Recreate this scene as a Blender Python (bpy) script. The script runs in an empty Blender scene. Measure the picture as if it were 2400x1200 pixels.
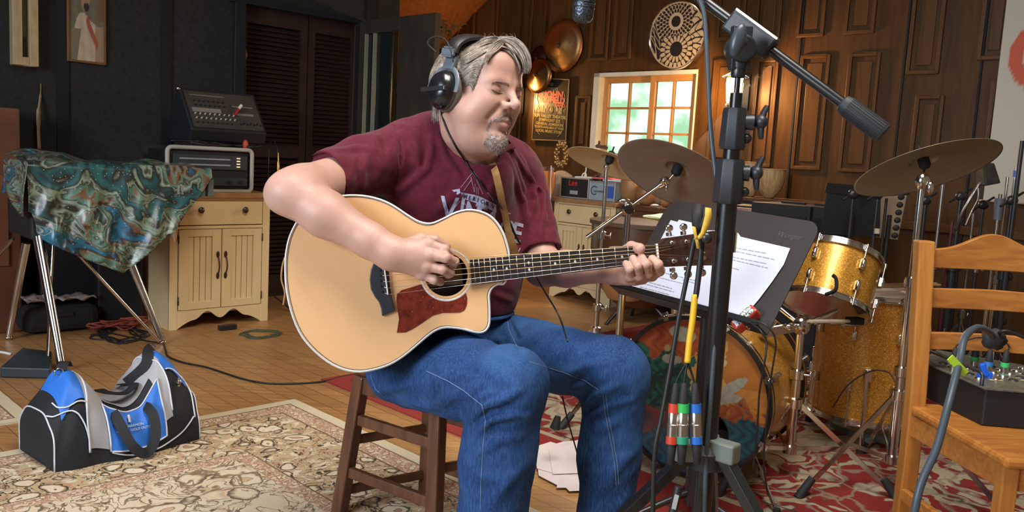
import bpy, bmesh, math, random
import numpy as np
from mathutils import Vector, Matrix
from mathutils.bvhtree import BVHTree
random.seed(7); np.random.seed(7)
C = bpy.context.scene.collection
R = math.radians
# ---------------------------------------------------------------- camera
FPX = 2000.0; CAMZ = 1.05; PITCH = R(6.7); ROLL = R(3.15)
_F = Vector((0, math.cos(PITCH), -math.sin(PITCH)))
_R0 = Vector((1, 0, 0)); _U0 = Vector((0, math.sin(PITCH), math.cos(PITCH)))
_RT = math.cos(ROLL)*_R0 + math.sin(ROLL)*_U0
_UP = math.cos(ROLL)*_U0 - math.sin(ROLL)*_R0
CAM = Vector((0, 0, CAMZ))
cd = bpy.data.cameras.new('camera'); cam = bpy.data.objects.new('camera', cd); C.objects.link(cam)
cd.sensor_width = 36; cd.lens = 36*FPX/2400; cd.clip_start = .05; cd.clip_end = 100
cam.matrix_world = Matrix.Translation(CAM) @ Matrix((_RT, _UP, -_F)).transposed().to_4x4()
bpy.context.scene.camera = cam
# ---------------------------------------------------------------- colour management, world, lights
sc = bpy.context.scene
sc.view_settings.view_transform = 'Standard'; sc.view_settings.look = 'None'
sc.view_settings.gamma = 1; sc.view_settings.use_curve_mapping = False
sc.view_settings.exposure = 0.0
w = bpy.data.worlds.new('outside'); sc.world = w; w.use_nodes = True
nt = w.node_tree; bg = nt.nodes['Background']
tc = nt.nodes.new('ShaderNodeTexCoord'); nz = nt.nodes.new('ShaderNodeTexNoise'); nz.inputs['Scale'].default_value = 26
nz.inputs['Detail'].default_value = 5
cr = nt.nodes.new('ShaderNodeValToRGB'); cr.color_ramp.elements[0].position = .42; cr.color_ramp.elements[1].position = .56
cr.color_ramp.elements[0].color = (.30, .56, .34, 1); cr.color_ramp.elements[1].color = (.80, 1, .84, 1)
nt.links.new(tc.outputs['Generated'], nz.inputs['Vector']); nt.links.new(nz.outputs['Fac'], cr.inputs['Fac'])
nt.links.new(cr.outputs['Color'], bg.inputs['Color']); bg.inputs['Strength'].default_value = 1.5
def area(name, loc, target, sx, sy, power, col, spread=180):
    l = bpy.data.lights.new(name, 'AREA'); l.shape = 'RECTANGLE'; l.size = sx; l.size_y = sy; l.energy = power; l.color = col; l.spread = R(spread)
    o = bpy.data.objects.new(name, l); C.objects.link(o); o.location = loc
    o.rotation_euler = (Vector(target)-Vector(loc)).to_track_quat('-Z', 'Y').to_euler(); return o
# window daylight from left and drum side, plus added rear fill and overhead bounce
area('window_light_left', (-3.3, -1.2, 2.0), (-.2, 2.4, .7), 2.2, 1.7, 128, (.80, .88, 1.0), 130)
area('rear_fill', (1.0, -2.7, 2.1), (.1, 2.4, .6), 2.6, 1.5, 58, (.95, .96, 1.0), 120)  # added soft fill from behind, no window modelled there
area('overhead_bounce', (.4, 1.2, 3.7), (.3, 2.8, 0), 1.6, 1.6, 58, (1.0, .94, .85), 105)  # added lamp for warm ceiling bounce, no opening overhead
area('window_light_drums', (1.3, 6.05, 1.5), (.9, 4.0, .3), .9, .6, 16, (.92, 1.0, .95))
# ---------------------------------------------------------------- pixel geometry helpers
def ray(px, py):
    return ((px-1200)/FPX*_RT - (py-600)/FPX*_UP + _F)
def P(px, py, d): return CAM + ray(px, py)*d
def PL(px, py, p0, n):
    r = ray(px, py); n = Vector(n); return CAM + r*((Vector(p0)-CAM).dot(n)/r.dot(n))
def G(px, py, z=0.0): return PL(px, py, (0, 0, z), (0, 0, 1))
def V(*a): return Vector(a)
# ---------------------------------------------------------------- mesh builder
def frame(n, hint=None):
    n = Vector(n).normalized(); h = Vector(hint) if hint is not None else (V(0, 0, 1) if abs(n.z) < .9 else V(1, 0, 0))
    u = h.cross(n).normalized(); return u, n.cross(u), n
class M:
    def __init__(s): s.v = []; s.f = []
    def add(s, vs, fs):
        b = len(s.v); s.v += [Vector(p) for p in vs]; s.f += [tuple(b+i for i in f) for f in fs]; return s
    def box(s, c, size, ax=None, top=1.0):
        ax = ax or (V(1, 0, 0), V(0, 1, 0), V(0, 0, 1)); vs = []
        for k in (-.5, .5):
            t = top if k > 0 else 1
            for i, j in ((-.5, -.5), (.5, -.5), (.5, .5), (-.5, .5)):
                vs.append(Vector(c)+ax[0]*(i*size[0]*t)+ax[1]*(j*size[1]*t)+ax[2]*(k*size[2]))
        return s.add(vs, [(3, 2, 1, 0), (4, 5, 6, 7), (0, 1, 5, 4), (1, 2, 6, 5), (2, 3, 7, 6), (3, 0, 4, 7)])
    def bar(s, a, b, w, h, hint=None):
        a = Vector(a); b = Vector(b); u, v_, n = frame(b-a, hint); return s.box((a+b)/2, (w, h, (b-a).length), (u, v_, n))
    def cyl(s, a, b, r, r1=None, n=16):
        return s.tube([a, b], [r, r if r1 is None else r1], n)
    def tube(s, pts, r, n=8, closed=False, flat=1.0, hint=None):
        pts = [Vector(p) for p in pts]; m = len(pts)
        if not hasattr(r, '__len__'): r = [r]*m
        b = len(s.v); u = None
        for i, p in enumerate(pts):
            if closed: t = pts[(i+1) % m]-pts[i-1]
            else: t = pts[min(i+1, m-1)]-pts[max(i-1, 0)]
            if t.length < 1e-9: t = V(0, 0, 1)
            t.normalize()
            if u is None: u = frame(t, hint)[0]
            else:
                u = u-t*u.dot(t)
                u = u.normalized() if u.length > 1e-6 else frame(t)[0]
            w_ = t.cross(u)
            for k in range(n):
                a = 2*math.pi*k/n; s.v.append(p+(u*math.cos(a)+w_*math.sin(a)*flat)*r[i])
        for i in range(m if closed else m-1):
            j = (i+1) % m
            for k in range(n):
                l = (k+1) % n; s.f.append((b+i*n+k, b+i*n+l, b+j*n+l, b+j*n+k))
        if not closed:
            s.f.append(tuple(b+k for k in reversed(range(n)))); s.f.append(tuple(b+(m-1)*n+k for k in range(n)))
        return s
    def lathe(s, o, axis, prof, n=32, hint=None, a0=0, a1=2*math.pi):
        u, v_, w_ = frame(axis, hint); o = Vector(o); b = len(s.v); m = len(prof)
        full = abs(a1-a0-2*math.pi) < 1e-6; nn = n if full else n+1
        for r, z in prof:
            for k in range(nn):
                a = a0+(a1-a0)*k/n; s.v.append(o+w_*z+(u*math.cos(a)+v_*math.sin(a))*r)
        for i in range(m-1):
            for k in range(n):
                l = (k+1) % nn; s.f.append((b+i*nn+k, b+i*nn+l, b+(i+1)*nn+l, b+(i+1)*nn+k))
        return s
    def disc(s, o, axis, r, n=32):
        u, v_, w_ = frame(axis); return s.add([Vector(o)+(u*math.cos(2*math.pi*k/n)+v_*math.sin(2*math.pi*k/n))*r for k in range(n)], [tuple(range(n))])
    def prism(s, pts, off):
        n = len(pts); off = Vector(off); pts = [Vector(p) for p in pts]
        return s.add(pts+[p+off for p in pts], [tuple(range(n)), tuple(reversed(range(n, 2*n)))]+[(i, i+n, (i+1) % n+n, (i+1) % n) for i in range(n)])
    def ell(s, c, r, ax=None, nu=20, nv=12, fn=None):
        ax = ax or (V(1, 0, 0), V(0, 1, 0), V(0, 0, 1)); c = Vector(c)
        if not hasattr(r, '__len__'): r = (r, r, r)
        b = len(s.v)
        for i in range(nv+1):
            th = math.pi*i/nv
            for k in range(nu):
                ph = 2*math.pi*k/nu; q = V(math.sin(th)*math.cos(ph), math.sin(th)*math.sin(ph), -math.cos(th))
                m_ = fn(q) if fn else 1
                s.v.append(c+(ax[0]*q.x*r[0]+ax[1]*q.y*r[1]+ax[2]*q.z*r[2])*m_)
        for i in range(nv):
            for k in range(nu):
                l = (k+1) % nu; s.f.append((b+i*nu+k, b+i*nu+l, b+(i+1)*nu+l, b+(i+1)*nu+k))
        return s
    def grid(s, rows):
        b = len(s.v); n = len(rows[0])
        for r_ in rows: s.v += [Vector(p) for p in r_]
        for i in range(len(rows)-1):
            for k in range(n-1): s.f.append((b+i*n+k, b+i*n+k+1, b+(i+1)*n+k+1, b+(i+1)*n+k))
        return s
W = {}
def props(o, label=None, cat=None, group=None, kind=None):
    for k, x in (('label', label), ('category', cat), ('group', group), ('kind', kind)):
        if x: o[k] = x
    return o
def thing(name, label, cat, loc, group=None):
    o = bpy.data.objects.new(name, None); C.objects.link(o); o.location = loc; o.empty_display_size = .05
    W[o.name] = Vector(loc); return props(o, label, cat, group)
def obj(name, m, mt, parent=None, smooth=0, bev=0, label=None, cat=None, group=None, kind=None, solid=0, sub=0, wn=False):
    if isinstance(m, tuple): vs, fs = m
    else: vs, fs = m.v, m.f
    arr = np.array([tuple(p) for p in vs], dtype=float) if not isinstance(vs, np.ndarray) else vs
    if parent is not None: org = W[parent.name]
    else:
        lo = arr.min(0); hi = arr.max(0); org = V((lo[0]+hi[0])/2, (lo[1]+hi[1])/2, lo[2])
    me = bpy.data.meshes.new(name)
    me.from_pydata((arr-np.array(org)).tolist(), [], fs if isinstance(fs, list) else fs.tolist())
    bm = bmesh.new(); bm.from_mesh(me); bmesh.ops.remove_doubles(bm, verts=bm.verts, dist=1e-6)
    if not solid: bmesh.ops.recalc_face_normals(bm, faces=bm.faces)
    bm.to_mesh(me); bm.free()
    me.materials.append(mt)
    if smooth:
        me.shade_smooth()
        if smooth < 179: me.set_sharp_from_angle(angle=R(smooth))
    o = bpy.data.objects.new(name, me); C.objects.link(o)
    W[o.name] = Vector(org)
    if parent is None: o.location = org
    else: o.parent = parent
    if solid:
        md = o.modifiers.new('thick', 'SOLIDIFY'); md.thickness = solid; md.offset = 0
    if sub:
        md = o.modifiers.new('sub', 'SUBSURF'); md.levels = sub; md.render_levels = sub
    if bev:
        md = o.modifiers.new('bevel', 'BEVEL'); md.width = bev; md.segments = 2; md.limit_method = 'ANGLE'; md.angle_limit = R(40)
    return props(o, label, cat, group, kind)
def struct(name, m, mt, **k): return obj(name, m, mt, kind='structure', **k)
def spline(pts, n=8, closed=False):
    pts = [Vector(p) for p in pts]; m = len(pts); out = []
    rng = range(m if closed else m-1)
    for i in rng:
        g = (lambda k: pts[k % m]) if closed else (lambda k: pts[min(max(k, 0), m-1)])
        p0, p1, p2, p3 = g(i-1), g(i), g(i+1), g(i+2)
        for j in range(n):
            t = j/n; out.append(.5*((2*p1)+(p2-p0)*t+(2*p0-5*p1+4*p2-p3)*t*t+(3*p1-p0-3*p2+p3)*t**3))
    if not closed: out.append(pts[-1])
    return out
def copy_tree(o, loc, rotz=None, label=None, scale=None):
    def rec(a, par):
        c = a.copy(); C.objects.link(c); c.parent = par; W[c.name] = W.get(a.name, V(0, 0, 0))
        for ch in a.children: rec(ch, c)
        return c
    r = rec(o, None); r.location = loc
    if rotz is not None: r.rotation_euler = (0, 0, rotz)
    if scale: r.scale = (scale,)*3
    if label: r['label'] = label
    return r
# ---------------------------------------------------------------- text
def text_mesh(txt, size, shear=0, bold=0, res=3):
    cu = bpy.data.curves.new('t', 'FONT'); cu.body = txt; cu.size = size; cu.align_x = 'CENTER'; cu.align_y = 'CENTER'
    cu.resolution_u = res; cu.offset = bold; cu.shear = shear; cu.fill_mode = 'FRONT'
    o = bpy.data.objects.new('t', cu); C.objects.link(o); bpy.context.view_layer.update()
    me = bpy.data.meshes.new_from_object(o.evaluated_get(bpy.context.evaluated_depsgraph_get()))
    vs = [v.co.copy() for v in me.vertices]; fs = [tuple(p.vertices) for p in me.polygons]
    bpy.data.objects.remove(o); bpy.data.curves.remove(cu); bpy.data.meshes.remove(me)
    return vs, fs
def put_text(m, txt, size, o, u, v_, lift=0.0, **k):
    vs, fs = text_mesh(txt, size, **k); u = Vector(u).normalized(); v_ = Vector(v_).normalized(); n = u.cross(v_)
    return m.add([Vector(o)+u*p.x+v_*p.y+n*lift for p in vs], fs)
# ---------------------------------------------------------------- materials
MT = {}
def nodes(mt): return mt.node_tree.nodes, mt.node_tree.links
def newmat(name):
    mt = bpy.data.materials.new(name); mt.use_nodes = True; MT[name] = mt
    return mt, mt.node_tree.nodes, mt.node_tree.links, mt.node_tree.nodes['Principled BSDF']
def coord(N, L, stretch=(1, 1, 1), rot=0, world=False):
    mp = N.new('ShaderNodeMapping'); mp.inputs['Scale'].default_value = stretch; mp.inputs['Rotation'].default_value = (0, 0, rot)
    if world: g = N.new('ShaderNodeNewGeometry'); L.new(g.outputs['Position'], mp.inputs['Vector'])
    else: g = N.new('ShaderNodeTexCoord'); L.new(g.outputs['Object'], mp.inputs['Vector'])
    return mp.outputs['Vector']
def noise(N, L, vec, scale, detail=3, rough=.5, dist=0):
    n = N.new('ShaderNodeTexNoise'); n.inputs['Scale'].default_value = scale; n.inputs['Detail'].default_value = detail
    n.inputs['Roughness'].default_value = rough; n.inputs['Distortion'].default_value = dist; L.new(vec, n.inputs['Vector']); return n.outputs['Fac']
def ramp(N, L, fac, stops, const=False):
    r = N.new('ShaderNodeValToRGB'); e = r.color_ramp.elements
    if const: r.color_ramp.interpolation = 'CONSTANT'
    while len(e) < len(stops): e.new(.5)
    for i, (p, c) in enumerate(stops): e[i].position = p; e[i].color = (*c, 1)
    L.new(fac, r.inputs['Fac']); return r.outputs['Color']
def mixc(N, L, fac, a, b, mode='MIX'):
    m = N.new('ShaderNodeMix'); m.data_type = 'RGBA'; m.blend_type = mode
    for s, x in ((0, fac), (6, a), (7, b)):
        if isinstance(x, (int, float)): m.inputs[s].default_value = x
        elif isinstance(x, tuple): m.inputs[s].default_value = (*x, 1)
        else: L.new(x, m.inputs[s])
    return m.outputs[2]
def math_(N, L, op, a, b=0.0):
    m = N.new('ShaderNodeMath'); m.operation = op
    for s, x in ((0, a), (1, b)):
        if isinstance(x, (int, float)): m.inputs[s].default_value = x
        else: L.new(x, m.inputs[s])
    return m.outputs[0]
def bump(N, L, b, h, strength=.3, dist=.01):
    n = N.new('ShaderNodeBump'); n.inputs['Strength'].default_value = strength; n.inputs['Distance'].default_value = dist
    L.new(h, n.inputs['Height']); L.new(n.outputs['Normal'], b.inputs['Normal'])
def mat(name, c1, rough=.5, metal=0, c2=None, scale=6, stretch=(1, 1, 1), rot=0, bmp=0, detail=4, lo=.35, hi=.65, dist=0, spec=None, sheen=0, coat=0, bscale=None):
    mt, N, L, b = newmat(name); b.inputs['Roughness'].default_value = rough; b.inputs['Metallic'].default_value = metal
    if spec is not None: b.inputs['Specular IOR Level'].default_value = spec
    if sheen: b.inputs['Sheen Weight'].default_value = sheen
    if coat: b.inputs['Coat Weight'].default_value = coat; b.inputs['Coat Roughness'].default_value = .12
    c2 = c2 or tuple(x*.86 for x in c1)
    v = coord(N, L, stretch, rot); f = noise(N, L, v, scale, detail, dist=dist)
    L.new(ramp(N, L, f, [(lo, c1), (hi, c2)]), b.inputs['Base Color'])
    if bmp: bump(N, L, b, noise(N, L, v, bscale or scale*3, 4), bmp)
    return mt
def emis(name, col, s):
    mt, N, L, b = newmat(name); b.inputs['Base Color'].default_value = (*col, 1); b.inputs['Emission Color'].default_value = (*col, 1); b.inputs['Emission Strength'].default_value = s; return mt
def lin(r, g, b):
    f = lambda c: (c/255/12.92 if c/255 <= .04045 else ((c/255+.055)/1.055)**2.4); return (f(r), f(g), f(b))
chrome = mat('chrome', (.75, .74, .72), .16, 1, (.6, .6, .6))
steel = mat('steel', (.42, .42, .42), .32, 1)
black = mat('black_plastic', (.012, .012, .014), .45, c2=(.018, .018, .02))
blackm = mat('black_painted_metal', (.016, .017, .019), .35, c2=(.02, .02, .022), spec=.6)
rubber = mat('rubber', (.015, .015, .016), .7)
cable = mat('black_cable', (.012, .012, .013), .5)
brass = mat('brass', (.62, .40, .13), .28, 1, (.45, .28, .1))
white = mat('white_paint', (.75, .75, .72), .5)
# ================================================================ ROOM
UD = V(.70711, .70711, 0); VD = V(.70711, -.70711, 0); Z = V(0, 0, 1)
GO = V(-1.147, 6.2, 0); BO = V(.075, 7.425, 0)
def GW(s, z, off=0): return GO+UD*s+VD*off+Z*z
def BW(t, z, off=0): return BO+VD*t-UD*off+Z*z
def gs(px, py): p = PL(px, py, GO, VD); return (p-GO).dot(UD), p.z
def bt(px, py): p = PL(px, py, BO, UD); return (p-BO).dot(VD), p.z
def floor_mat():
    mt, N, L, b = newmat('wood_floor'); v = coord(N, L, (1, 1, 1), R(45), True)
    br = N.new('ShaderNodeTexBrick'); L.new(v, br.inputs['Vector']); br.inputs['Scale'].default_value = 1
    br.inputs['Brick Width'].default_value = 2.2; br.inputs['Row Height'].default_value = .075; br.inputs['Mortar Size'].default_value = .0016
    br.inputs['Color1'].default_value = (.46, .235, .080, 1); br.inputs['Color2'].default_value = (.60, .33, .12, 1); br.inputs['Mortar'].default_value = (.03, .014, .006, 1)
    br.inputs['Bias'].default_value = -.2
    v2 = coord(N, L, (1.5, 30, 8), R(45), True); f = noise(N, L, v2, 2.2, 5, .6)
    c = mixc(N, L, ramp(N, L, f, [(.3, (0, 0, 0)), (.75, (1, 1, 1))]), br.outputs['Color'], (.24, .11, .045))
    v3 = coord(N, L, (1, 1, 1), 0, True); st = noise(N, L, v3, 1.3, 4)
    c = mixc(N, L, ramp(N, L, st, [(.45, (0, 0, 0)), (.7, (.55, .55, .55))]), c, (.52, .30, .13))
    L.new(c, b.inputs['Base Color']); b.inputs['Roughness'].default_value = .38
    bump(N, L, b, br.outputs['Fac'], -.25, .002); return mt
m = M().box((0, 3, -.05), (16, 16, .1)); struct('floor', m, floor_mat())
grey = mat('dark_fabric_wall', (.014, .016, .016), .9, c2=(.024, .026, .024), scale=40, bmp=.25, bscale=300)
greyd = mat('black_batten', (.006, .008, .011), .8)
H = 4.2
sd0, sd1 = gs(568, 300)[0], 0.0
zd = gs(700, 32)[1]
m = M(); ax = (UD, VD, Z)
def gbox(m, s0, s1, z0, z1, o0, o1): m.box(GW((s0+s1)/2, (z0+z1)/2, (o0+o1)/2), (s1-s0, o1-o0, z1-z0), ax)
gbox(m, -9, sd0, 0, H, -.12, 0); gbox(m, sd0, sd1+.02, zd, H, -.12, 0)
se = gs(936, 30)[0]; gbox(m, sd1+.02, se, 0, H, -.12, 0)
struct('wall_left', m, grey)
for k, px in enumerate((146, 389, -90, -260, -500)):
    s = gs(px, 200)[0]; m = M(); gbox(m, s-.03, s+.03, 0, H, 0, .012); struct('trim_%d' % (k+1), m, greyd)
m = M(); gbox(m, sd0-.075, sd0, 0, zd+.02, -.1, .03); struct('trim_6', m, mat('door_casing', (.010, .014, .019), .6), bev=.005)
m = M(); gbox(m, sd0-.1, sd1, zd, zd+.035, -.1, .035); struct('trim_7', m, MT['door_casing'])
s = gs(870, 20)[0]; m = M(); gbox(m, s-.05, s+.03, zd, H, 0, .02); struct('trim_8', m, greyd)
m = M(); gbox(m, sd0-.1, .1, 0, zd+.1, -.30, -.25); struct('wall_backing', m, greyd)  # dark backing added behind the louvres to block leaking outside light
# louvred doors set in the opening
louv = mat('dark_louver_wood', (.030, .012, .008), .6, c2=(.045, .018, .011), scale=8, stretch=(1, 1, 6))
sm = gs(730, 200)[0]
for k, (a, b_) in enumerate(((sd0, sm-.004), (sm+.004, sd1))):
    m = M(); o0 = -.09
    gbox(m, a, a+.05, 0, zd, o0, o0+.035); gbox(m, b_-.05, b_, 0, zd, o0, o0+.035)
    for z0, z1 in ((0, .15), (.95, 1.03), (zd-.1, zd)): gbox(m, a+.05, b_-.05, z0, z1, o0, o0+.035)
    d = struct('door_%d' % (k+1), m, louv)
    m = M(); z = .17
    while z < zd-.11:
        if not .93 < z < 1.04:
            t = R(35); a2 = (UD, VD*math.cos(t)-Z*math.sin(t), Z*math.cos(t)+VD*math.sin(t))
            m.box(GW((a+b_)/2, z, o0+.018), (b_-a-.1, .036, .008), a2)
        z += .03
    obj('louver_slats', m, louv, d)
    if k == 0:
        p = GW(gs(577, 126)[0]+.02, gs(577, 126)[1], o0+.036)
        m = M().ell(p, (.018, .008, .038), ax); obj('door_pull', m, brass, d, 180)
# open glazed door leaf
leafm = mat('open_door_paint', (.040, .030, .017), .7, c2=(.026, .020, .012), scale=10, stretch=(1, 1, .3))
def LF(a, z, o): return GO+VD*a-UD*o+Z*z
lw = .80; zt = 1.97
def lfbox(m, a0, a1, z0, z1, o0, o1): m.box(LF((a0+a1)/2, (z0+z1)/2, (o0+o1)/2), (a1-a0, o1-o0, z1-z0), (VD, -UD, Z))
def lfa(px, py): p = PL(px, py, GO, UD); return (p-GO).dot(VD), p.z
g0, gz = lfa(872, 82); g1 = lfa(948, 78)[0]; lw = lfa(1031, 100)[0]; zt = lfa(950, 42)[1]
m = M(); lfbox(m, .02, g0, .01, zt, 0, .045); lfbox(m, g1, lw, .01, zt, 0, .045); lfbox(m, g0, g1, gz, zt, 0, .045); lfbox(m, g0, g1, .01, .35, 0, .045)
dl = struct('door_3', m, leafm, bev=.003)
m = M()
for a in (g0, g0+.10): lfbox(m, a-.006, a+.006, .35, gz, .03, .056)
obj('glazing_bead', m, mat('bead_alu', (.30, .30, .22), .4), dl)
m = M(); lfbox(m, g0+.012, g0+.09, .35, gz, .01, .03); lfbox(m, g0+.108, g1-.10, .35, gz, .01, .03); obj('glazing_panel', m, mat('glazing_dark', (.012, .018, .017), .2), dl)
m = M(); lfbox(m, g0, g1, .35, gz, .018, .024)
gm, N, L, b = newmat('door_glass'); b.inputs['Base Color'].default_value = (.8, .9, .85, 1); b.inputs['Transmission Weight'].default_value = 1; b.inputs['Roughness'].default_value = .02; b.inputs['IOR'].default_value = 1.1
obj('glass_pane', m, gm, dl)
m = M(); lfbox(m, 0, .03, 0, zt+.02, -.01, .055); struct('trim_9', m, greyd)
# ---------------- brown panelled wall with window
def woodm(name, c1, c2, rot=0, st=(10, 10, 1.2), rough=.35, sc_=2.5, bmp=.08, lo=.3, hi=.7, dist=.6):
    return mat(name, c1, rough, 0, c2, sc_, st, rot, bmp, 5, lo, hi, dist)
pan = woodm('dark_oak_panelling', (.056, .025, .0066), (.095, .043, .0115), rough=.5)
pan2 = woodm('dark_oak_moulding', (.075, .035, .011), (.115, .054, .017), rough=.42)
for q in (pan, pan2): q.node_tree.nodes['Principled BSDF'].inputs['Specular IOR Level'].default_value = .22
wt0, wz1 = bt(1395, 172); wt1 = bt(1637, 166)[0]; wz0 = bt(1500, 385)[1]
bx = (VD, -UD, Z)
def bbox(m, t0, t1, z0, z1, o0, o1): m.box(BW((t0+t1)/2, (z0+z1)/2, (o0+o1)/2), (t1-t0, o1-o0, z1-z0), bx)
m = M(); bbox(m, -3, wt0, 0, H, -.15, 0); bbox(m, wt1, 6, 0, H, -.15, 0); bbox(m, wt0, wt1, wz1, H, -.15, 0); bbox(m, wt0, wt1, 0, wz0, -.15, 0)
struct('wall_right', m, pan)
nt_ = [10]
def trimn(m, mt, **k):
    nt_[0] += 1; return struct('trim_%d' % nt_[0], m, mt, **k)
def panel(x0, x1, yt, yb, inner=True):
    t0, z1 = bt(x0, yt); t1 = bt(x1, yt)[0]; z0 = bt(x0, yb)[1]; m = M(); w_ = .022
    for a, b_, c, d in ((t0, t0+w_, z0, z1), (t1-w_, t1, z0, z1), (t0+w_, t1-w_, z1-w_, z1), (t0+w_, t1-w_, z0, z0+w_)): bbox(m, a, b_, c, d, 0, .018)
    if inner: bbox(m, t0+.05, t1-.05, z0+.05, z1-.05, 0, .008)
    trimn(m, pan2, bev=.005)
for a in ((1676, 1742, 141, 386), (1776, 1829, 139, 391), (1879, 1949, 131, 397), (1992, 2067, 126, 403), (2148, 2216, 224, 400), (2326, 2392, 190, 420),
          (1889, 1954, -150, 87), (2001, 2073, -150, 80), (2155, 2234, -120, 174), (2320, 2395, -120, 140), (1700, 1765, -150, 95), (1790, 1850, -150, 92),
          (1400, 1445, -160, 142), (1455, 1500, -160, 140), (1352, 1386, 225, 352), (1196, 1228, 190, 372), (1120, 1180, -160, 150), (1230, 1262, -160, 156), (1290, 1370, -160, 152)):
    panel(*a)
for px in (1868, 2115, 2296):   # seams between reused door panels
    t = bt(px, 200)[0]; m = M(); bbox(m, t-.006, t+.006, 0, H, 0, .012); trimn(m, greyd)
for y0, y1 in ((161, 146),):
    t0, z0 = bt(1395, y0); m = M(); bbox(m, -2.5, 5.5, z0+.02, z0+.06, 0, .014); 
m = M(); bbox(m, -3, 6, .74, .79, 0, .02); trimn(m, pan2, bev=.004)
# window
wf = mat('white_window_frame', (.72, .74, .66), .45); ws = woodm('pine_sash', (.52, .24, .07), (.62, .31, .10), st=(6, 6, 1), rough=.4)
m = M(); w_ = .055
bbox(m, wt0, wt0+w_, wz0, wz1, -.14, .012); bbox(m, wt1-.012, wt1, wz0, wz1, -.14, .005); bbox(m, wt0, wt1, wz1-.03, wz1, -.14, .012); bbox(m, wt0, wt1, wz0, wz0+.03, -.14, .02)
wn = struct('window_1', m, wf, bev=.003)
tm = (bt(1518, 250)[0]+bt(1521, 250)[0])/2
glass, N, L, b = newmat('window_glass'); b.inputs['Base Color'].default_value = (1, 1, 1, 1); b.inputs['Transmission Weight'].default_value = 1; b.inputs['Roughness'].default_value = 0; b.inputs['IOR'].default_value = 1.02
for k, (a, c, o) in enumerate(((wt0+w_, tm+.012, -.09), (tm-.012, wt1-.012, -.055))):
    m = M(); f = .045; zb, zt2 = wz0+.03, wz1-.03
    bbox(m, a, a+f, zb, zt2, o, o+.035); bbox(m, c-f, c, zb, zt2, o, o+.035); bbox(m, a+f, c-f, zt2-f, zt2, o, o+.035); bbox(m, a+f, c-f, zb, zb+f, o, o+.035)
    sh = obj('window_sash', m, ws, wn, bev=.003)
    m = M(); bbox(m, (a+c)/2-.008, (a+c)/2+.008, zb+f, zt2-f, o+.005, o+.03)
    hh = zt2-f-bt(1480, 252)[1]
    z = zt2-f-hh
    while z > zb+f: bbox(m, a+f, c-f, z-.008, z+.008, o+.005, o+.03); z -= hh
    obj('muntin_bars', m, ws, sh)
    m = M(); bbox(m, a+f, c-f, zb+f, zt2-f, o+.014, o+.018); obj('glass_pane', m, glass, sh)
# ceiling: sloping boards; far left part is what shows over the partition
cw = woodm('fir_ceiling_boards', (.22, .085, .030), (.14, .050, .017), rot=R(45), st=(14, 1, 14), rough=.45)
def roof_z(p): return 2.44+((p-BW(-.55, 0)).dot(VD))*.62
m = M()
pts = []
for t, s in ((-2.9, -11), (-2.9, .1), (3.2, .1), (3.2, -11)):
    p = BO+VD*t+UD*s; p.z = roof_z(p); pts.append(p)
m.prism(pts, (0, 0, .1)); struct('ceiling', m, cw)
pts = []
m = M()
for t, s in ((3.2, .1), (9, .1), (9, -11), (3.2, -11)):
    p = BO+VD*t+UD*s; p.z = roof_z(BO+VD*3.2)-(t-3.2)*.5; pts.append(p)
m.prism(pts, (0, 0, .1)); struct('ceiling_right', m, cw)
# rear walls behind the camera (solid, no openings; the lamps hang in front of them)
plast = mat('warm_plaster', (.55, .45, .34), .8)
m = M(); m.box(BO-UD*11+VD*2+Z*2.5, (14, .1, 5), bx); struct('wall_rear', m, plast)
m = M(); m.box(BO+VD*6.6-UD*5+Z*2.5, (.1, 12, 5), bx); struct('wall_side', m, plast)
# ================================================================ SIGNED-DISTANCE SCULPTING
def A3(p): return np.array(tuple(p), dtype=np.float32)
def s_sph(p, c, r): return np.linalg.norm(p-A3(c), axis=1)-r
def s_ell(p, c, r, ax=None):
    q = p-A3(c); r = np.array(r, dtype=np.float32)
    if ax is not None: q = q @ np.array([tuple(a) for a in ax], dtype=np.float32).T
    k0 = np.linalg.norm(q/r, axis=1); k1 = np.linalg.norm(q/(r*r), axis=1)+1e-9
    return k0*(k0-1)/k1
def s_cone(p, a, b, ra, rb, sq=None):
    a = A3(a); b = A3(b); pa = p-a; ba = b-a; h = np.clip(pa@ba/(ba@ba), 0, 1)
    q = pa-h[:, None]*ba
    if sq is not None:   # squash along axis sq by factor
        n = A3(sq[0]); n = n/np.linalg.norm(n); q = q+(q@n)[:, None]*n*(1/sq[1]-1)
    return np.linalg.norm(q, axis=1)-(ra+(rb-ra)*h)
def s_box(p, c, hsz, ax, r=0.0):
    q = np.abs((p-A3(c)) @ np.array([tuple(a) for a in ax], dtype=np.float32).T)-(np.array(hsz, dtype=np.float32)-r)
    return np.linalg.norm(np.maximum(q, 0), axis=1)+np.minimum(q.max(1), 0)-r
def U(a, b, k=0.0):
    if k <= 0: return np.minimum(a, b)
    h = np.maximum(k-np.abs(a-b), 0)/k; return np.minimum(a, b)-h*h*k*.25
def S(a, b, k=0.0): return -U(-a, b, k)
def s_plane(p, o, n): n = A3(n); return (p-A3(o))@(n/np.linalg.norm(n))
def sn(p, s, seed=0):   # cheap smooth noise in about -1..1
    rs = np.random.RandomState(seed); o = np.zeros(len(p), np.float32)
    for k in range(5):
        d = rs.normal(size=3).astype(np.float32); d /= np.linalg.norm(d); o += np.sin(p@d*s*(1+.5*k)+rs.rand()*6.28)/(1+.4*k)
    return o/2.6
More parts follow.
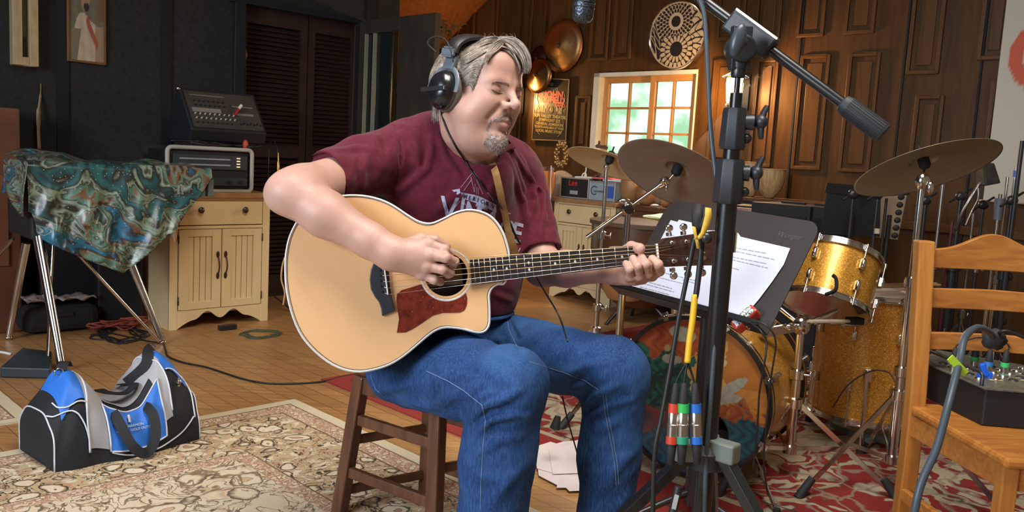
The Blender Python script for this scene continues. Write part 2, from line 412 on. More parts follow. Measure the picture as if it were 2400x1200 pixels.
def nets(fn, lo, hi, h, band=None):
    lo = np.array(tuple(lo), float); hi = np.array(tuple(hi), float)
    n = (np.ceil((hi-lo)/h/4).astype(int))*4+1
    ax_ = [lo[i]+h*np.arange(n[i]) for i in range(3)]
    cg = np.stack(np.meshgrid(*[a[::4] for a in ax_], indexing='ij'), -1).reshape(-1, 3).astype(np.float32)
    cn = [(k-1)//4+1 for k in n]; cdist = fn(cg).reshape(cn)
    lim = h*4*1.25+ (band or h*2)
    near = np.abs(cdist) < lim*1.8
    D = np.repeat(np.repeat(np.repeat(np.where(cdist < 0, -1., 1.).astype(np.float32), 4, 0), 4, 1), 4, 2)
    mk = np.repeat(np.repeat(np.repeat(near, 4, 0), 4, 1), 4, 2)
    off = 2
    D = D[off:off+n[0], off:off+n[1], off:off+n[2]]; mk = mk[off:off+n[0], off:off+n[1], off:off+n[2]]
    D = np.pad(D, [(0, n[i]-D.shape[i]) for i in range(3)], 'edge'); mk = np.pad(mk, [(0, n[i]-mk.shape[i]) for i in range(3)], 'edge')
    ii = np.argwhere(mk); pts = (lo+ii*h).astype(np.float32)
    val = np.concatenate([fn(pts[i:i+400000]) for i in range(0, len(pts), 400000)]) if len(pts) else np.zeros(0)
    D[mk] = val
    sg = D < 0; c = [k-1 for k in n]
    corners = [(a, b, d) for a in (0, 1) for b in (0, 1) for d in (0, 1)]
    sl = lambda o: tuple(slice(o[i], o[i]+c[i]) for i in range(3))
    cnt = sum(sg[sl(o)].astype(np.int8) for o in corners); act = (cnt > 0) & (cnt < 8)
    ai = np.argwhere(act); acc = np.zeros((len(ai), 3)); num = np.zeros(len(ai))
    for o in corners:
        for axn in range(3):
            if o[axn]: continue
            o2 = list(o); o2[axn] = 1
            d0 = D[tuple((ai+np.array(o)).T)]; d1 = D[tuple((ai+np.array(o2)).T)]
            x = (d0 < 0) != (d1 < 0); t = np.where(x, d0/(d0-d1+1e-12), 0)
            pt = np.tile(np.array(o, float), (len(ai), 1)); pt[:, axn] = t
            acc[x] += pt[x]; num[x] += 1
    vs = lo+(ai+acc/np.maximum(num, 1)[:, None])*h
    idx = -np.ones(c, int); idx[act] = np.arange(len(ai)); fs = []
    for axn in range(3):
        a1, a2 = [(1, 2), (2, 0), (0, 1)][axn]
        s0 = [slice(0, n[i]) for i in range(3)]; s1 = list(s0); s0[axn] = slice(0, n[axn]-1); s1[axn] = slice(1, n[axn])
        ch = sg[tuple(s0)] != sg[tuple(s1)]; e = np.argwhere(ch)
        ok = (e[:, a1] > 0) & (e[:, a2] > 0) & (e[:, a1] < n[a1]-1) & (e[:, a2] < n[a2]-1); e = e[ok]
        if not len(e): continue
        q = []
        for da, db in ((1, 1), (0, 1), (0, 0), (1, 0)):
            g = e.copy(); g[:, a1] -= da; g[:, a2] -= db; q.append(idx[tuple(g.T)])
        q = np.stack(q, 1); fl = sg[tuple(e.T)]; q[~fl] = q[~fl][:, ::-1]; q = q[(q >= 0).all(1)]; fs.append(q)
    return vs, np.concatenate(fs) if fs else np.zeros((0, 4), int)
def cat_meshes(lst):
    vs = []; fs = []; b = 0
    for v, f in lst: vs.append(v); fs.append(f+b); b += len(v)
    return np.concatenate(vs), np.concatenate(fs)
def bvh_of(vs, fs): return BVHTree.FromPolygons([tuple(v) for v in vs], [tuple(int(i) for i in f) for f in fs])
def hit(bv, px, py, off=0.0):
    r = ray(px, py).normalized(); loc, nor, i, d = bv.ray_cast(CAM, r)
    if loc is None: return None
    if nor.dot(r) > 0: nor = -nor
    return loc+nor*off
# ================================================================ GUITAR
SAD = P(904, 653, 1.95); NUT = P(1536, 594, 2.055)
GX = (NUT-SAD).normalized()
_n = (V(.16, -1, .16)); GN = (_n-GX*_n.dot(GX)).normalized()      # face normal, towards the camera
GY = GN.cross(GX).normalized()                                    # across, towards the bass side (up)
def gp(px, py, lift=0.0): return PL(px, py, SAD+GN*lift, GN)
body_px = [(1193, 603), (1189, 575), (1178, 543), (1159, 515), (1135, 499), (1102, 492), (1070, 498), (1037, 514), (1010, 524), (983, 520), (956, 505), (923, 483), (891, 468), (850, 459), (804, 459), (765, 467), (730, 485), (700, 515), (681, 550), (672, 585), (669, 620), (671, 673), (682, 727), (701, 776), (728, 813), (766, 846), (804, 865), (842, 871), (880, 865), (913, 854), (945, 835), (978, 808), (1005, 785), (1026, 772), (1048, 767), (1081, 770), (1108, 777), (1127, 779), (1140, 773), (1147, 756), (1147, 716), (1146, 692), (1153, 676), (1167, 666), (1185, 661)]
def smooth_loop(px, n=3): return spline([gp(x, y) for x, y in px], n, True)
spruce, N, L, b = newmat('spruce_top'); v = coord(N, L, (1, 1, 1), 0)
mp = N.new('ShaderNodeMapping'); g_ = N.new('ShaderNodeTexCoord'); L.new(g_.outputs['Object'], mp.inputs['Vector'])
_e = Matrix((GX, GY, GN)).to_euler(); mp.inputs['Rotation'].default_value = _e; mp.inputs['Scale'].default_value = (1.2, 26, 1)
# grain runs along the neck
f1 = noise(N, L, mp.outputs['Vector'], 4, 6, .6); f2 = noise(N, L, coord(N, L), 2.2, 2)
c = mixc(N, L, f1, (.67, .385, .175), (.76, .485, .25)); c = mixc(N, L, math_(N, L, 'MULTIPLY', f2, .5), c, (.72, .42, .19))
L.new(c, b.inputs['Base Color']); b.inputs['Roughness'].default_value = .38; b.inputs['Coat Weight'].default_value = .15; b.inputs['Coat Roughness'].default_value = .2
ebony = mat('ebony', (.016, .014, .015), .42, c2=(.03, .024, .022), scale=20, stretch=(1, 8, 8))
ebb = mat('ebony_bridge', (.022, .027, .036), .5)
rosew = mat('rosewood_side', (.10, .035, .018), .3, c2=(.05, .018, .01), scale=8)
ivory = mat('white_binding', (.72, .70, .68), .35)
gt = thing('acoustic_guitar', 'natural spruce acoustic guitar with cutaway held on the lap of the seated man', 'guitar', SAD-GN*.1-V(0, 0, .22))
loop = smooth_loop(body_px)
cen = sum(loop, V(0, 0, 0))/len(loop)
hc = gp(1046, 644); HR = .0508
def ring(c, r, n=48, lift=0): return [c+GX*(r*math.cos(2*math.pi*k/n))+GY*(r*math.sin(2*math.pi*k/n))+GN*lift for k in range(n)]
# top plate with a real soundhole
bm = bmesh.new(); o_v = [bm.verts.new(p) for p in loop]; i_v = [bm.verts.new(p) for p in ring(hc, HR)]
es = [bm.edges.new((o_v[i-1], o_v[i])) for i in range(len(o_v))]+[bm.edges.new((i_v[i-1], i_v[i])) for i in range(len(i_v))]
bmesh.ops.triangle_fill(bm, use_beauty=True, use_dissolve=False, edges=es, normal=GN)
bm.verts.index_update()
top = ([x.co.copy() for x in bm.verts], [tuple(v.index for v in f.verts) for f in bm.faces]); bm.free()
m = M().add(*top)
nl = len(loop); m.grid([loop+[loop[0]], [p-GN*.0028 for p in loop]+[loop[0]-GN*.0028]])
obj('soundboard', m, spruce, gt)
m = M(); bk = [p-GN*.105 for p in loop]
m.grid([[p-GN*.0025 for p in loop]+[loop[0]-GN*.0025], bk+[bk[0]]]); m.add(bk, [tuple(range(nl))])
obj('back_and_sides', m, rosew, gt)
m = M(); m.tube([p+GN*-.001 for p in loop], .0030, 6, closed=True); obj('binding', m, ivory, gt, 60)
m = M(); inn = [p+(cen-p).normalized()*.0042+GN*.0004 for p in loop]; m.tube(inn, .0006, 4, closed=True); obj('purfling', m, black, gt, 60)
m = M(); m.lathe(hc-GN*.002, GN, [(HR-.0012, 0), (HR-.001, .0024), (HR+.0035, .0028), (HR+.004, .0022)], 48)
obj('soundhole_rim', m, mat('pale_rim', (.70, .42, .2), .4), gt, 50)
abal, N, L, b = newmat('abalone'); f = noise(N, L, coord(N, L), 160, 2)
L.new(ramp(N, L, f, [(.35, (.55, .48, .50)), (.5, (.70, .74, .72)), (.6, (.55, .60, .66)), (.7, (.8, .72, .7))]), b.inputs['Base Color']); b.inputs['Roughness'].default_value = .2
m = M(); m.lathe(hc, GN, [(HR+.0060, 0), (HR+.0062, .0006), (HR+.0098, .0006), (HR+.010, 0)], 48); obj('rosette', m, abal, gt, 50)
m = M(); m.lathe(hc-GN*.02, GN, [(0.001, 0), (HR*1.5, 0), (HR*1.5, .012)], 32)
brace = M().box(hc-GN*.06+GX*-.012, (.11, .05, .002), (GX, GY, GN)); obj('inner_label', brace, mat('label_paper', (.32, .24, .15), .7), gt)
# bridge
br_px = [(885, 603), (877, 612), (869, 633), (866, 655), (869, 678), (878, 695), (888, 708), (893, 722), (895, 741), (927, 728), (921, 708), (917, 690), (914, 668), (912, 640), (911, 606)]
m = M(); m.prism([gp(x, y, .009) for x, y in br_px], -GN*.0095); obj('bridge', m, ebb, gt, bev=.002)
m = M(); m.bar(gp(899, 616, .0115), gp(909, 691, .0115), .003, .006, GN); obj('saddle', m, mat('bone', (.85, .80, .72), .35), gt)
pins = [(888.5, 622), (889.5, 633), (890.5, 646), (891.5, 658), (893, 671), (895, 683)]
for x, y in pins:
    m = M(); p = gp(x, y, .009); m.ell(p+GN*.002, (.0028, .0028, .0024), (GX, GY, GN), 10, 6); obj('bridge_pin', m, black, gt, 180)
pg_px = [(930, 780), (935, 749), (931, 720), (929, 704), (930, 690), (941, 680), (962, 674), (984, 667)]
pg = [gp(x, y, .0004) for x, y in pg_px]
a0 = math.atan2((gp(984, 667)-hc).dot(GY), (gp(984, 667)-hc).dot(GX)); a1 = math.atan2((gp(1093, 688)-hc).dot(GY), (gp(1093, 688)-hc).dot(GX))
if a0 > 0: a0 -= 2*math.pi
rr = HR+.0108
pg += [hc+GX*rr*math.cos(a0+(a1-a0)*k/24)+GY*rr*math.sin(a0+(a1-a0)*k/24)+GN*.0004 for k in range(25)]
pg += [gp(x, y, .0004) for x, y in ((1095, 700), (1094, 714), (1089, 726), (1078, 732), (1060, 733), (1037, 733), (1013, 740), (990, 756), (967, 771), (950, 779))]
pgm, N, L, b = newmat('tortoise_pickguard'); f = noise(N, L, coord(N, L), 55, 5, .7); vo = N.new('ShaderNodeTexVoronoi'); vo.inputs['Scale'].default_value = 110; L.new(coord(N, L), vo.inputs['Vector'])
c = ramp(N, L, f, [(.35, (.09, .010, .006)), (.62, (.20, .026, .012))]); sp = ramp(N, L, math_(N, L, 'ADD', vo.outputs['Distance'], math_(N, L, 'MULTIPLY', f, .5)), [(.27, (1, 1, 1)), (.36, (0, 0, 0))])
L.new(mixc(N, L, sp, c, (.62, .22, .13)), b.inputs['Base Color']); b.inputs['Roughness'].default_value = .22
m = M(); m.prism(pg, GN*.0012); obj('pickguard', m, pgm, gt)
# neck, fretboard, frets, strings (perspective-free: laid out along the real scale length)
def gq(x, y, z): return SAD+GX*x+GY*y+GN*z
SL = (NUT-SAD).length
yc0 = (gp(1100, 638)-SAD).dot(GY)      # centre line offset at the soundhole end
def yc(x): return yc0*(1-(x-.2)/(SL-.2)) if x > .2 else yc0
def hw(x): return .0285+(.0225-.0285)*(x-.2)/(SL-.2)
x0 = (gp(1103, 638)-SAD).dot(GX)
m = M()
rows = []
for x in (x0, SL): rows.append([gq(x, yc(x)-hw(x), .004), gq(x, yc(x)+hw(x), .004)])
A_, B_ = rows
m.prism([A_[0], B_[0], B_[1], A_[1]], GN*.006); obj('fretboard', m, ebony, gt, bev=.0008)
for k in range(1, 21):
    x = SL-SL*(1-2**(-k/12))
    if x < x0+.002: break
    m = M(); m.cyl(gq(x, yc(x)-hw(x), .0104), gq(x, yc(x)+hw(x), .0104), .0010, n=6); obj('fret', m, chrome, gt, 180)
for k, dy in ((3, 0), (5, 0), (7, 0), (9, 0), (12, .008), (12, -.008), (15, 0), (17, 0)):
    xa = SL-SL*(1-2**(-(k-1)/12)); xb = SL-SL*(1-2**(-k/12)); x = (xa+xb)/2
    m = M(); m.prism([gq(x+.0032, yc(x)+dy, .0101), gq(x, yc(x)+dy+.0042, .0101), gq(x-.0032, yc(x)+dy, .0101), gq(x, yc(x)+dy-.0042, .0101)], GN*.0003); obj('inlay', m, ivory, gt)
m = M(); rows = []
xj = (gp(1195, 630)-SAD).dot(GX)
for i in range(15):
    x = xj-.02+(SL+.012-xj+.02)*i/14; r_ = []
    d_ = .021+(.034-.021)*max(0, 1-(x-xj)/.05) if x < xj+.05 else .021+.004*(1-(x-xj)/(SL-xj))
    for k in range(11):
        a = math.pi*k/10; r_.append(gq(x, yc(x)+hw(x)*math.cos(a), .004-d_*math.sin(a)))
    rows.append(r_)
m.grid(rows); obj('neck', m, mat('mahogany_neck', (.15, .055, .025), .35), gt, 60)
m = M(); m.box(gq(SL+.0015, yc(SL), .0085), (.005, .046, .010), (GX, GY, GN)); obj('nut', m, MT['bone'], gt)
# headstock
hs = [(.002, .0225), (.012, .027), (.024, .035), (.06, .0365), (.11, .039), (.150, .042), (.166, .043), (.172, .038), (.176, .018), (.18, 0), (.176, -.018), (.172, -.038), (.166, -.043), (.150, -.042), (.11, -.039), (.06, -.0365), (.024, -.035), (.012, -.027), (.002, -.0225)]
hn = (GN*math.cos(R(12))+GX*math.sin(R(12))).normalized(); hx = GY.cross(hn).normalized()
HO = gq(SL+.004, yc(SL), .006)
def hq(x, y, z): return HO+hx*x+GY*y+hn*z
m = M(); m.prism([hq(x, y, 0) for x, y in hs], -hn*.015); hd = obj('headstock', m, mat('dark_rosewood_headstock', (.030, .013, .010), .35, c2=(.05, .022, .016), scale=10, stretch=(1, 8, 8)), gt, bev=.001)
m = M(); put_text(m, 'Taylor', .019, hq(.125, .0, .0006), -GY, hx, shear=.3); obj('maker_script', m, ivory, hd)
tun = []
for k, x in enumerate((.040, .081, .122)):
    for s in (1, -1):
        m = M(); p = hq(x, s*.022, 0); m.lathe(p, hn, [(.0001, .001), (.0065, .001), (.0065, .003), (.0045, .0035), (.0035, .012), (.0042, .014), (.0001, .0145)], 14)
        tp = obj('tuning_post', m, chrome, gt, 50); tun.append((p, s, k))
        m = M(); b0 = hq(x+.004, s*.038, -.009); b1 = hq(x+.004, s*.052, -.009); m.cyl(b0, b1, .0028, n=8)
        m.box(hq(x+.004, s*.0435, -.013), (.011, .009, .009), (hx, GY, hn))
        m.ell(hq(x+.004, s*.058, -.009), (.011, .0095, .006), (hx, GY, hn), 14, 8)
        obj('tuning_key', m, chrome, gt, 50)
# strings
strm = mat('bronze_string', (.70, .52, .32), .3, 1)
for k in range(6):
    f_ = (k-2.5)/2.5
    a = gp(*pins[k], .009); ys = -f_; 
    y0 = (gp(899+10*k/5, 617+73*k/5)-SAD).dot(GY); s0 = gq((gp(899+10*k/5, 617+73*k/5)-SAD).dot(GX), y0, .0155)
    yn = yc(SL)+.0185*(-f_); n0 = gq(SL+.002, yn, .0138)
    side = 1 if k < 3 else -1; j = (2-k) if k < 3 else (k-3); j = 2-j
    # E A D on the bass side wind to posts nearest first
    j = k if k < 3 else 5-k
    post = [t for t in tun if t[1] == side and t[2] == j][0][0]
    m = M(); m.tube([a, s0, n0, post+hn*.007+GY*side*-.004], [.0006-.00006*k+.0002]*4, 5); obj('string', m, strm if k < 4 else chrome, gt, 180)
# ================================================================ MAN
sk, N, L, b = newmat('skin'); v = coord(N, L)
f = noise(N, L, v, 14, 4, .6); f2 = noise(N, L, v, 55, 3)
c = ramp(N, L, f, [(.3, (.48, .28, .215)), (.55, (.54, .33, .26)), (.75, (.51, .26, .20))]); c = mixc(N, L, math_(N, L, 'MULTIPLY', f2, .25), c, (.48, .23, .18))
L.new(c, b.inputs['Base Color']); b.inputs['Roughness'].default_value = .5; b.inputs['Subsurface Weight'].default_value = .12; b.inputs['Subsurface Radius'].default_value = (.012, .005, .003); b.inputs['Subsurface Scale'].default_value = 1
bump(N, L, b, noise(N, L, v, 260, 3), .12, .002)
# ---- joints
NECK0 = P(1105, 345, 2.13); 
SHR = P(885, 392, 2.16); ELR = P(680, 452, 1.90); WRR = P(918, 594, 1.885)
SHL = P(1215, 410, 2.36); ELL = P(1272, 628, 2.27); WRL = P(1442, 634, 2.125)
HIPR = P(985, 835, 2.24); HIPL = P(1130, 800, 2.36)
KNR = P(1195, 905, 1.86); KNL = P(1440, 866, 2.06)
ANR = V(KNR.x-.02, KNR.y+.04, .09); ANL = V(KNL.x+.005, KNL.y+.03, .09)
# ---- head frame
ya = R(49); pt = R(6)
hF0 = V(math.sin(ya), -math.cos(ya), 0); hF = (hF0*math.cos(pt)-Z*math.sin(pt)); 
hR = V(math.cos(ya), math.sin(ya), 0)      # towards his left
hU = (Z*math.cos(pt)+hF0*math.sin(pt)); _rl = R(-4)
hR, hU = hR*math.cos(_rl)+hU*math.sin(_rl), hU*math.cos(_rl)-hR*math.sin(_rl)
HS = 1.07; HC = P(1163, 213, 1.965)-(hR*-.033+hF*.084+hU*.002)*HS
HAX = np.array([tuple(hR), tuple(hF), tuple(hU)], dtype=np.float32)
def hloc(p): return (p-A3(HC))@HAX.T/HS
def hw_(x, y, z): return HC+(hR*x+hF*y+hU*z)*HS
def head_sdf(p):
    q = hloc(p); m = q.copy(); m[:, 0] = np.abs(m[:, 0])
    E = lambda c, r: s_ell(m, c, r)
    d = E((0, -.018, .024), (.076, .098, .076))
    d = U(d, E((0, .030, .012), (.066, .064, .070)), .03)
    d = U(d, E((0, .030, -.048), (.058, .060, .066)), .03)
    d = U(d, s_cone(m, (.058, -.002, -.045), (.040, .035, -.092), .021, .020), .03)     # jaw line
    d = U(d, s_cone(m, (.040, .035, -.092), (.0, .074, -.104), .021, .021), .025)
    d = U(d, s_sph(m, (0, .080, -.100), .0195), .02)
    d = U(d, E((0, .028, -.112), (.050, .045, .026)), .03)                              # under the chin
    d = U(d, s_sph(m, (.037, .058, -.026), .030), .022)                                 # cheek
    d = U(d, s_sph(m, (.047, .040, -.055), .028), .025)
    d = U(d, s_cone(m, (.010, .089, .020), (.044, .072, .021), .0105, .0105), .014)       # brow
    d = U(d, E((0, .055, .062), (.055, .034, .034)), .03)
    d = S(d, s_sph(m, (.033, .104, .006), .0145), .017)                                 # socket
    d = U(d, E((.033, .0735, .005), (.0190, .0150, .0115)), .007)                        # lid over the eyeball
    d = S(d, s_cone(m, (.024, .0880, .0010), (.047, .0805, .0020), .0006, .0006), .003)  # closed-eye crease
    d = S(d, s_cone(m, (.026, .0880, .0140), (.046, .0790, .0135), .0004, .0004), .004)
    d = S(d, s_cone(m, (.020, .0860, -.0110), (.044, .0770, -.0160), .0016, .0008), .007)  # bag under the eye
    d = U(d, s_cone(m, (0, .089, .020), (0, .1150, -.0165), .0070, .0086), .009)          # nose
    d = U(d, s_sph(m, (0, .1170, -.0205), .0102), .007)
    d = U(d, E((.0130, .1020, -.0245), (.0078, .0105, .0080)), .007)
    d = S(d, E((.0070, .109, -.0330), (.0044, .0075, .0040)), .003)
    d = U(d, E((0, .078, -.053), (.030, .020, .024)), .014)                             # muzzle
    d = U(d, s_cone(m, (0, .1005, -.0535), (.023, .0870, -.0590), .0046, .003), .005)
    d = U(d, s_cone(m, (0, .0990, -.0665), (.021, .0875, -.0640), .0052, .003), .005)
    d = S(d, s_cone(m, (0, .1060, -.0602), (.022, .0935, -.0616), .0034, .0014), .002)
    d = S(d, E((0, .099, -.0800), (.020, .006, .004)), .008)
    d = S(d, s_cone(m, (.026, .094, -.031), (.038, .081, -.056), .0006, .0004), .013)   # smile fold
    e = E((.0775, -.012, .000), (.010, .019, .033)); e = S(e, E((.088, -.006, .002), (.007, .011, .021)), .006)
    e = U(e, s_sph(m, (.079, .006, -.038), .0095), .006)
    d = U(d, e, .006)
    d = U(d, s_cone(m, (0, -.040, -.035), (0, -.030, -.09), .052, .048), .03)
    return d*HS
def limb(p, *segs):
    d = None
    for a, b_, ra, rb in segs:
        e = s_cone(p, a, b_, ra, rb); d = e if d is None else U(d, e, .025)
    return d
# ---- hands: fingers as (base, knuckle1, knuckle2, tip) with radii
HRr = [ # picking hand
 (P(1004, 572, 1.890), P(1042, 585, 1.885), P(1054, 595, 1.912), P(1046, 604, 1.932), .0120, .0106, .0095, .0085),
 (P(1007, 598, 1.880), P(1046, 604, 1.872), P(1066, 613, 1.890), P(1062, 622, 1.918), .0122, .0108, .0098, .0088),
 (P(1000, 624, 1.884), P(1038, 632, 1.878), P(1056, 640, 1.896), P(1050, 645, 1.922), .0118, .0105, .0095, .0085),
 (P(988, 643, 1.896), P(1018, 656, 1.890), P(1032, 661, 1.905), P(1028, 658, 1.925), .0108, .0095, .0085, .0076)]
TRr = [P(950, 576, 1.898), P(988, 560, 1.912), P(1020, 563, 1.920), P(1047, 577, 1.928)]
HLr = [ # fretting hand
 (P(1528, 646, 2.115), P(1545, 634, 2.060), P(1542, 620, 2.028), P(1529, 608, 2.036), .0135, .0132, .0122, .0112),
 (P(1506, 652, 2.100), P(1519, 640, 2.045), P(1514, 620, 2.018), P(1504, 603, 2.034), .0128, .0124, .0114, .0098),
 (P(1487, 654, 2.095), P(1499, 646, 2.038), P(1494, 625, 2.012), P(1484, 606, 2.032), .0124, .0120, .0110, .0096),
 (P(1469, 652, 2.095), P(1479, 648, 2.042), P(1475, 632, 2.015), P(1467, 618, 2.030), .0115, .0110, .0098, .0086)]
TLr = [P(1450, 622, 2.125), P(1462, 592, 2.105), P(1480, 579, 2.066), P(1499, 583, 2.034)]
def fingers(p, F, wr, wr_r, T, tr, kk=.012):
    d = None
    bases = [f_[0] for f_ in F]
    pal = None
    for i, b_ in enumerate(bases):
        e = s_cone(p, wr, b_, wr_r, .0135 if i < 3 else .012); pal = e if pal is None else U(pal, e, .02)
    d = pal
    for f_ in F:
        a, b_, c_, t, r0, r1, r2, r3 = f_
        e = s_cone(p, a, b_, r0, r1); e = U(e, s_cone(p, b_, c_, r1*1.0, r2), .004); e = U(e, s_cone(p, c_, t, r2, r3), .003)
        e = U(e, s_sph(p, b_, r1*1.06), .003)
        d = U(d, e, .006)
    e = s_cone(p, T[0], T[1], tr[0], tr[1]); e = U(e, s_cone(p, T[1], T[2], tr[1], tr[2]), .006); e = U(e, s_cone(p, T[2], T[3], tr[2], tr[3]), .003)
    return U(d, e, .004)
def finger_sep(p, F, d):   # crisp creases between neighbouring fingers
    for i in range(3):
        for j in (1, 2):
            a = (F[i][j]+F[i+1][j])/2; b_ = (F[i][j+1]+F[i+1][j+1])/2
            d = S(d, s_cone(p, a+(CAM-a).normalized()*.0085, b_+(CAM-b_).normalized()*.0085, .0009, .0009), .004)
    return d
def armR(p):
    d = limb(p, (SHR, ELR+(SHR-ELR)*.12, .058, .053), (ELR+(SHR-ELR)*.12, ELR, .052, .048), (ELR, ELR+(WRR-ELR)*.35, .047, .049), (ELR+(WRR-ELR)*.35, ELR+(WRR-ELR)*.8, .0495, .036), (ELR+(WRR-ELR)*.8, WRR, .036, .0315))
    d = U(d, s_sph(p, P(655, 457, 1.90), .024), .03)
    h = fingers(p, HRr, WRR, .029, TRr, (.016, .0125, .0115, .0095)); h = finger_sep(p, HRr, h)
    d = U(d, h, .018)
    for i in range(4): # tendon and knuckle hints
        d = U(d, s_sph(p, HRr[i][0]+(CAM-HRr[i][0]).normalized()*.003, .0125), .006)
    # flattened against the soundboard
    return np.maximum(d, -(s_plane(p, SAD+GN*.0015, GN)+np.clip((ELR.x+.12-p[:, 0])*3, 0, 1)))
def armL(p):
    d = limb(p, (SHL, ELL, .052, .046), (ELL, ELL+(WRL-ELL)*.35, .046, .044), (ELL+(WRL-ELL)*.35, WRL, .044, .029))
    h = fingers(p, HLr, WRL, .026, TLr, (.017, .0148, .0142, .0132)); h = finger_sep(p, HLr, h)
    h = U(h, s_sph(p, TLr[3], .0130), .002)
    return U(d, h, .016)
def torso_in(p):
    d = s_cone(p, P(1098, 420, 2.24), P(1085, 600, 2.27), .055, .12); d = U(d, s_cone(p, SHR, SHL, .042, .042), .03)
    d = U(d, s_cone(p, P(1085, 600, 2.27), (HIPR+HIPL)/2, .12, .10), .05)
    return d
def neck(p):
    d = s_cone(p, hw_(0, -.035, -.055), P(1112, 345, 2.15), .048, .047)
    d = U(d, s_cone(p, P(1112, 345, 2.15), P(1105, 410, 2.22), .047, .06), .03)
    d = U(d, s_cone(p, hw_(0, .02, -.095), P(1122, 345, 2.13), .042, .044), .04)
    return d
def body_sdf(p):
    d = U(head_sdf(p), neck(p), .035)
    d = U(d, torso_in(p), .03); d = U(d, armR(p), .03); d = U(d, armL(p), .03)
    for hp, kn, an in ((HIPR, KNR, ANR), (HIPL, KNL, ANL)):
        d = U(d, limb(p, (hp, kn, .072, .050), (kn, an, .047, .036)), .02)
    return d
def bbox_(pts, m): 
    a = np.array([tuple(p) for p in pts]); return a.min(0)-m, a.max(0)+m
parts = []
hd_c = np.array(tuple(HC))
lo_h = np.array([hd_c[0]-.16, hd_c[1]-.17, hd_c[2]-.150]); hi_h = np.array([hd_c[0]+.16, hd_c[1]+.17, hd_c[2]+.16])
parts.append(nets(lambda p: U(U(torso_in(p), neck(p), .03), head_sdf(p), .035), lo_h, hi_h, .0019))
# neck and torso (coarse, under the shirt)
lo_t = np.array([-.42, 1.95, .38]); hi_t = np.array([.16, 2.62, lo_h[2]+.004])
parts.append(nets(lambda p: U(U(torso_in(p), neck(p), .03), head_sdf(p), .035), lo_t, hi_t, .006))
lo, hi = bbox_([SHR, ELR, WRR], .075); lo[2] -= .0
parts.append(nets(armR, lo, np.array([HRr[0][0].x-.045, hi[1], hi[2]]), .0032))
lo2, hi2 = bbox_([f_[k] for f_ in HRr for k in range(4)]+TRr, .03); lo2[0] = HRr[0][0].x-.048
parts.append(nets(armR, lo2, hi2, .0014))
lo, hi = bbox_([SHL, ELL, WRL], .07); cut = HLr[3][0].x-.03
parts.append(nets(armL, lo, np.array([cut+.001, hi[1], hi[2]]), .0034))
lo2, hi2 = bbox_([f_[k] for f_ in HLr for k in range(4)]+TLr, .03); lo2[0] = cut
parts.append(nets(armL, lo2, hi2, .0014))
lo, hi = bbox_([HIPR, HIPL, KNR, KNL, ANR, ANL], .08); hi[2] = .62
parts.append(nets(lambda p: np.minimum(limb(p, (HIPR, KNR, .07, .05), (KNR, ANR, .045, .034)), limb(p, (HIPL, KNL, .07, .05), (KNL, ANL, .045, .034))), lo, hi, .007))
man = thing('person', 'man in maroon t-shirt and blue jeans on a wooden stool playing guitar with eyes closed', 'person', V((KNR.x+HIPR.x)/2, (KNR.y+HIPR.y)/2, 0))
obj('body', cat_meshes(parts), sk, man, 180)
nailm = mat('fingernail', (.62, .42, .36), .3)
for tp, dr, r_ in ((TLr[3], P(1520, 588, 2.03)-P(1490, 580, 2.03), .0132), (HRr[1][2], HRr[1][2]-HRr[1][1], .0098), (HRr[0][2], HRr[0][2]-HRr[0][1], .0095)):
    vd = (CAM-tp).normalized(); dr = (dr-vd*dr.dot(vd)).normalized(); m = M(); m.ell(tp+vd*(r_*.80)+dr*.003, (.0055, .0045, .0022), (dr, vd.cross(dr), vd), 14, 8); obj('fingernail', m, nailm, man, 180)
# ---- shirt
shirtm, N, L, b = newmat('maroon_cotton'); v = coord(N, L); f = noise(N, L, v, 90, 3)
L.new(ramp(N, L, f, [(.3, (.092, .009, .020)), (.7, (.128, .014, .028))]), b.inputs['Base Color']); b.inputs['Roughness'].default_value = .85; b.inputs['Sheen Weight'].default_value = .12; b.inputs['Specular IOR Level'].default_value = .2
bump(N, L, b, noise(N, L, v, 420, 2), .25, .001)
def fold(p, o, d, wdt, amp, sharp=1.0, ln=None):
    # ridge running along direction d through o, gaussian across, fading along its length
    q = p-A3(o); d = A3(d); l = np.linalg.norm(d); d = d/l; t = q@d; r = q-t[:, None]*d
    return amp*np.exp(-(r*r).sum(1)/(wdt*wdt))*np.clip(1.2-np.abs(t)/(l*.5)*1.0, 0, 1)
HEMR = P(762, 415, 2.010); hnR = (ELR-SHR).normalized()
HEML = P(1262, 590, 2.29); hnL = (ELL-SHL).normalized()
SFold = []
def surf_folds(px_lists, bv, out):
    for pts, w_, amp in px_lists:
        h_ = [hit(bv, *q) for q in pts]; h_ = [x for x in h_ if x is not None]
        if len(h_) > 1: out.append(([A3(x) for x in h_], w_, amp))
def folds(p, F):
    o = np.zeros(len(p), np.float32)
    for pts, w_, amp in F:
        best = None; n_ = len(pts)-1
        for i in range(n_):
            a, b_ = pts[i], pts[i+1]; ba = b_-a; h = np.clip((p-a)@ba/(ba@ba), 0, 1); q = p-a-h[:, None]*ba; d2_ = (q*q).sum(1); t = (i+h)/n_
            if best is None: best, bt_ = d2_, t
            else: m_ = d2_ < best; best = np.where(m_, d2_, best); bt_ = np.where(m_, t, bt_)
        o += 1.5*amp*(np.exp(-best/(w_*w_))-.45*np.exp(-best/(6*w_*w_)))*np.sin(np.pi*np.clip(bt_*.9+.08, 0, 1))**.7
    return o
TC = P(1075, 480, 2.29); tyaw = R(32); tR = V(math.cos(tyaw), math.sin(tyaw), 0); tF = V(math.sin(tyaw), -math.cos(tyaw), 0)
NKA, NKB = P(1098, 240, 2.17), P(1135, 334, 2.11)
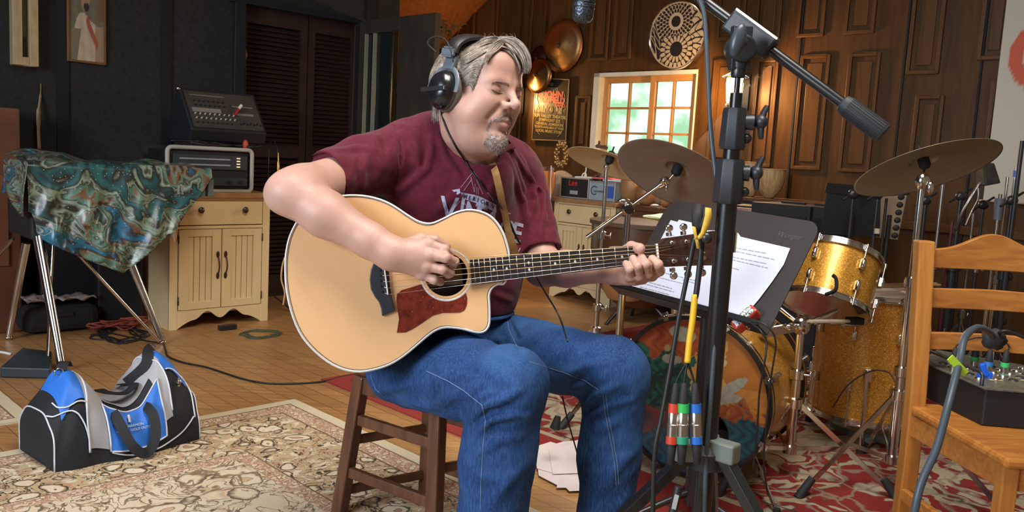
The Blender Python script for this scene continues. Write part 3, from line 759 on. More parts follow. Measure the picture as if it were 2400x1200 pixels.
def shirt_sdf(p):
    tax = (tR, tF, Z)
    d = s_ell(p, P(1080, 450, 2.27), (.205, .135, .19), tax)
    d = U(d, s_ell(p, P(1080, 640, 2.28), (.175, .150, .20), tax), .09)
    d = U(d, s_cone(p, P(945, 352, 2.19), P(1195, 378, 2.36), .060, .055), .07)
    d = U(d, s_cone(p, P(1080, 335, 2.20), P(1120, 420, 2.16), .070, .085), .06)
    d = U(d, s_cone(p, P(1052, 305, 2.25), P(960, 338, 2.22), .050, .060), .05)
    d = U(d, s_cone(p, P(1150, 372, 2.20), P(1200, 392, 2.30), .050, .056), .05)
    hem = P(1150, 742, 2.2)
    # sleeves
    a = s_cone(p, SHR+V(0, 0, .002), HEMR+hnR*.03, .074, .063); a = U(a, s_cone(p, P(940, 345, 2.17), P(845, 375, 2.10), .055, .060), .03)
    a = np.maximum(a, s_plane(p, HEMR, hnR))
    a = np.maximum(a, -(np.maximum(s_cone(p, HEMR-hnR*.03, HEMR+hnR*.05, .0565, .0575), -s_plane(p, HEMR-hnR*.012, hnR))))
    l = s_cone(p, SHL, HEML+hnL*.03, .070, .061); l = np.maximum(l, s_plane(p, HEML, hnL))
    l = np.maximum(l, -(np.maximum(s_cone(p, HEML-hnL*.03, HEML+hnL*.05, .0520, .0520), -s_plane(p, HEML-hnL*.012, hnL))))
    d = U(d, a, .035); d = U(d, l, .028)
    q = p
    if SFold: d = d-folds(p, SFold)
    d = d+sn(p, 34, 3)*.0040+sn(p, 75, 5)*.0012
    d = np.maximum(d, -s_plane(p, V(0, 0, .635), V(.05, 0, 1)))
    # neck opening
    nk = s_cone(p, NKA, NKB, .061, .063); d = S(d, nk, .006)
    return d
    return d
lo = np.array([-.50, 1.92, .60]); hi = np.array([.22, 2.66, 1.20])
_v, _f = nets(shirt_sdf, lo, hi, .009)
surf_folds([([(927, 295), (939, 363), (921, 453)], .007, -.006), ([(1013, 322), (1001, 394), (960, 430), (933, 453)], .010, .012), ([(1025, 312), (1047, 369), (1081, 413)], .009, .011), ([(1040, 330), (1062, 375), (1098, 420)], .008, -.007),
    ([(945, 292), (975, 350), (985, 420)], .011, .010), ([(990, 300), (1002, 350), (990, 400)], .010, -.007), ([(1186, 363), (1229, 474), (1238, 540)], .010, .012), ([(1204, 357), (1248, 425), (1257, 470), (1240, 520)], .008, .010), ([(1223, 369), (1272, 450), (1278, 520)], .008, .010),
    ([(1212, 372), (1238, 440), (1246, 500)], .007, -.009), ([(880, 320), (850, 400), (845, 450)], .013, .007), ([(834, 370), (816, 437)], .012, .006), ([(900, 330), (880, 440)], .012, -.006), ([(780, 352), (830, 345), (880, 350)], .010, .005), ([(1090, 440), (1050, 470), (1020, 500)], .012, .006),
    ([(1275, 500), (1262, 560), (1240, 600)], .010, .008), ([(1300, 540), (1270, 575)], .009, .007), ([(1160, 690), (1200, 705), (1225, 700)], .008, .006), ([(1160, 725), (1200, 730), (1228, 720)], .008, .006), ([(1120, 520), (1150, 440), (1175, 400)], .010, .005)], bvh_of(_v, _f), SFold)
sv, sf = nets(shirt_sdf, lo, hi, .0034, band=.02)
shirt = obj('t_shirt', (sv, sf), shirtm, man, 180)
SB = bvh_of(sv, sf)
# collar band follows the edge of the opening
# collar rib
cp = [hit(SB, *q, .001) for q in ((1027, 272), (1036, 292), (1046, 309), (1057, 324), (1070, 339), (1085, 351), (1103, 361), (1122, 367), (1142, 369), (1160, 365), (1176, 356), (1188, 346))]
cp = [q for q in cp if q is not None]; CPc = sum(cp, V(0, 0, 0))/len(cp); e_ = cp[-1]; f_ = cp[0]
cp += [e_+V(.012, .03, .01), (e_+f_)/2+V(.03, .11, .02), (e_+f_)/2+V(-.04, .11, .035), f_+V(-.006, .05, .012)]
m = M(); m.tube(spline(cp, 4, True), .0085, 10, closed=True, flat=.45, hint=(0, -.4, 1)); COL = bvh_of(m.v, m.f); obj('collar', m, mat('maroon_rib', (.10, .011, .021), .85, bmp=.2, bscale=500), shirt, 180)
# ---- print on the shirt
ink = mat('faded_print_ink', (.42, .44, .56), .8, c2=(.22, .16, .22), scale=60, lo=.45, hi=.75)
ink2 = mat('thin_print_ink', (.40, .20, .25), .8)
def on_shirt(px, py, off=.0013): return hit(SB, px, py, off)
def print_text(m, txt, fn, size, bold=0):
    vs, fs = text_mesh(txt, size, bold=bold, res=2)
    bm = bmesh.new(); bv = [bm.verts.new(x) for x in vs]
    for f in fs:
        try: bm.faces.new([bv[i] for i in f])
        except ValueError: pass
    bmesh.ops.triangulate(bm, faces=bm.faces)
    for _ in range(3):
        es = [e for e in bm.edges if e.calc_length() > 5]
        if es: bmesh.ops.subdivide_edges(bm, edges=es, cuts=1); bmesh.ops.triangulate(bm, faces=bm.faces)
    bm.verts.index_update(); out = [on_shirt(*fn(x.co.x, x.co.y)) for x in bm.verts]
    fl = [tuple(x.index for x in f.verts) for f in bm.faces if all(out[x.index] is not None for x in f.verts)]
    ok = [p if p is not None else V(0, 0, 0) for p in out]; bm.free()
    used = sorted({i for f in fl for i in f}); mp_ = {i: k for k, i in enumerate(used)}
    m.add([ok[i] for i in used], [tuple(mp_[i] for i in f) for f in fl]); return m
# word VINTAGE along an arc falling to the right, letter by letter
m = M()
for ch, x, y, rot, sz in (('V', 1052, 494, 6, 84), ('I', 1083, 491, 9, 72), ('N', 1106, 497, 14, 58), ('T', 1122, 502, 22, 58), ('A', 1150, 512, 30, 56), ('G', 1184, 534, 44, 56), ('E', 1210, 548, 14, 66)):
    c_, s_ = math.cos(R(rot)), math.sin(R(rot)); print_text(m, ch, lambda a, b_, c_=c_, s_=s_, x=x, y=y: (x+a*c_*.8+b_*s_*.9-0*a, y+a*s_*.8-b_*c_), sz, bold=1.2)
for ch, x, y in (('X', 1213, 593),): print_text(m, ch, lambda a, b_, x=x, y=y: (x+a*.7, y-b_), 30)
# banner
def strip(m, up, lo_):
    a = [on_shirt(*q) for q in up]; b_ = [on_shirt(*q) for q in lo_]
    for i in range(len(a)-1):
        if None not in (a[i], a[i+1], b_[i], b_[i+1]): m.add([a[i], a[i+1], b_[i+1], b_[i]], [(0, 1, 2, 3)])
def lerp_(a, b_, n): return [(a[0]+(b_[0]-a[0])*i/n, a[1]+(b_[1]-a[1])*i/n) for i in range(n+1)]
strip(m, lerp_((1080, 450), (1120, 458), 8)+lerp_((1125, 460), (1162, 479), 8), lerp_((1086, 465), (1118, 476), 8)+lerp_((1123, 478), (1163, 498), 8))
strip(m, lerp_((1060, 446), (1078, 442), 4), lerp_((1072, 456), (1079, 452), 4)); strip(m, lerp_((1180, 492), (1195, 500), 3), lerp_((1182, 500), (1196, 502), 3))
obj('print', m, ink, shirt)
m = M()
for ch, x, y, rot in (('A', 1085, 459, 10), ('M', 1091, 461, 10), ('E', 1101, 464, 10), ('R', 1111, 466, 12), ('I', 1120, 469, 15), ('C', 1130, 472, 20), ('A', 1142, 477, 25), ('N', 1154, 483, 27)):
    c_, s_ = math.cos(R(rot)), math.sin(R(rot)); print_text(m, ch, lambda a, b_, c_=c_, s_=s_, x=x, y=y: (x+a*c_*.75+b_*s_*.9, y+a*s_*.75-b_*c_), 14, bold=.3)
for v_ in m.v: v_ += (CAM-v_).normalized()*.0008
obj('banner_lettering', m, mat('dark_ink', (.05, .014, .04), .8), shirt)
m = M()
def pline(m, a, b_, w_=1.6):
    n = 8; dx, dy = b_[0]-a[0], b_[1]-a[1]; l = math.hypot(dx, dy); nx, ny = -dy/l*w_/2, dx/l*w_/2
    strip(m, lerp_((a[0]+nx, a[1]+ny), (b_[0]+nx, b_[1]+ny), n), lerp_((a[0]-nx, a[1]-ny), (b_[0]-nx, b_[1]-ny), n))
for a, b_ in (((1080, 440), (1110, 402)), ((1110, 402), (1156, 470)), ((1087, 447), (1105, 422)), ((1104, 414), (1112, 450)), ((1112, 410), (1132, 455)), ((1114, 430), (1113, 450)), ((1118, 438), (1118, 454)), ((1122, 440), (1122, 456)), ((1068, 485), (1078, 470)), ((1088, 475), (1102, 490))): pline(m, a, b_)
obj('mountain_line_art', m, ink2, shirt)
# ---- jeans
jeans, N, L, b = newmat('blue_denim'); v = coord(N, L)
f = noise(N, L, v, 5, 4, .6); f2 = noise(N, L, coord(N, L, (1, 1, .15)), 300, 3, .7)
c = ramp(N, L, f, [(.32, (.008, .024, .080)), (.5, (.014, .045, .150)), (.68, (.032, .090, .24))])
c = mixc(N, L, ramp(N, L, f2, [(.4, (0, 0, 0)), (.75, (.5, .5, .5))]), c, (.07, .16, .34))
L.new(c, b.inputs['Base Color']); b.inputs['Roughness'].default_value = .85; b.inputs['Specular IOR Level'].default_value = .15
bump(N, L, b, f2, .25, .001)
JF = []
CR = (HIPR+HIPL)/2
def jeans_sdf(p):
    d = s_ell(p, P(1060, 800, 2.30), (.185, .150, .115), (tR, tF, Z))
    kr = KNR; kl = KNL
    d = U(d, s_cone(p, HIPR+V(.0, 0, -.01), kr+V(-.01, .03, -.01), .105, .088), .06)
    d = U(d, s_cone(p, P(935, 870, 2.20), P(1080, 900, 1.98), .085, .082), .05)
    l = s_cone(p, HIPL+V(0, 0, -.005), kl+V(-.01, .03, -.01), .100, .080)
    d = U(d, l, .035)
    cr_ = U(s_sph(p, kr, .083), s_cone(p, kr+V(-.012, .012, -.045), ANR+V(-.01, -.01, 0), .088, .078), .03)
    cl = U(s_sph(p, kl, .079), s_cone(p, kl+V(.005, .012, -.045), ANL+V(0, -.01, 0), .080, .070), .03)
    d = U(d, cr_, .03); d = U(d, cl, .03)
    # deep creases behind the knees
    for a, b_ in ((P(1098, 1000, 1.99), P(1140, 965, 1.86)), (P(1378, 968, 2.14), P(1415, 930, 2.05))):
        d = S(d, s_cone(p, a, b_, .010, .003), .03)
    d = S(d, s_cone(p, P(1196, 800, 2.12), P(1230, 880, 1.98), .012, .006), .03)
    if JF: d = d-folds(p, JF)
    d = d+sn(p, 26, 9)*.0050+sn(p, 60, 11)*.0016
    d = np.maximum(d, -(p[:, 2]-.075)); d = np.maximum(d, s_plane(p, V(0, 0, .66), V(-.05, 0, 1)))
    # a flat seat where he sits
    return d
lo, hi = bbox_([HIPR, HIPL, KNR, KNL, ANR, ANL], .2); lo[2] = .06; hi[2] = .70
_v, _f = nets(jeans_sdf, lo, hi, .011)
surf_folds([([(1104, 983), (1137, 950), (1179, 937), (1217, 917)], .010, .014), ([(1104, 967), (1125, 933), (1167, 917)], .009, .010), ([(1112, 990), (1150, 968), (1200, 955)], .008, -.008), ([(983, 867), (1017, 833), (1067, 800)], .016, .009), ([(1017, 950), (1067, 925), (1108, 917)], .014, .010),
    ([(1167, 796), (1204, 821)], .010, .010), ([(1242, 800), (1292, 775)], .012, .008), ([(1292, 842), (1342, 808)], .013, .007), ([(1371, 950), (1400, 925), (1450, 900)], .010, .013), ([(1325, 883), (1375, 858), (1420, 850)], .013, .008), ([(1125, 1008), (1150, 985), (1200, 975), (1245, 975)], .009, .010),
    ([(1120, 1060), (1170, 1030), (1230, 1020)], .013, .007), ([(1150, 1180), (1200, 1120), (1240, 1080)], .016, .007), ([(1385, 975), (1430, 950), (1490, 935)], .010, .010), ([(1400, 1010), (1450, 985), (1510, 980)], .012, .008), ([(1410, 1150), (1460, 1080), (1500, 1040)], .016, .007),
    ([(1200, 750), (1245, 738), (1283, 742)], .010, .010), ([(1221, 783), (1267, 754), (1300, 760)], .010, .009), ([(880, 920), (930, 905), (990, 900)], .014, .009), ([(900, 945), (960, 945), (1030, 960)], .012, .007), ([(1190, 745), (1210, 790), (1215, 830)], .009, -.008), ([(1310, 940), (1340, 915), (1370, 900)], .012, .009),
    ([(1060, 850), (1120, 880), (1160, 900)], .016, -.005), ([(1100, 1090), (1135, 1120), (1180, 1130)], .012, .006), ([(1440, 1190), (1480, 1150), (1520, 1140)], .013, .006)], bvh_of(_v, _f), JF)
jv, jf = nets(jeans_sdf, lo, hi, .0040, band=.02)
jo = obj('jeans', (jv, jf), jeans, man, 180); JB = bvh_of(jv, jf)
# seams and stitching
def seam(px, r=.0018, off=.0005, n=10):
    pts = []
    for i in range(len(px)-1):
        for q in lerp_(px[i], px[i+1], n)[:-1]:
            h_ = hit(JB, q[0], q[1], off)
            if h_ is not None: pts.append(h_)
    return pts
stitch = mat('pale_stitching', (.16, .24, .36), .8)
m = M()
for a in ([(1000, 870), (1050, 893), (1090, 918), (1130, 950), (1138, 985), (1132, 1050), (1128, 1120), (1126, 1200)], [(1240, 848), (1270, 858), (1320, 873), (1370, 892), (1405, 915)],
          [(1420, 925), (1425, 970), (1437, 1030), (1447, 1090), (1450, 1140)], [(1414, 928), (1419, 972), (1431, 1032), (1441, 1092), (1444, 1142)], [(868, 878), (880, 912), (905, 933)], [(1188, 742), (1192, 770), (1205, 800), (1212, 812)]):
    pts = seam(a)
    if len(pts) > 3: m = M(); m.tube(pts, .0008, 5); obj('stitching', m, stitch, jo)
m = M(); m.tube([P(1060, 800, 2.30)+tR*(.150*math.cos(a))+tF*(.135*math.sin(a))+V(0, 0, .085) for a in [2*math.pi*k/40 for k in range(40)]], .018, 8, closed=True, flat=.3, hint=(0, 0, 1))
obj('waistband', m, jeans, jo, 180)
# shoes
shoe = mat('brown_leather_shoe', (.05, .03, .02), .5)
for an in (ANR, ANL):
    m = M(); c0 = V(an.x, an.y, 0)+tF*.06; m.ell(c0+V(0, 0, .045), (.05, .14, .05), (tR, tF, Z), 20, 12, lambda q: 1-.25*max(0, q.y)*max(0, q.z)); s_ = obj('shoe', m, shoe, man, 180)
    m = M(); m.prism([c0+tR*(.05*math.cos(a))+tF*(.145*math.sin(a)) for a in [2*math.pi*k/28 for k in range(28)]], V(0, 0, .02)); obj('shoe_sole', m, rubber, s_)
# ---- hair
hairm, N, L, b = newmat('grey_brown_hair'); f = noise(N, L, coord(N, L), 38, 4, .7)
L.new(ramp(N, L, f, [(.3, (.09, .062, .043)), (.44, (.20, .155, .12)), (.58, (.36, .31, .26)), (.72, (.56, .52, .46))]), b.inputs['Base Color']); b.inputs['Roughness'].default_value = .5
bump(N, L, b, noise(N, L, coord(N, L, (1, 1, .3)), 180, 3), .5, .003)
def hair_cap(p):
    q = hloc(p); ax_ = np.abs(q[:, 0])
    d = s_ell(q, (0, -.020, .028), (.0820, .103, .080))
    d = U(d, s_cone(q, (0, -.070, .0), (0, -.068, -.052), .062, .048), .03)
    for s_ in (-1, 1):   # sideburns in front of the ears
        d = U(d, s_ell(q, (s_*.068, .018, -.002), (.0085, .017, .040)), .012)
    # hairline: remove the face side
    y, z = q[:, 1], q[:, 2]
    fl = (y-(.040+.18*np.clip(z-.045, -.2, .03)+.35*np.clip(z-.075, 0, 1)))*.8
    cut = np.where(z > .035, fl, (y-(.030+.10*(z-.035)))*.9)
    d = S(d, -cut, .008)
    d = np.maximum(d, -(z+.085)+.0)
    th = np.arctan2(q[:, 0], q[:, 2]-.02)
    return (d+np.sin(th*70+y*40+sn(p, 40, 2)*6)*.0006+sn(p, 60, 4)*.0018)*HS
hv, hf_ = nets(hair_cap, hd_c-.17, hd_c+.17, .0022)
ho = obj('hair', (hv, hf_), hairm, man, 180)
locks = M(); rnd = random.Random(3); CB = bvh_of(np.concatenate([hv, parts[0][0]]), np.concatenate([hf_, parts[0][1]+len(hv)]))
def lockpx(pts, r, jit=2.5, d0=1.98, up=.005):
    jx, jy = rnd.gauss(0, jit), rnd.gauss(0, jit); out = []; dl = None
    for i, q in enumerate(pts):
        x, y = q[0]+jx*(.4+.15*i), q[1]+jy*(.4+.15*i); h_ = hit(CB, x, y)
        d_ = (h_-CAM).dot(_F) if h_ is not None and (h_-CAM).dot(_F) < 2.2 else None
        if d_ is None: d_ = dl if dl else d0
        elif dl is not None: d_ = min(max(d_, dl-.02), dl+.02)
        dl = d_; out.append(P(x, y, d_-up))
    sp_ = spline(out, 4); k = len(sp_); locks.tube(sp_, [max(.0003, r*(.5+.5*math.sin(math.pi*min(1, (i+2)/k)))*(1-.85*(i/(k-1))**3)) for i in range(k)], 5, flat=.6)
def between(A, B, t): return [(a[0]+(b_[0]-a[0])*t, a[1]+(b_[1]-a[1])*t) for a, b_ in zip(A, B)]
LA = [(1168, 88), (1202, 89), (1226, 105), (1240, 129), (1243, 152), (1237, 170)]
LB = [(1168, 93), (1190, 108), (1205, 124), (1215, 142), (1221, 160), (1221, 173)]
LC = [(1180, 90), (1160, 99), (1148, 113), (1140, 129), (1137, 142), (1136, 150)]
LD = [(1184, 96), (1178, 108), (1168, 117), (1160, 122), (1152, 130), (1147, 139)]
LE = [(1176, 92), (1186, 104), (1196, 118), (1206, 126), (1214, 134), (1220, 146)]
for i in range(70): lockpx(between(LA, LB, rnd.random()), rnd.uniform(.0016, .0034), 2.2, 1.99, .004+.012*rnd.random())
for i in range(46): lockpx(between(LC, LD, rnd.random()), rnd.uniform(.0016, .0030), 1.6, 1.97, .004+.008*rnd.random())
for i in range(30): lockpx(between(LB, LE, rnd.random()), rnd.uniform(.0016, .0030), 1.6, 1.98, .004+.006*rnd.random())
BA_ = [(1182, 88), (1150, 86), (1122, 96), (1100, 110), (1082, 128)]; BBq = [(1150, 112), (1135, 122), (1115, 134), (1096, 144), (1078, 150)]
SA_ = [(1137, 136), (1122, 136), (1106, 146), (1092, 158), (1080, 168)]; SB_ = [(1107, 214), (1104, 204), (1098, 200), (1092, 202), (1086, 208)]
for i in range(110): lockpx(between(BA_, BBq, rnd.random()), rnd.uniform(.0010, .0022), 2, 2.0, .003+.003*rnd.random())
for i in range(120): lockpx(between(SA_, SB_, rnd.random()), rnd.uniform(.0008, .0016), 2, 1.98, .002+.002*rnd.random())
LF = [(1150, 120), (1160, 113), (1175, 114), (1192, 122), (1205, 135), (1213, 150)]; LG = [(1156, 100), (1172, 96), (1188, 102), (1204, 115), (1216, 132), (1222, 152)]
for i in range(70): lockpx(between(LF, LG, rnd.random()), rnd.uniform(.0014, .0028), 1.6, 1.98, .003+.005*rnd.random())
for i in range(14): x = rnd.uniform(1110, 1220); lockpx([(x, 92), (x+rnd.uniform(-4, 4), 86), (x+rnd.uniform(-9, 9), 79+rnd.uniform(-3, 3))], .0006, 1, 2.02, .0)
def lock(path, r, jit=.004):
    j = V(rnd.uniform(-jit, jit), rnd.uniform(-jit, jit), rnd.uniform(-jit, jit)); pts = spline([hw_(*a)+j for a in path], 4); k = len(pts); locks.tube(pts, [r*(1-.75*(i/(k-1))**3) for i in range(k)], 5, flat=.6)
for i in range(60):
    a = rnd.uniform(-1.4, 1.4); lock([(.066*math.sin(a), -.04-.070*math.cos(a), -.005), (.060*math.sin(a), -.045-.062*math.cos(a), -.045), (.056*math.sin(a), -.048-.060*math.cos(a), -.078-.012*rnd.random())], .0025)
for i in range(90):
    t = rnd.random(); z0 = .095-.10*t; xx = lambda y, z: (.082*math.sqrt(max(.05, 1-((y+.02)/.103)**2-((z-.028)/.080)**2))+.001)
    lock([(xx(y, z), y, z) for y, z in ((.034-.012*t, z0), (.008, z0-.004), (-.025, z0-.012), (-.060, z0-.026))], rnd.uniform(.0015, .0028), .003)
obj('hair_locks', locks, hairm, ho, 180)
beard, N, L, b = newmat('grey_goatee'); f = noise(N, L, coord(N, L), 130, 3, .7)
L.new(ramp(N, L, f, [(.33, (.34, .20, .15)), (.5, (.27, .21, .185)), (.65, (.45, .41, .385))]), b.inputs['Base Color']); b.inputs['Roughness'].default_value = .7
bump(N, L, b, noise(N, L, coord(N, L), 420, 3), .7, .003)
def goatee(p):
    q = hloc(p); m_ = q.copy(); m_[:, 0] = np.abs(m_[:, 0])
    reg = s_ell(m_, (0, .082, -.108), (.036, .030, .020)); 
    return np.maximum(head_sdf(p)/HS-.0022-sn(p, 300, 6)*.0008, reg+sn(p, 260, 12)*.003+sn(p, 700, 13)*.0015)*HS
lo = np.array(tuple(hw_(0, .08, -.09)))-.075
gv, gf = nets(goatee, lo, lo+.15, .0014)
gb = obj('goatee', (gv, gf), beard, man, 180)
def lips_(p):
    q = hloc(p); m_ = q.copy(); m_[:, 0] = np.abs(m_[:, 0])
    reg = np.minimum(s_cone(m_, (0, .102, -.0545), (.022, .0885, -.0595), .0036, .0018), s_cone(m_, (0, .100, -.0665), (.020, .089, -.0640), .0046, .0022))
    return np.maximum(head_sdf(p)/HS-.0004, reg)*HS
lo = np.array(tuple(hw_(0, .095, -.06)))-.035
lv, lf3 = nets(lips_, lo, lo+.07, .0009); obj('lips', (lv, lf3), mat('lip_pink', (.46, .22, .18), .5, c2=(.40, .18, .15)), man, 180)
def onskin(pts_, it=5):   # move local points along his forward direction onto the skin
    q = np.array([tuple(hw_(*a)) for a in pts_], dtype=np.float32); f_ = np.array(tuple(hF), dtype=np.float32)
    for _ in range(it): q = q-f_*head_sdf(q)[:, None]*1.05
    return q
def hairs(name, spec_, par, mt_):
    m = M(); q = onskin([a[0] for a in spec_])
    for p_, (a, dr, ln) in zip(q, spec_):
        p0 = V(*p_); d_ = (hR*dr[0]+hF*dr[1]+hU*dr[2]).normalized(); m.tube([p0-d_*.0005, p0+d_*ln*.6, p0+d_*ln-hU*.0008], [.00042, .00036, .0001], 3)
    return obj(name, m, mt_, par)
sp_ = []
for i in range(900):   # chin
    a = rnd.uniform(0, 6.28); rr_ = math.sqrt(rnd.random()); x = .037*rr_*math.cos(a); z_ = -.105+.024*rr_*math.sin(a); sp_.append(((x, .085, z_), (x*14+rnd.uniform(-.5, .5), .35, -.9), rnd.uniform(.004, .009)))
for i in range(620):   # moustache and mouth corners
    x = rnd.uniform(-.030, .030); t = abs(x)/.030; z_ = -.0450-.014*t**1.6+rnd.uniform(-.0055, .0055)*(1-.35*t); sp_.append(((x, .10, z_), (x*22, .35, -1), rnd.uniform(.003, .005)))
for i in range(220):
    s2 = rnd.choice((-1, 1)); t = rnd.random(); sp_.append(((s2*(.030+.003*math.sin(t*3)+rnd.uniform(-.003, .003)), .085, -.059-.032*t), (s2*.3, .35, -1), rnd.uniform(.002, .004)))
hairs('beard_hairs', sp_, gb, beard)
for s_ in (-1, 1):
    sp_ = []
    for i in range(230):
        t = rnd.random(); sp_.append(((s_*(.013+.036*t), .10, .0185+.0045*math.sin(t*2.4)-.004*t+rnd.uniform(-.0032, .0032)*(1-.4*t)), (s_*1.2, .25, .35-.5*t), rnd.uniform(.003, .006)))
    hairs('eyebrow', sp_, man, mat('brow_brown', (.38, .23, .17), .7, c2=(.46, .30, .23), scale=200) if 'brow_brown' not in MT else MT['brow_brown'])
for s_ in (-1, 1):
    m = M(); pts = []
    for i in range(9):
        t = i/8; q = np.array([tuple(hw_(s_*(.0185+.030*t), .10, -.0010-.0024*math.sin(t*math.pi)+.0035*t))], dtype=np.float32)
        for _ in range(6): q = q-np.array(tuple(hF), dtype=np.float32)*head_sdf(q)[0]
        pts.append(V(*q[0])+hF*.0002)
    m.tube(pts, [.0003, .0009, .0013, .0014, .0013, .0012, .001, .0008, .0003], 5); obj('eyelashes', m, mat('lash_brown', (.045, .022, .016), .8), man)
# ---- headphones
hpm = mat('grey_satin_plastic', (.13, .15, .18), .35); hpk = mat('glossy_black_cup', (.010, .011, .014), .22, spec=.7); pad = mat('black_leatherette', (.014, .013, .014), .45); velr = mat('velour_pad', (.16, .135, .125), .9)
hp = thing('headphones', 'large black closed headphones worn over the ears of the seated man', 'headphones', HC+V(0, 0, -.05))
for s_ in (-1, 1):
    cx = s_*.094; o = hw_(cx, -.014, -.016); axn = (hR*s_-hU*.06).normalized(); fu = hF; uu = axn.cross(fu); uu = hU
    def ovr(m, prof, o=o, axn=axn):
        b_ = len(m.v); n = 36
        for r_, z_ in prof:
            for k in range(n):
                a = 2*math.pi*k/n; m.v.append(o+hF*(r_*.82*math.cos(a))+hU*(r_*math.sin(a))+axn*z_)
        for i in range(len(prof)-1):
            for k in range(n): l = (k+1) % n; m.f.append((b_+i*n+k, b_+i*n+l, b_+(i+1)*n+l, b_+(i+1)*n+k))
        return m
    m = ovr(M(), [(.0002, .030), (.015, .0295), (.030, .026), (.040, .018), (.0455, .006), (.046, .0), (.046, -.006), (.0455, -.006), (.0002, -.006)]); cu = obj('ear_cup', m, hpk, hp, 50)
    m = ovr(M(), [(.0445, -.005), (.049, -.008), (.0505, -.015), (.049, -.022), (.043, -.026), (.030, -.024), (.026, -.012)]); obj('ear_pad', m, velr, hp, 180)
    m = M(); fb = (hF+hU*.16).normalized(); m.box(o+axn*.0285-hF*.004, (.080, .009, .011), (fb, axn, fb.cross(axn))); obj('cup_bar', m, blackm, cu, bev=.002)
    # fork
    m = M(); pts = []
    for k in range(17):
        a = math.pi*(-.02+1.04*k/16); pts.append(o+hF*(.0445*math.cos(a))+hU*(.052*math.sin(a)+.002)+axn*(.004-.010*math.sin(a)))
    m.tube(pts, .0062, 8, flat=.55, hint=axn); m.bar(o+hU*.050-axn*.004, o+hU*.082-axn*.012, .034, .007, axn); obj('cup_yoke', m, hpm, hp, 60)
def band(x0, n=25, r=.0, lift=0):
    out = []
    for k in range(n):
        a = math.pi*(.5-1.0)*0+ math.pi*k/(n-1); out.append(hw_(math.cos(a)*(.094+lift), -.014-.004*math.sin(a), .066+math.sin(a)*(.049+lift)))
    return out
bp = band(0); m = M(); rows = []
for i, p_ in enumerate(bp):
    rows.append([p_+hF*-.021, p_+hF*.021]); 
rw = []
for i, p_ in enumerate(bp):
    t = (bp[min(i+1, 24)]-bp[max(i-1, 0)]).normalized(); nn = hF.cross(t).normalized(); nn = nn if nn.dot(p_-hw_(0, -.02, .05)) > 0 else -nn
    rw.append([p_-hF*.021-nn*.007, p_-hF*.021, p_-hF*.012+nn*.006, p_+hF*.012+nn*.006, p_+hF*.021, p_+hF*.021-nn*.007, p_-hF*.021-nn*.007])
m.grid(rw); obj('headband', m, pad, hp, 45)
for s_ in (-1, 1):
    m = M(); p0 = hw_(s_*.096, -.016, .066); m.box(p0, (.008, .040, .016), (hR, hF, hU))
    for dz in (.010, -.010): m.box(p0+hU*dz, (.0095, .028, .004), (hR, hF, hU))
    obj('size_slider', m, hpm, hp, bev=.0015)
m = M(); m.tube(spline([hw_(-.106, -.040, .060), hw_(-.120, -.060, .078), hw_(-.112, -.048, .094), hw_(-.108, -.020, .090), hw_(-.108, .002, .070), hw_(-.104, .012, .045)], 6), .0016, 6); obj('signal_lead', m, cable, hp, 180)
def front(x, y, off, d0=2.06):
    hs3 = [h for h in (hit(SB, x, y, off), hit(CB, x, y, off), hit(COL, x, y, off)) if h is not None]
    return min(hs3, key=lambda h: (h-CAM).length) if hs3 else P(x, y, d0)
m = M(); pts = [P(1033, 250, 1.955)]+[front(*q, .003, 1.98) for q in ((1037, 264), (1044, 288), (1054, 312), (1066, 334), (1075, 350))]
for q in ((1090, 378), (1110, 408), (1135, 440), (1165, 475), (1185, 505), (1205, 550), (1228, 592)):
    pts.append(front(*q, .004))
pts += [P(1245, 625, 2.12), P(1275, 680, 2.12), P(1310, 740, 2.13), P(1330, 800, 2.0)]
m.tube(spline(pts, 6), .0023, 7); obj('headphone_cable', m, cable, hp, 180)
# ---- guitar strap (part of the guitar)
tanm = mat('tan_leather_strap', (.48, .27, .09), .6, c2=(.40, .21, .07), scale=40)
ctr = []
for q in ((1148, 368), (1151, 377), (1157, 400), (1163, 425), (1169, 450), (1174, 475), (1179, 500), (1184, 525), (1190, 550), (1197, 575), (1205, 600)):
    ctr.append(front(*q, .006))
ctr = spline([ctr[0]+V(-.004, .012, .012)]+ctr, 4); m = M(); rows = []
for i, p_ in enumerate(ctr):
    t = (ctr[min(i+1, len(ctr)-1)]-ctr[max(i-1, 0)]).normalized(); vd = (CAM-p_).normalized(); sd = t.cross(vd).normalized(); w_ = .0088 if p_.z > .85 else .0095
    lf_ = vd*.004; rows.append([p_-sd*w_+lf_-vd*.003, p_-sd*w_+lf_, p_+sd*w_+lf_, p_+sd*w_+lf_-vd*.003, p_-sd*w_+lf_-vd*.003])
m.grid(rows); obj('strap', m, tanm, gt, 60)
m = M(); pts = [P(668, 604, 2.02), P(662, 625, 2.03), P(660, 655, 2.03), P(668, 685, 2.03), P(664, 715, 2.03)]; m.tube(spline(pts, 4), .0028, 6); obj('strap_end_lace', m, tanm, gt, 180)
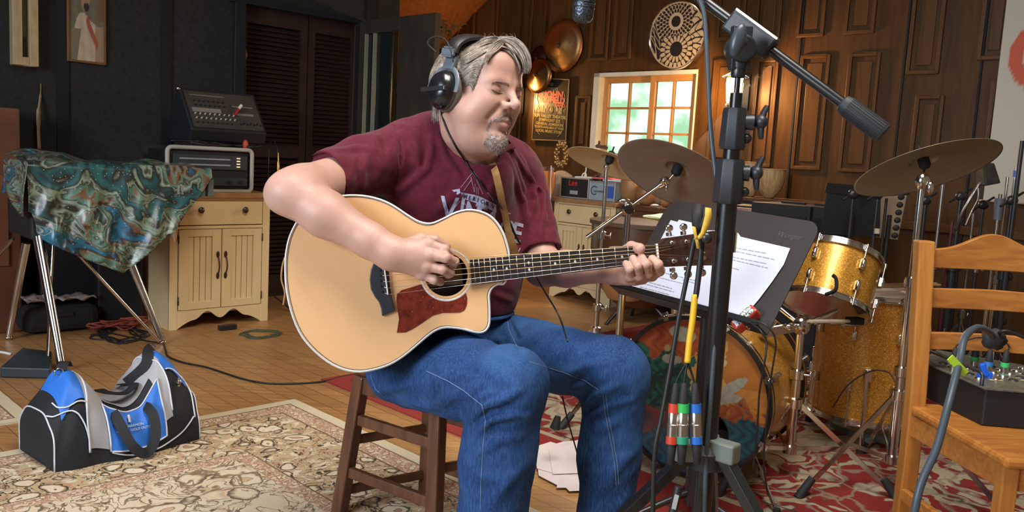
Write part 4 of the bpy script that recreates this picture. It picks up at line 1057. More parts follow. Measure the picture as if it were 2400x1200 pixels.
# ================================================================ RUGS
def rug_mat(name, K, ax, ay, kind):
    mt, N, L, b = newmat(name); g = N.new('ShaderNodeNewGeometry'); sb = N.new('ShaderNodeVectorMath'); sb.operation = 'SUBTRACT'
    L.new(g.outputs['Position'], sb.inputs[0]); sb.inputs[1].default_value = K
    def dot(a):
        d = N.new('ShaderNodeVectorMath'); d.operation = 'DOT_PRODUCT'; L.new(sb.outputs[0], d.inputs[0]); d.inputs[1].default_value = a; return d.outputs['Value']
    x, y = dot(ax), dot(ay); cb = N.new('ShaderNodeCombineXYZ'); L.new(x, cb.inputs[0]); L.new(y, cb.inputs[1])
    # wobble
    nzz = N.new('ShaderNodeTexNoise'); nzz.inputs['Scale'].default_value = 9 if kind == 0 else 5; nzz.inputs['Detail'].default_value = 3; L.new(cb.outputs[0], nzz.inputs['Vector'])
    ad = N.new('ShaderNodeVectorMath'); ad.operation = 'MULTIPLY_ADD'; L.new(nzz.outputs['Color'], ad.inputs[0]); ad.inputs[1].default_value = (.09,)*3 if kind == 0 else (.2,)*3; L.new(cb.outputs[0], ad.inputs[2])
    W_ = ad.outputs[0]
    def vor(s, feat='F1'):
        v_ = N.new('ShaderNodeTexVoronoi'); v_.inputs['Scale'].default_value = s; v_.feature = feat; L.new(W_, v_.inputs['Vector']); return v_.outputs['Distance']
    edge = math_(N, L, 'MINIMUM', x, y)
    fine = noise(N, L, cb.outputs[0], 120, 2)
    if kind == 0:
        cream, tan, dk, rose = (.82, .70, .50), (.60, .45, .26), (.075, .055, .042), (.56, .33, .21)
        def flowers(s, a, c2, dark=dk, ns=1.0):
            f1 = vor(s); n_ = noise(N, L, W_, s*1.1*ns, 3, .55, 1.2); n3 = noise(N, L, W_, s*2.6*ns, 2, .5, .6)
            col = ramp(N, L, n3, [(.36, c2), (.42, a), (.55, a), (.60, cream)])
            col = mixc(N, L, ramp(N, L, n_, [(.405, (0, 0, 0)), (.415, (1, 1, 1)), (.43, (1, 1, 1)), (.44, (0, 0, 0)), (.545, (0, 0, 0)), (.555, (.9, .9, .9)), (.568, (.9, .9, .9)), (.58, (0, 0, 0))]), col, dark)
            ro = ramp(N, L, f1, [(0, c2), (.10, c2), (.115, dark), (.13, cream), (.27, cream), (.285, a), (.33, dark), (.36, dark)])
            return mixc(N, L, math_(N, L, 'LESS_THAN', f1, .36), col, ro)
        wide = flowers(10, tan, rose); nar = flowers(30, rose, cream, (.25, .15, .09)); field = flowers(6.5, (.78, .66, .46), (.66, .47, .30), (.20, .15, .10))
        sc1 = noise(N, L, W_, 7, 2, .5, 1.5)
        field = mixc(N, L, ramp(N, L, sc1, [(.455, (0, 0, 0)), (.47, (1, 1, 1)), (.49, (1, 1, 1)), (.505, (0, 0, 0))]), field, (.30, .21, .12))
        col = field
        for lim, c_ in ((.50, nar), (.445, (.20, .13, .08)), (.44, wide), (.135, (.22, .13, .08)), (.128, nar), (.055, (.25, .16, .10)), (.048, (.72, .62, .42))):
            col = mixc(N, L, math_(N, L, 'LESS_THAN', edge, lim), col, c_)
    else:
        cream, red, dk = (.38, .32, .22), (.21, .024, .022), (.09, .06, .04)
        n1 = noise(N, L, W_, 2.9, 2, .45, 1.2); f1 = vor(3.2); de = vor(7, 'DISTANCE_TO_EDGE')
        col = ramp(N, L, n1, [(.30, cream), (.42, cream), (.43, dk), (.44, red), (.50, red), (.51, cream), (.56, (.36, .30, .20)), (.57, dk), (.58, red), (.66, red), (.68, cream)])
        col = mixc(N, L, ramp(N, L, de, [(.02, (.8, .8, .8)), (.06, (0, 0, 0))]), col, (.24, .19, .14))
        for lim, c_ in ((.34, col), (.30, cream), (.27, (.26, .030, .025)), (.10, dk), (.09, (.33, .05, .04))):
            if lim < .34: col = mixc(N, L, math_(N, L, 'LESS_THAN', edge, lim), col, c_)
    col = mixc(N, L, math_(N, L, 'MULTIPLY', fine, .45), col, mixc(N, L, .55, col, (.02, .015, .01)))
    L.new(col, b.inputs['Base Color']); b.inputs['Roughness'].default_value = .95; b.inputs['Specular IOR Level'].default_value = .1
    bump(N, L, b, noise(N, L, cb.outputs[0], 500, 2), .4, .002); return mt
def rug(name, K, ax, ay, lx, ly, th, kind, label, grp=None):
    m = M(); n = 40
    rows = [[K+ax*(lx*i/n)+ay*(ly*j/n)+Z*(th+.0015*math.sin(i*1.7+j)*math.sin(j*.9)) for j in range(n+1)] for i in range(n+1)]
    m.grid(rows); base = [K, K+ax*lx, K+ax*lx+ay*ly, K+ay*ly]
    m.box(K+ax*lx/2+ay*ly/2+Z*(th*.42), (lx, ly, th*.8), (ax, ay, Z))
    return obj(name, m, rug_mat(name+'_weave'+str(kind), K, ax, ay, kind), label=label, cat='rug', group=grp)
K1 = G(690, 940); rug('persian_rug', K1, -UD, VD, 4.2, 2.7, .009, 0, 'beige and cream floral persian rug under the blue duffel bag')
K2 = G(752, 891); rug('persian_rug', K2, VD, UD, 4.3, 3.1, .006, 1, 'red and cream scroll patterned rug under the drum kit')
K3 = G(70, 955)
rug('persian_rug', G(80, 985), -UD, -VD, 2.6, 1.6, .005, 0, 'pale border rug at the far left beyond the duffel bag')
# ================================================================ CABINETS
cream = mat('cream_painted_wood', (.80, .62, .34), .45, c2=(.74, .56, .29), scale=4); creaml = mat('cream_groove', (.42, .28, .12), .6)
ctop = woodm('worn_wood_top', (.30, .15, .06), (.42, .24, .11), rot=R(45), st=(1, 12, 12))
pewter = mat('antique_pewter', (.10, .07, .05), .4, .8)
def cabinet(o, ax, ay, label, wd=.59, dp=.50, h=.757, grp='cream painted cupboards', spill=None):
    t = thing('cabinet', label, 'cabinet', o+ax*wd/2+ay*dp/2, grp); A = (ax, ay, Z)
    def q(x, y, z): return o+ax*x+ay*y+Z*z
    def bb(m, x0, x1, y0, y1, z0, z1): return m.box(q((x0+x1)/2, (y0+y1)/2, (z0+z1)/2), (x1-x0, y1-y0, z1-z0), A)
    m = M(); bb(m, 0, .022, .002, dp, .0, h-.03); bb(m, wd-.022, wd, .002, dp, 0, h-.03); bb(m, .02, wd-.02, dp-.012, dp, .05, h-.03); bb(m, .02, wd-.02, .03, dp-.012, .075, .095); bb(m, .02, wd-.02, .02, dp-.012, h-.05, h-.03)
    bb(m, 0, .045, 0, .02, 0, h-.03); bb(m, wd-.045, wd, 0, .02, 0, h-.03); bb(m, .045, wd-.045, .001, .02, h-.045, h-.03); bb(m, .045, wd-.045, .001, .02, .555, .572)
    obj('carcass', m, cream, t, bev=.002)
    m = M(); pts = []   # scalloped apron
    for i in range(41):
        x = .045+(wd-.09)*i/40; u_ = abs(2*i/40-1); z = .085-.030*max(0, math.cos((u_)*math.pi*1.0))*1 if u_ < .5 else .085-.085*((u_-.5)/.5)**2*.9
        z = .048+.022*(1-math.cos(min(u_, .62)/.62*2*math.pi))/1-(.045*max(0, (u_-.62)/.38)**1.5 if u_ > .62 else 0); pts.append((x, max(.002, z)))
    poly = [q(x, .002, z) for x, z in pts]+[q(wd-.045, .002, .105), q(.045, .002, .105)]
    m.prism(poly, ay*.018); obj('apron', m, cream, t)
    m = M(); bb(m, -.015, wd+.015, -.02, dp+.005, h-.03, h); obj('worktop', m, ctop, t, bev=.004)
    m = M(); bb(m, .05, wd-.05, -.003, .018, .577, .708); dr = obj('drawer', m, cream, t, bev=.003)
    for x in (.165, wd-.165):
        m = M(); m.lathe(q(x, -.003, .66), -ay, [(.006, 0), (.006, .010), (.016, .014), (.018, .020), (.012, .026), (.0001, .028)], 16); obj('knob', m, pewter, dr, 50)
    mid = wd/2
    for s_, (a, b_) in ((1, (.05, mid-.003)), (-1, (mid+.003, wd-.05))):
        m = M(); f = .052; z0, z1 = .108, .552
        bb(m, a, a+f, -.003, .018, z0, z1); bb(m, b_-f, b_, -.003, .018, z0, z1); bb(m, a+f, b_-f, -.003, .018, z0, z0+f*.8); bb(m, a+f, b_-f, -.003, .018, z1-f*.75, z1)
        k = 4; ww = (b_-a-2*f)/k
        d = obj('door', m, cream, t, bev=.002); m = M()
        for i in range(k): bb(m, a+f+ww*i+.0022, a+f+ww*(i+1)-.0022, .004, .012, z0+f*.7, z1-f*.7)
        obj('beadboard', m, cream, d, bev=.002); m = M(); bb(m, a+f, b_-f, .010, .016, z0+f*.7, z1-f*.7); obj('groove', m, creaml, d)
        hx_ = b_-.020 if s_ > 0 else a+.020; m = M()
        m.tube(spline([q(hx_, -.003, .40), q(hx_, -.018, .385), q(hx_, -.028, .35), q(hx_, -.018, .315), q(hx_, -.003, .30)], 5), [.004]*21, 8)
        for z in (.41, .29): m.ell(q(hx_, -.005, z), (.010, .004, .020), A, 12, 8)
        obj('pull_handle', m, pewter, d, 180)
        for z in (.16, .50):
            m = M(); x = a-.002 if s_ > 0 else b_+.002; m.cyl(q(x, -.004, z-.022), q(x, -.004, z+.022), .004, n=8); obj('hinge', m, pewter, d, 180)
    return t
CA = G(396, 776); CA = V(CA.x, CA.y, 0)
cabinet(CA, UD, -VD, 'cream two-door cupboard with one drawer under the rack case, beside the draped piano')
C2 = V(.300, 6.48, 0)
cabinet(C2, VD, UD, 'cream two-door cupboard against the brown wall under the aluminium flight case')
# ---- rack case and mixer on the first cabinet
RO = CA+UD*.0+Z*.757+(-VD)*.04
def rq(x, y, z): return RO+UD*x-VD*y+Z*z
rax = (UD, -VD, Z)
def rb(m, x0, x1, y0, y1, z0, z1, ax=rax): return m.box(rq((x0+x1)/2, (y0+y1)/2, (z0+z1)/2), (x1-x0, y1-y0, z1-z0), ax)
rk = thing('rack_case', 'grey framed rack case with effects units on the cream cupboard beside the piano', 'rack case', rq(.25, .2, 0))
RW, RH = .50, .245
m = M(); rb(m, .02, RW-.02, .02, .38, .02, RH-.02); obj('case_body', m, black, rk, bev=.006)
m = M()
fr = [(.0, .0), (RW, .0), (RW, RH), (0, RH)]
pts = []
for (cx_, cz_), a0_ in (((.03, .03), 180), ((RW-.03, .03), 270), ((RW-.03, RH-.03), 0), ((.03, RH-.03), 90)):
    for k in range(6): a = R(a0_+18*k); pts.append(rq(cx_+.026*math.cos(a), .01, cz_+.026*math.sin(a)))
m.tube(pts, .012, 8, closed=True); obj('case_rim', m, mat('grey_abs_rim', (.42, .40, .35), .5), rk, 180)
m = M(); rb(m, .035, RW-.035, .006, .02, .125, .205); un = obj('equaliser_unit', m, mat('rack_face', (.035, .045, .05), .4), rk, bev=.002)
m = M()
slm = mat('silver_slots', (.30, .32, .33), .4)
for k in range(2): rb(m, .07, .36, .003, .007, .178-.032*k, .186-.032*k)
obj('slider_slot_strip', m, slm, un)
for k in range(4):
    m = M(); rb(m, .40, .42, .002, .007, .188-.016*k, .194-.016*k); obj('lit_button', m, emis('warm_led', (.9, .7, .35), .7) if k == 0 else MT['warm_led'], un)
m = M(); rb(m, .035, RW-.035, .006, .02, .035, .080); u2 = obj('power_unit', m, MT['rack_face'], rk, bev=.002)
for x in (.25, .36, .43):
    m = M(); m.cyl(rq(x, .006, .056), rq(x, -.006, .056), .010, n=14); obj('control_knob', m, black, u2, 50)
# mixer: wedge with a sloping face
MO = rq(.07, .10, RH+.0)
mxx = (P(600, 322, 5.02)-P(445, 297, 4.72)); mx = V(mxx.x, mxx.y, 0).normalized(); my = V(-mx.y, mx.x, 0)
B0 = P(447, 300, 4.74); 
mw = .47; ut = (my*.55+Z*.84).normalized()
mixr = thing('powered_mixer', 'black powered mixing desk with white knobs tilted back on the rack case', 'mixer', V(B0.x, B0.y, RO.z+RH)+mx*.24+my*.15)
zb = RO.z+RH+.0
b00 = V(B0.x, B0.y, 0); fh = .27
prof = [(0.015, zb+.035), (-.01, B0.z-.005), (ut.x*0+.55*fh, B0.z+.84*fh), (.55*fh+.03, B0.z+.84*fh-.01), (.30, zb+.09), (.27, zb+.035)]
prof = [(y, z) for y, z in prof]
m = M(); m.prism([b00+my*y+Z*z for y, z in prof], mx*mw); obj('cabinet_shell', m, mat('black_vinyl', (.012, .014, .018), .5), mixr, bev=.006)
fn_ = mx.cross(ut).normalized()
if fn_.dot(CAM-B0) < 0: fn_ = -fn_
F0 = b00+my*-.01+Z*(B0.z-.005)
u3 = ((b00+my*(.55*fh)+Z*(B0.z+.84*fh))-F0).normalized(); fl_ = ((b00+my*(.55*fh)+Z*(B0.z+.84*fh))-F0).length; fn_ = mx.cross(u3); fn_ = fn_ if fn_.dot(CAM-B0) > 0 else -fn_
def fq(a, c, l=0): return F0+mx*(a*mw)+u3*(c*fl_)+fn_*l
m = M(); m.prism([fq(.04, .05, .001), fq(.96, .05, .001), fq(.96, .92, .001), fq(.04, .92, .001)], fn_*.004); obj('control_panel', m, mat('mixer_panel', (.055, .052, .046), .45), mixr)
m = M()
for a0_, a1_, c0_, c1_ in ((.08, .45, .42, .52), (.60, .88, .40, .45), (.10, .55, .82, .84), (.62, .90, .60, .63)): m.prism([fq(a0_, c0_, .005), fq(a1_, c0_, .005), fq(a1_, c1_, .005), fq(a0_, c1_, .005)], fn_*.0006)
obj('label_strip', m, mat('panel_grey', (.22, .21, .19), .5), mixr)
knw = mat('cream_knob', (.6, .58, .52), .4)
for r_ in range(5):
    for c_ in range(9 if r_ else 8):
        if r_ > 2 and c_ > 6: continue
        m = M(); p_ = fq(.10+.062*c_+(.03 if r_ > 2 else 0), .16+.105*r_+(.1 if r_ > 2 else 0), .005); m.cyl(p_, p_+fn_*.010, .0045, .0035, n=10)
        obj('mixer_knob', m, knw if r_ in (1, 2) else black, mixr, 50)
for c_ in range(7):
    m = M(); p_ = fq(.66+.045*c_, .17+.03*(c_ % 2), .005); m.cyl(p_, p_+fn_*.010, .005, .004, n=10); obj('mixer_knob', m, black, mixr, 50)
m = M(); a = fq(.60, .38, .02); b_ = fq(.72, .60, .03); m.cyl(a, a+(b_-a)*.6, .008, n=10); cb_ = obj('red_plug', m, mat('red_plastic', (.4, .02, .02), .4), mixr, 60)
m = M(); m.cyl(a+(b_-a)*.6, b_, .009, n=10); obj('plug_tip', m, white, mixr, 60)
m = M(); m.lathe(fq(-.01, .97, .0), fn_, [(.0001, .008), (.009, .007), (.012, 0), (.012, -.01)], 12); obj('corner_protector', m, chrome, mixr, 180)
m = M()
rn = random.Random(5)
for k in range(4):
    pts = [rq(.05+.09*k+rn.uniform(-.03, .03)+.09*j, rn.uniform(.0, .12), RH+.012+rn.uniform(0, .02)) for j in range(4)]; m.tube(spline(pts, 5), .006, 6)
obj('cable_bundle', m, cable, smooth=180, label='tangle of black cables between the rack case and the tilted mixer', cat='cables')
m = M(); m.ell(rq(.475, .05, RH+.025), (.016, .016, .03), None, 12, 8); obj('plastic_cup', m, mat('orange_plastic', (.55, .07, .02), .5), smooth=180, label='small orange-red plastic piece standing on the right end of the rack case', cat='ornament')
m = M(); m.ell(P(362, 354, 4.85), (.085, .06, .045), None, 20, 12, lambda q: 1+.06*math.sin(q.x*9)); obj('padded_pouch', m, mat('black_fabric', (.014, .012, .013), .9), smooth=180, label='soft black pouch squeezed between the draped piano and rack case', cat='bag')
# ================================================================ PIANO UNDER THE CLOTH
NN = V(-2.16, 3.80, 0); d1 = V(.716, .698, 0).normalized(); d2 = V(-d1.y, d1.x, 0); PLn, PW = .82, .37
def pq(x, y, z): return NN+d1*x+d2*y+Z*z
pax = (d1, d2, Z)
pn = thing('electric_piano', 'electric piano on splayed chrome legs hidden under the marbled cloth', 'piano', pq(.45, .29, 0))
m = M(); m.prism([pq(a, .0, z) for a, z in ((0, .555), (.60, .555), (PLn-.03, .78), (PLn, .80), (PLn, .885), (0, .885))], d2*PW); obj('piano_case', m, mat('black_tolex', (.012, .016, .018), .6, bmp=.2, bscale=400), pn, bev=.01)
m = M(); m.box(pq(PLn+.012, PW*.36, .80), (.03, .28, .09), pax); ec = obj('end_cheek', m, mat('grey_green_metal', (.10, .13, .11), .5), pn, bev=.004)
for k in range(6):
    m = M(); m.box(pq(PLn-.005, .02+.03*k-.025, .80), (.05, .008, .045), pax); 
m = M()
for k in range(6): m.box(pq(PLn-.16+.022*k, -.012, .79), (.010, .012, .045), pax)
obj('vent_grille', m, mat('pale_vent', (.25, .27, .22), .5), pn)
m = M(); m.box(pq(PLn-.10, -.004, .79), (.16, .012, .075), pax); obj('vent_panel', m, MT['grey_green_metal'], pn)
for a, b_, r0, r1 in ((P(90, 556, 3.86), G(146, 872), .023, .017), (P(62, 570, 4.2), G(20, 796), .021, .015), (P(300, 600, 4.30), G(381, 806), .021, .015), (pq(PLn-.05, PW-.05, .56), pq(PLn+.1, PW+.12, 0), .021, .015)):
    m = M(); m.cyl(a, b_+V(0, 0, .012), r0, r1, 20); lg = obj('leg', m, chrome, pn, 60)
    m = M(); m.ell(b_+V(0, 0, .012), (.02, .02, .012), None, 12, 8); obj('leg_glide', m, chrome, lg, 180)
for a, b_ in ((P(150, 560, 3.95), P(372, 800, 4.32)), (P(30, 560, 4.0), P(-40, 640, 4.2))):
    m = M(); m.cyl(a, b_, .008, n=10); obj('brace_rod', m, chrome, pn, 60)
m = M(); m.cyl(P(126, 556, 3.98), P(117, 700, 3.95), .007, n=10); m.cyl(P(117, 700, 3.95), G(110, 862), .006, n=10); obj('pedal_rod', m, chrome, pn, 60)
# cloth
clm, N, L, b = newmat('marbled_satin'); v = coord(N, L, (.62, .7, 1.15), R(-35))
n1 = N.new('ShaderNodeTexNoise'); n1.inputs['Scale'].default_value = 1.7; n1.inputs['Detail'].default_value = 3; n1.inputs['Distortion'].default_value = 1.8; L.new(v, n1.inputs['Vector'])
ma = N.new('ShaderNodeVectorMath'); ma.operation = 'MULTIPLY_ADD'; L.new(n1.outputs['Color'], ma.inputs[0]); ma.inputs[1].default_value = (1.1, 1.1, 1.1); L.new(v, ma.inputs[2])
n2 = noise(N, L, ma.outputs[0], 2.6, 3, .45, .8)
c = ramp(N, L, n2, [(.26, (.05, .18, .14)), (.36, (.02, .09, .10)), (.41, (.030, .022, .015)), (.445, (.26, .36, .26)), (.46, (.05, .035, .022)), (.49, (.10, .26, .20)), (.505, (.22, .13, .07)), (.53, (.03, .02, .014)), (.555, (.02, .16, .27)), (.585, (.015, .07, .09)), (.62, (.28, .42, .42)), (.64, (.05, .035, .025)), (.69, (.03, .20, .34)), (.76, (.04, .14, .11))])
vo = N.new('ShaderNodeTexVoronoi'); vo.inputs['Scale'].default_value = 60; L.new(coord(N, L), vo.inputs['Vector'])
c = mixc(N, L, ramp(N, L, vo.outputs['Distance'], [(.10, (1, 1, 1)), (.15, (0, 0, 0))]), c, (.5, .55, .5))
L.new(c, b.inputs['Base Color']); b.inputs['Roughness'].default_value = .30; b.inputs['Specular IOR Level'].default_value = .6
def face_sz(px, py): p_ = PL(px, py, NN-d2*.03, d2); return (p_-NN).dot(d1), p_.z
bd = [face_sz(*q) for q in ((52, 492), (75, 500), (100, 555), (125, 572), (200, 610), (240, 626), (290, 641), (315, 622), (350, 588), (385, 552), (400, 548), (440, 495), (475, 448), (508, 404))]
bs = [q[0] for q in bd]; bz = [q[1] for q in bd]
topz = .905; m = M(); rows = []; nx = 110
for i in range(nx+1):
    s_ = -.02+(bs[-1]+.0)*i/nx; zb_ = float(np.interp(s_, bs, bz)); row = []
    for j in range(26):   # top from back to front
        t = 1-j/25; y = PW*1.02*t; lump = .030*math.exp(-((s_-.10)/.12)**2-((y-.40)/.2)**2)+.012*math.sin(s_*13+y*6)*math.sin(y*9+1)+.006*math.sin(s_*31-y*17)+.02*(1-s_)*t
        row.append(pq(s_, y, topz+lump*(.4+.6*min(1, t*3))))
    for j in range(1, 40):
        t = j/39; z = topz-.008-(topz-.008-zb_)*t; dz = topz-z; ps = s_*30+3*math.sin(s_*5); amp = .045*min(1, dz/.35)
        out = .012+.10*max(0, dz-.30)*.3+amp*(.5+.5*math.sin(ps-dz*9))+.010*math.sin(s_*60+dz*25)*min(1, dz*4)
        row.append(pq(s_+.015*math.sin(dz*12+s_*8)*min(1, dz*3), -out, z))
    rows.append(row)
m.grid(rows)
cl_ = obj('piano_cloth', m, clm, smooth=180, solid=.0025, label='teal, brown and blue marbled satin cloth draped over the electric piano', cat='cloth')
m = M(); rows = []
for i in range(31):
    y = PW*i/30; row = []
    for j in range(20):
        t = j/19; z = topz+.004-t*(.24-.10*i/30+.03*math.sin(y*20)); row.append(pq(-.018-.03*t*(.6+.4*math.sin(y*25+t*3)), y-.03+.02*(y/PW), z))
    rows.append(row)
m.grid(rows); obj('side_drape', m, clm, cl_, 180, solid=.002)
# ================================================================ STUFF ROUND THE PIANO
lea = mat('brown_leatherette', (.16, .058, .026), .55, c2=(.11, .038, .018), scale=5)
m = M(); bxx = (d1, d2, Z); pc = P(50, 500, 4.38); m.box(V(pc.x, pc.y, .575)-d1*.45+d2*.13, (.9, .26, 1.15), bxx); t = thing('speaker_cabinet', 'tall brown cabinet standing behind the left end of the draped piano', 'cabinet', V(pc.x, pc.y, 0)-d1*.45+d2*.25); obj('cabinet_body', m, lea, t, bev=.01)
m = M(); m.box(V(pc.x, pc.y, .58)-d1*.45-d2*.004, (.78, .02, .46), bxx); obj('front_panel', m, mat('brown_panel', (.20, .075, .03), .6), t, bev=.004)
def blackbox(name, px, py_b, d, w_, dp, h, label, cat, mt=black, knob=True):
    g_ = P(px, py_b, d); o = V(g_.x, g_.y, 0); t = thing(name, label, cat, o); m = M(); m.box(o+Z*h/2, (w_, dp, h), bxx); obj('case_body', m, mt, t, bev=.008)
    m = M(); m.box(o+Z*h/2-d2*(dp/2+.002), (w_*.86, .01, h*.8), bxx); obj('front_grille', m, mat('grille_cloth', (.010, .010, .012), .9, bmp=.3, bscale=500) if 'grille_cloth' not in MT else MT['grille_cloth'], t)
    if knob:
        m = M(); m.box(o+Z*(h-.03)-d2*(dp/2+.006), (.12, .012, .012), bxx); obj('carry_handle', m, steel, t, bev=.002)
    return t
blackbox('speaker_cabinet', 195, 700, 4.74, .46, .12, .46, 'black speaker cabinet standing on the floor under the draped piano', 'speaker')
blackbox('speaker_cabinet', 268, 730, 4.78, .24, .2, .40, 'narrow black speaker box between the piano leg and the cream cupboard', 'speaker')
m = M(); o = G(135, 774); m.box(V(o.x, o.y, .075), (.37, .20, .13), bxx); t = thing('instrument_case', 'low black case with crumpled paper on top, under the piano', 'case', V(o.x, o.y+.10, 0)); obj('case_shell', m, MT['black_fabric'], t, bev=.04)
m = M(); m.box(V(o.x, o.y, .10)-d2*.10, (.10, .012, .02), bxx); obj('case_handle', m, black, t, bev=.004)
rows = []; o2 = V(o.x, o.y, .15)
for i in range(13): rows.append([o2+d1*(-.17+.028*i)+d2*(-.10+.033*j)+Z*(.012+.022*abs(math.sin(i*2.1+j*1.3))+.01*math.cos(i*j)) for j in range(7)])
m = M().grid(rows); obj('crumpled_paper', m, mat('pale_paper', (.60, .50, .42), .8), smooth=30, solid=.001, label='crumpled pale paper lying on the low black case', cat='paper')
# cables on the floor
def floorcable(name, px, r, mt, label, cat='cable', z=0.0, sm=8, **k):
    m = M(); m.tube(spline([G(x, y)+Z*(r+z) for x, y in px], sm), r, 7); return obj(name, m, mt, smooth=180, label=label, cat=cat, **k)
floorcable('instrument_cable', [(383, 806), (388, 822), (395, 838), (430, 852), (480, 862), (530, 878), (575, 892), (630, 901), (700, 901), (760, 896), (800, 886), (860, 875)], .0045, cable, 'long black cable snaking over the boards from the piano leg to the stool')
rn = random.Random(11)
pp = []
for k in range(60):
    a = k*.7; pp.append((285+rn.uniform(-14, 14)+62*math.cos(a)*(.5+.5*rn.random()), 790+14*math.sin(a)+rn.uniform(-6, 6)-k*.1))
pp += [(340, 800), (382, 806)]
floorcable('cable_coil', pp, .004, cable, 'tangled black cable coil under the draped piano')
pp = []
for k in range(46):
    a = k*.62; pp.append((610+52*math.cos(a)*(.5+.5*rn.random()), 784+12*math.sin(a)*(.5+.5*rn.random())))
floorcable('cable_coil', pp, .0035, mat('green_grey_cable', (.06, .085, .05), .5), 'loosely coiled green-grey cable on the boards in front of the cream cupboard')
m = M(); a = G(512, 772); m.box(V(a.x+.05, a.y, .016), (.10, .035, .028), bxx); obj('plug_adapter', m, black, bev=.004, label='small black plug adapter at the end of the green-grey coil', cat='adapter')
pp = []
for k in range(70):
    a = k*.9; pp.append((235+95*math.cos(a)*(.4+.6*rn.random())+.6*k, 768+13*math.sin(a)*rn.random()+(-5 if k % 5 == 0 else 0)))
m = M(); m.tube(spline([G(x, y)+Z*(.006+.045*rn.random()) for x, y in pp], 5), .005, 6); obj('extension_cord', m, mat('orange_cord', (.30, .055, .03), .6), smooth=180, label='heap of orange-red extension cord behind the black cable coil', cat='cord')
# sustain pedal box and lead
t = thing('foot_pedal', 'flat black foot pedal on the floor at the front leg of the piano', 'pedal', G(70, 870)); m = M()
m.prism([G(x, y)+Z*.002 for x, y in ((0, 886), (118, 889), (122, 846), (52, 838), (28, 860))], Z*.045); obj('pedal_base', m, mat('slate_rubber', (.020, .034, .042), .5), t, bev=.006)
m = M(); m.tube(spline([G(-60, 850)+Z*.03, G(-20, 845)+Z*.04, G(5, 846)+Z*.04, G(26, 848)+Z*.035], 5), .006, 8); obj('pedal_lead', m, white, t, 180)
# wall things
wdf = mat('pale_wood_frame', (.52, .40, .22), .5, c2=(.42, .31, .16), scale=10, stretch=(4, 4, 1)); 
def on_grey(px, py, o=.01): s, z = gs(px, py); return s, z
def wall_frame(px0, px1, ytop, ybot, wd_, label, pal, paint, dp=.03, mt=wdf):
    s0, z0 = gs(px0, ybot); s1, z1 = gs(px1, ytop)[0], gs(px0, ytop)[1]
    t = thing('framed_picture', label, 'picture', GW((s0+s1)/2, z0, .02)); m = M()
    for a, b_, c, d in ((s0, s0+wd_, z0, z1), (s1-wd_, s1, z0, z1), (s0+wd_, s1-wd_, z0, z0+wd_), (s0+wd_, s1-wd_, z1-wd_, z1)): gbox(m, a, b_, c, d, .005, dp)
    obj('picture_frame', m, mt, t, bev=.004); n = 60; m = M(); rows = []; cols = []
    for i in range(n+1):
        rows.append([GW(s0+wd_*.6+(s1-s0-wd_*1.2)*i/n, z0+wd_*.6+(z1-z0-wd_*1.2)*j/n, .012) for j in range(n+1)])
        cols += [pal(i/n, j/n) for j in range(n+1)]
    m.grid(rows); o = obj('painting', m, attr_mat(paint), t); set_cols(o, cols)
def attr_mat(name, rough=.6, **k):
    if name in MT: return MT[name]
    mt, N, L, b = newmat(name); a = N.new('ShaderNodeVertexColor'); a.layer_name = 'pattern'; nn = noise(N, L, coord(N, L), 90, 3)
    L.new(mixc(N, L, math_(N, L, 'MULTIPLY', nn, .25), a.outputs['Color'], mixc(N, L, .5, a.outputs['Color'], (.05, .04, .03))), b.inputs['Base Color']); b.inputs['Roughness'].default_value = rough
    for kk, x in k.items(): b.inputs[kk].default_value = x
    return mt
def set_cols(o, cols):
    a = o.data.color_attributes.new('pattern', 'FLOAT_COLOR', 'POINT'); a.data.foreach_set('color', np.array([(*c, 1) for c in cols], dtype=np.float32).ravel())
def horse(u_, v_):
    st = math.sin(u_*26+4*v_)*.5+math.sin(v_*31+u_*12)*.3; c = (.15+.03*st, .145+.03*st, .09)
    body = .62-.9*(u_-.58)**2*2.2+.12*math.sin(u_*7)
    if v_ < body or (v_ < .45 and u_ > .2): c = tuple(x*(1+.16*st) for x in (.50, .42, .30)) if u_ < .74 else (.33, .24, .15)
    if v_ < .40 and u_ < .24+.3*v_: c = (.20, .17, .11)
    if math.hypot((u_-.50-.25*(v_-.8))/.13, (v_-.80)/.20) < 1: c = (.34+.05*st, .22, .14)
    if math.hypot((u_-.50)/.075, (v_-.66)/.055) < 1: c = (.025, .02, .02)
    if math.hypot((u_-.66-.12*math.sin(v_*9))/.07, (v_-.36)/.20) < 1: c = (.36+.06*st, .09, .05)
    if u_ > .80 and v_ > .5: c = (.19, .10, .05)
    return tuple(max(0, x) for x in c)
wall_frame(155, 246, -60, 143, .012, 'small framed horse painting in white and red on the dark left wall', horse, 'horse_oil_paint', .02, mat('dark_gilt', (.20, .09, .035), .5))
def dim(u_, v_): return (.17, .15, .09) if v_ > .3 else (.05, .04, .03)
wall_frame(22, 80, -60, 152, .045, 'pale wooden box frame at the far left edge of the dark wall', dim, 'shadow_box_print', .07)
m = M(); pts = [P(96, 196, 4.66), P(95, 225, 4.66), P(91, 260, 4.64), P(90, 300, 4.62), P(92, 350, 4.6)]
m.tube(spline(pts, 5), [.004]*5+[.010]*5+[.018]*5+[.014]*6, 10, flat=.5); obj('wooden_neck', m, mat('pale_maple', (.42, .28, .15), .5), smooth=180, label='slim pale wooden paddle standing upright against the left wall', cat='paddle')
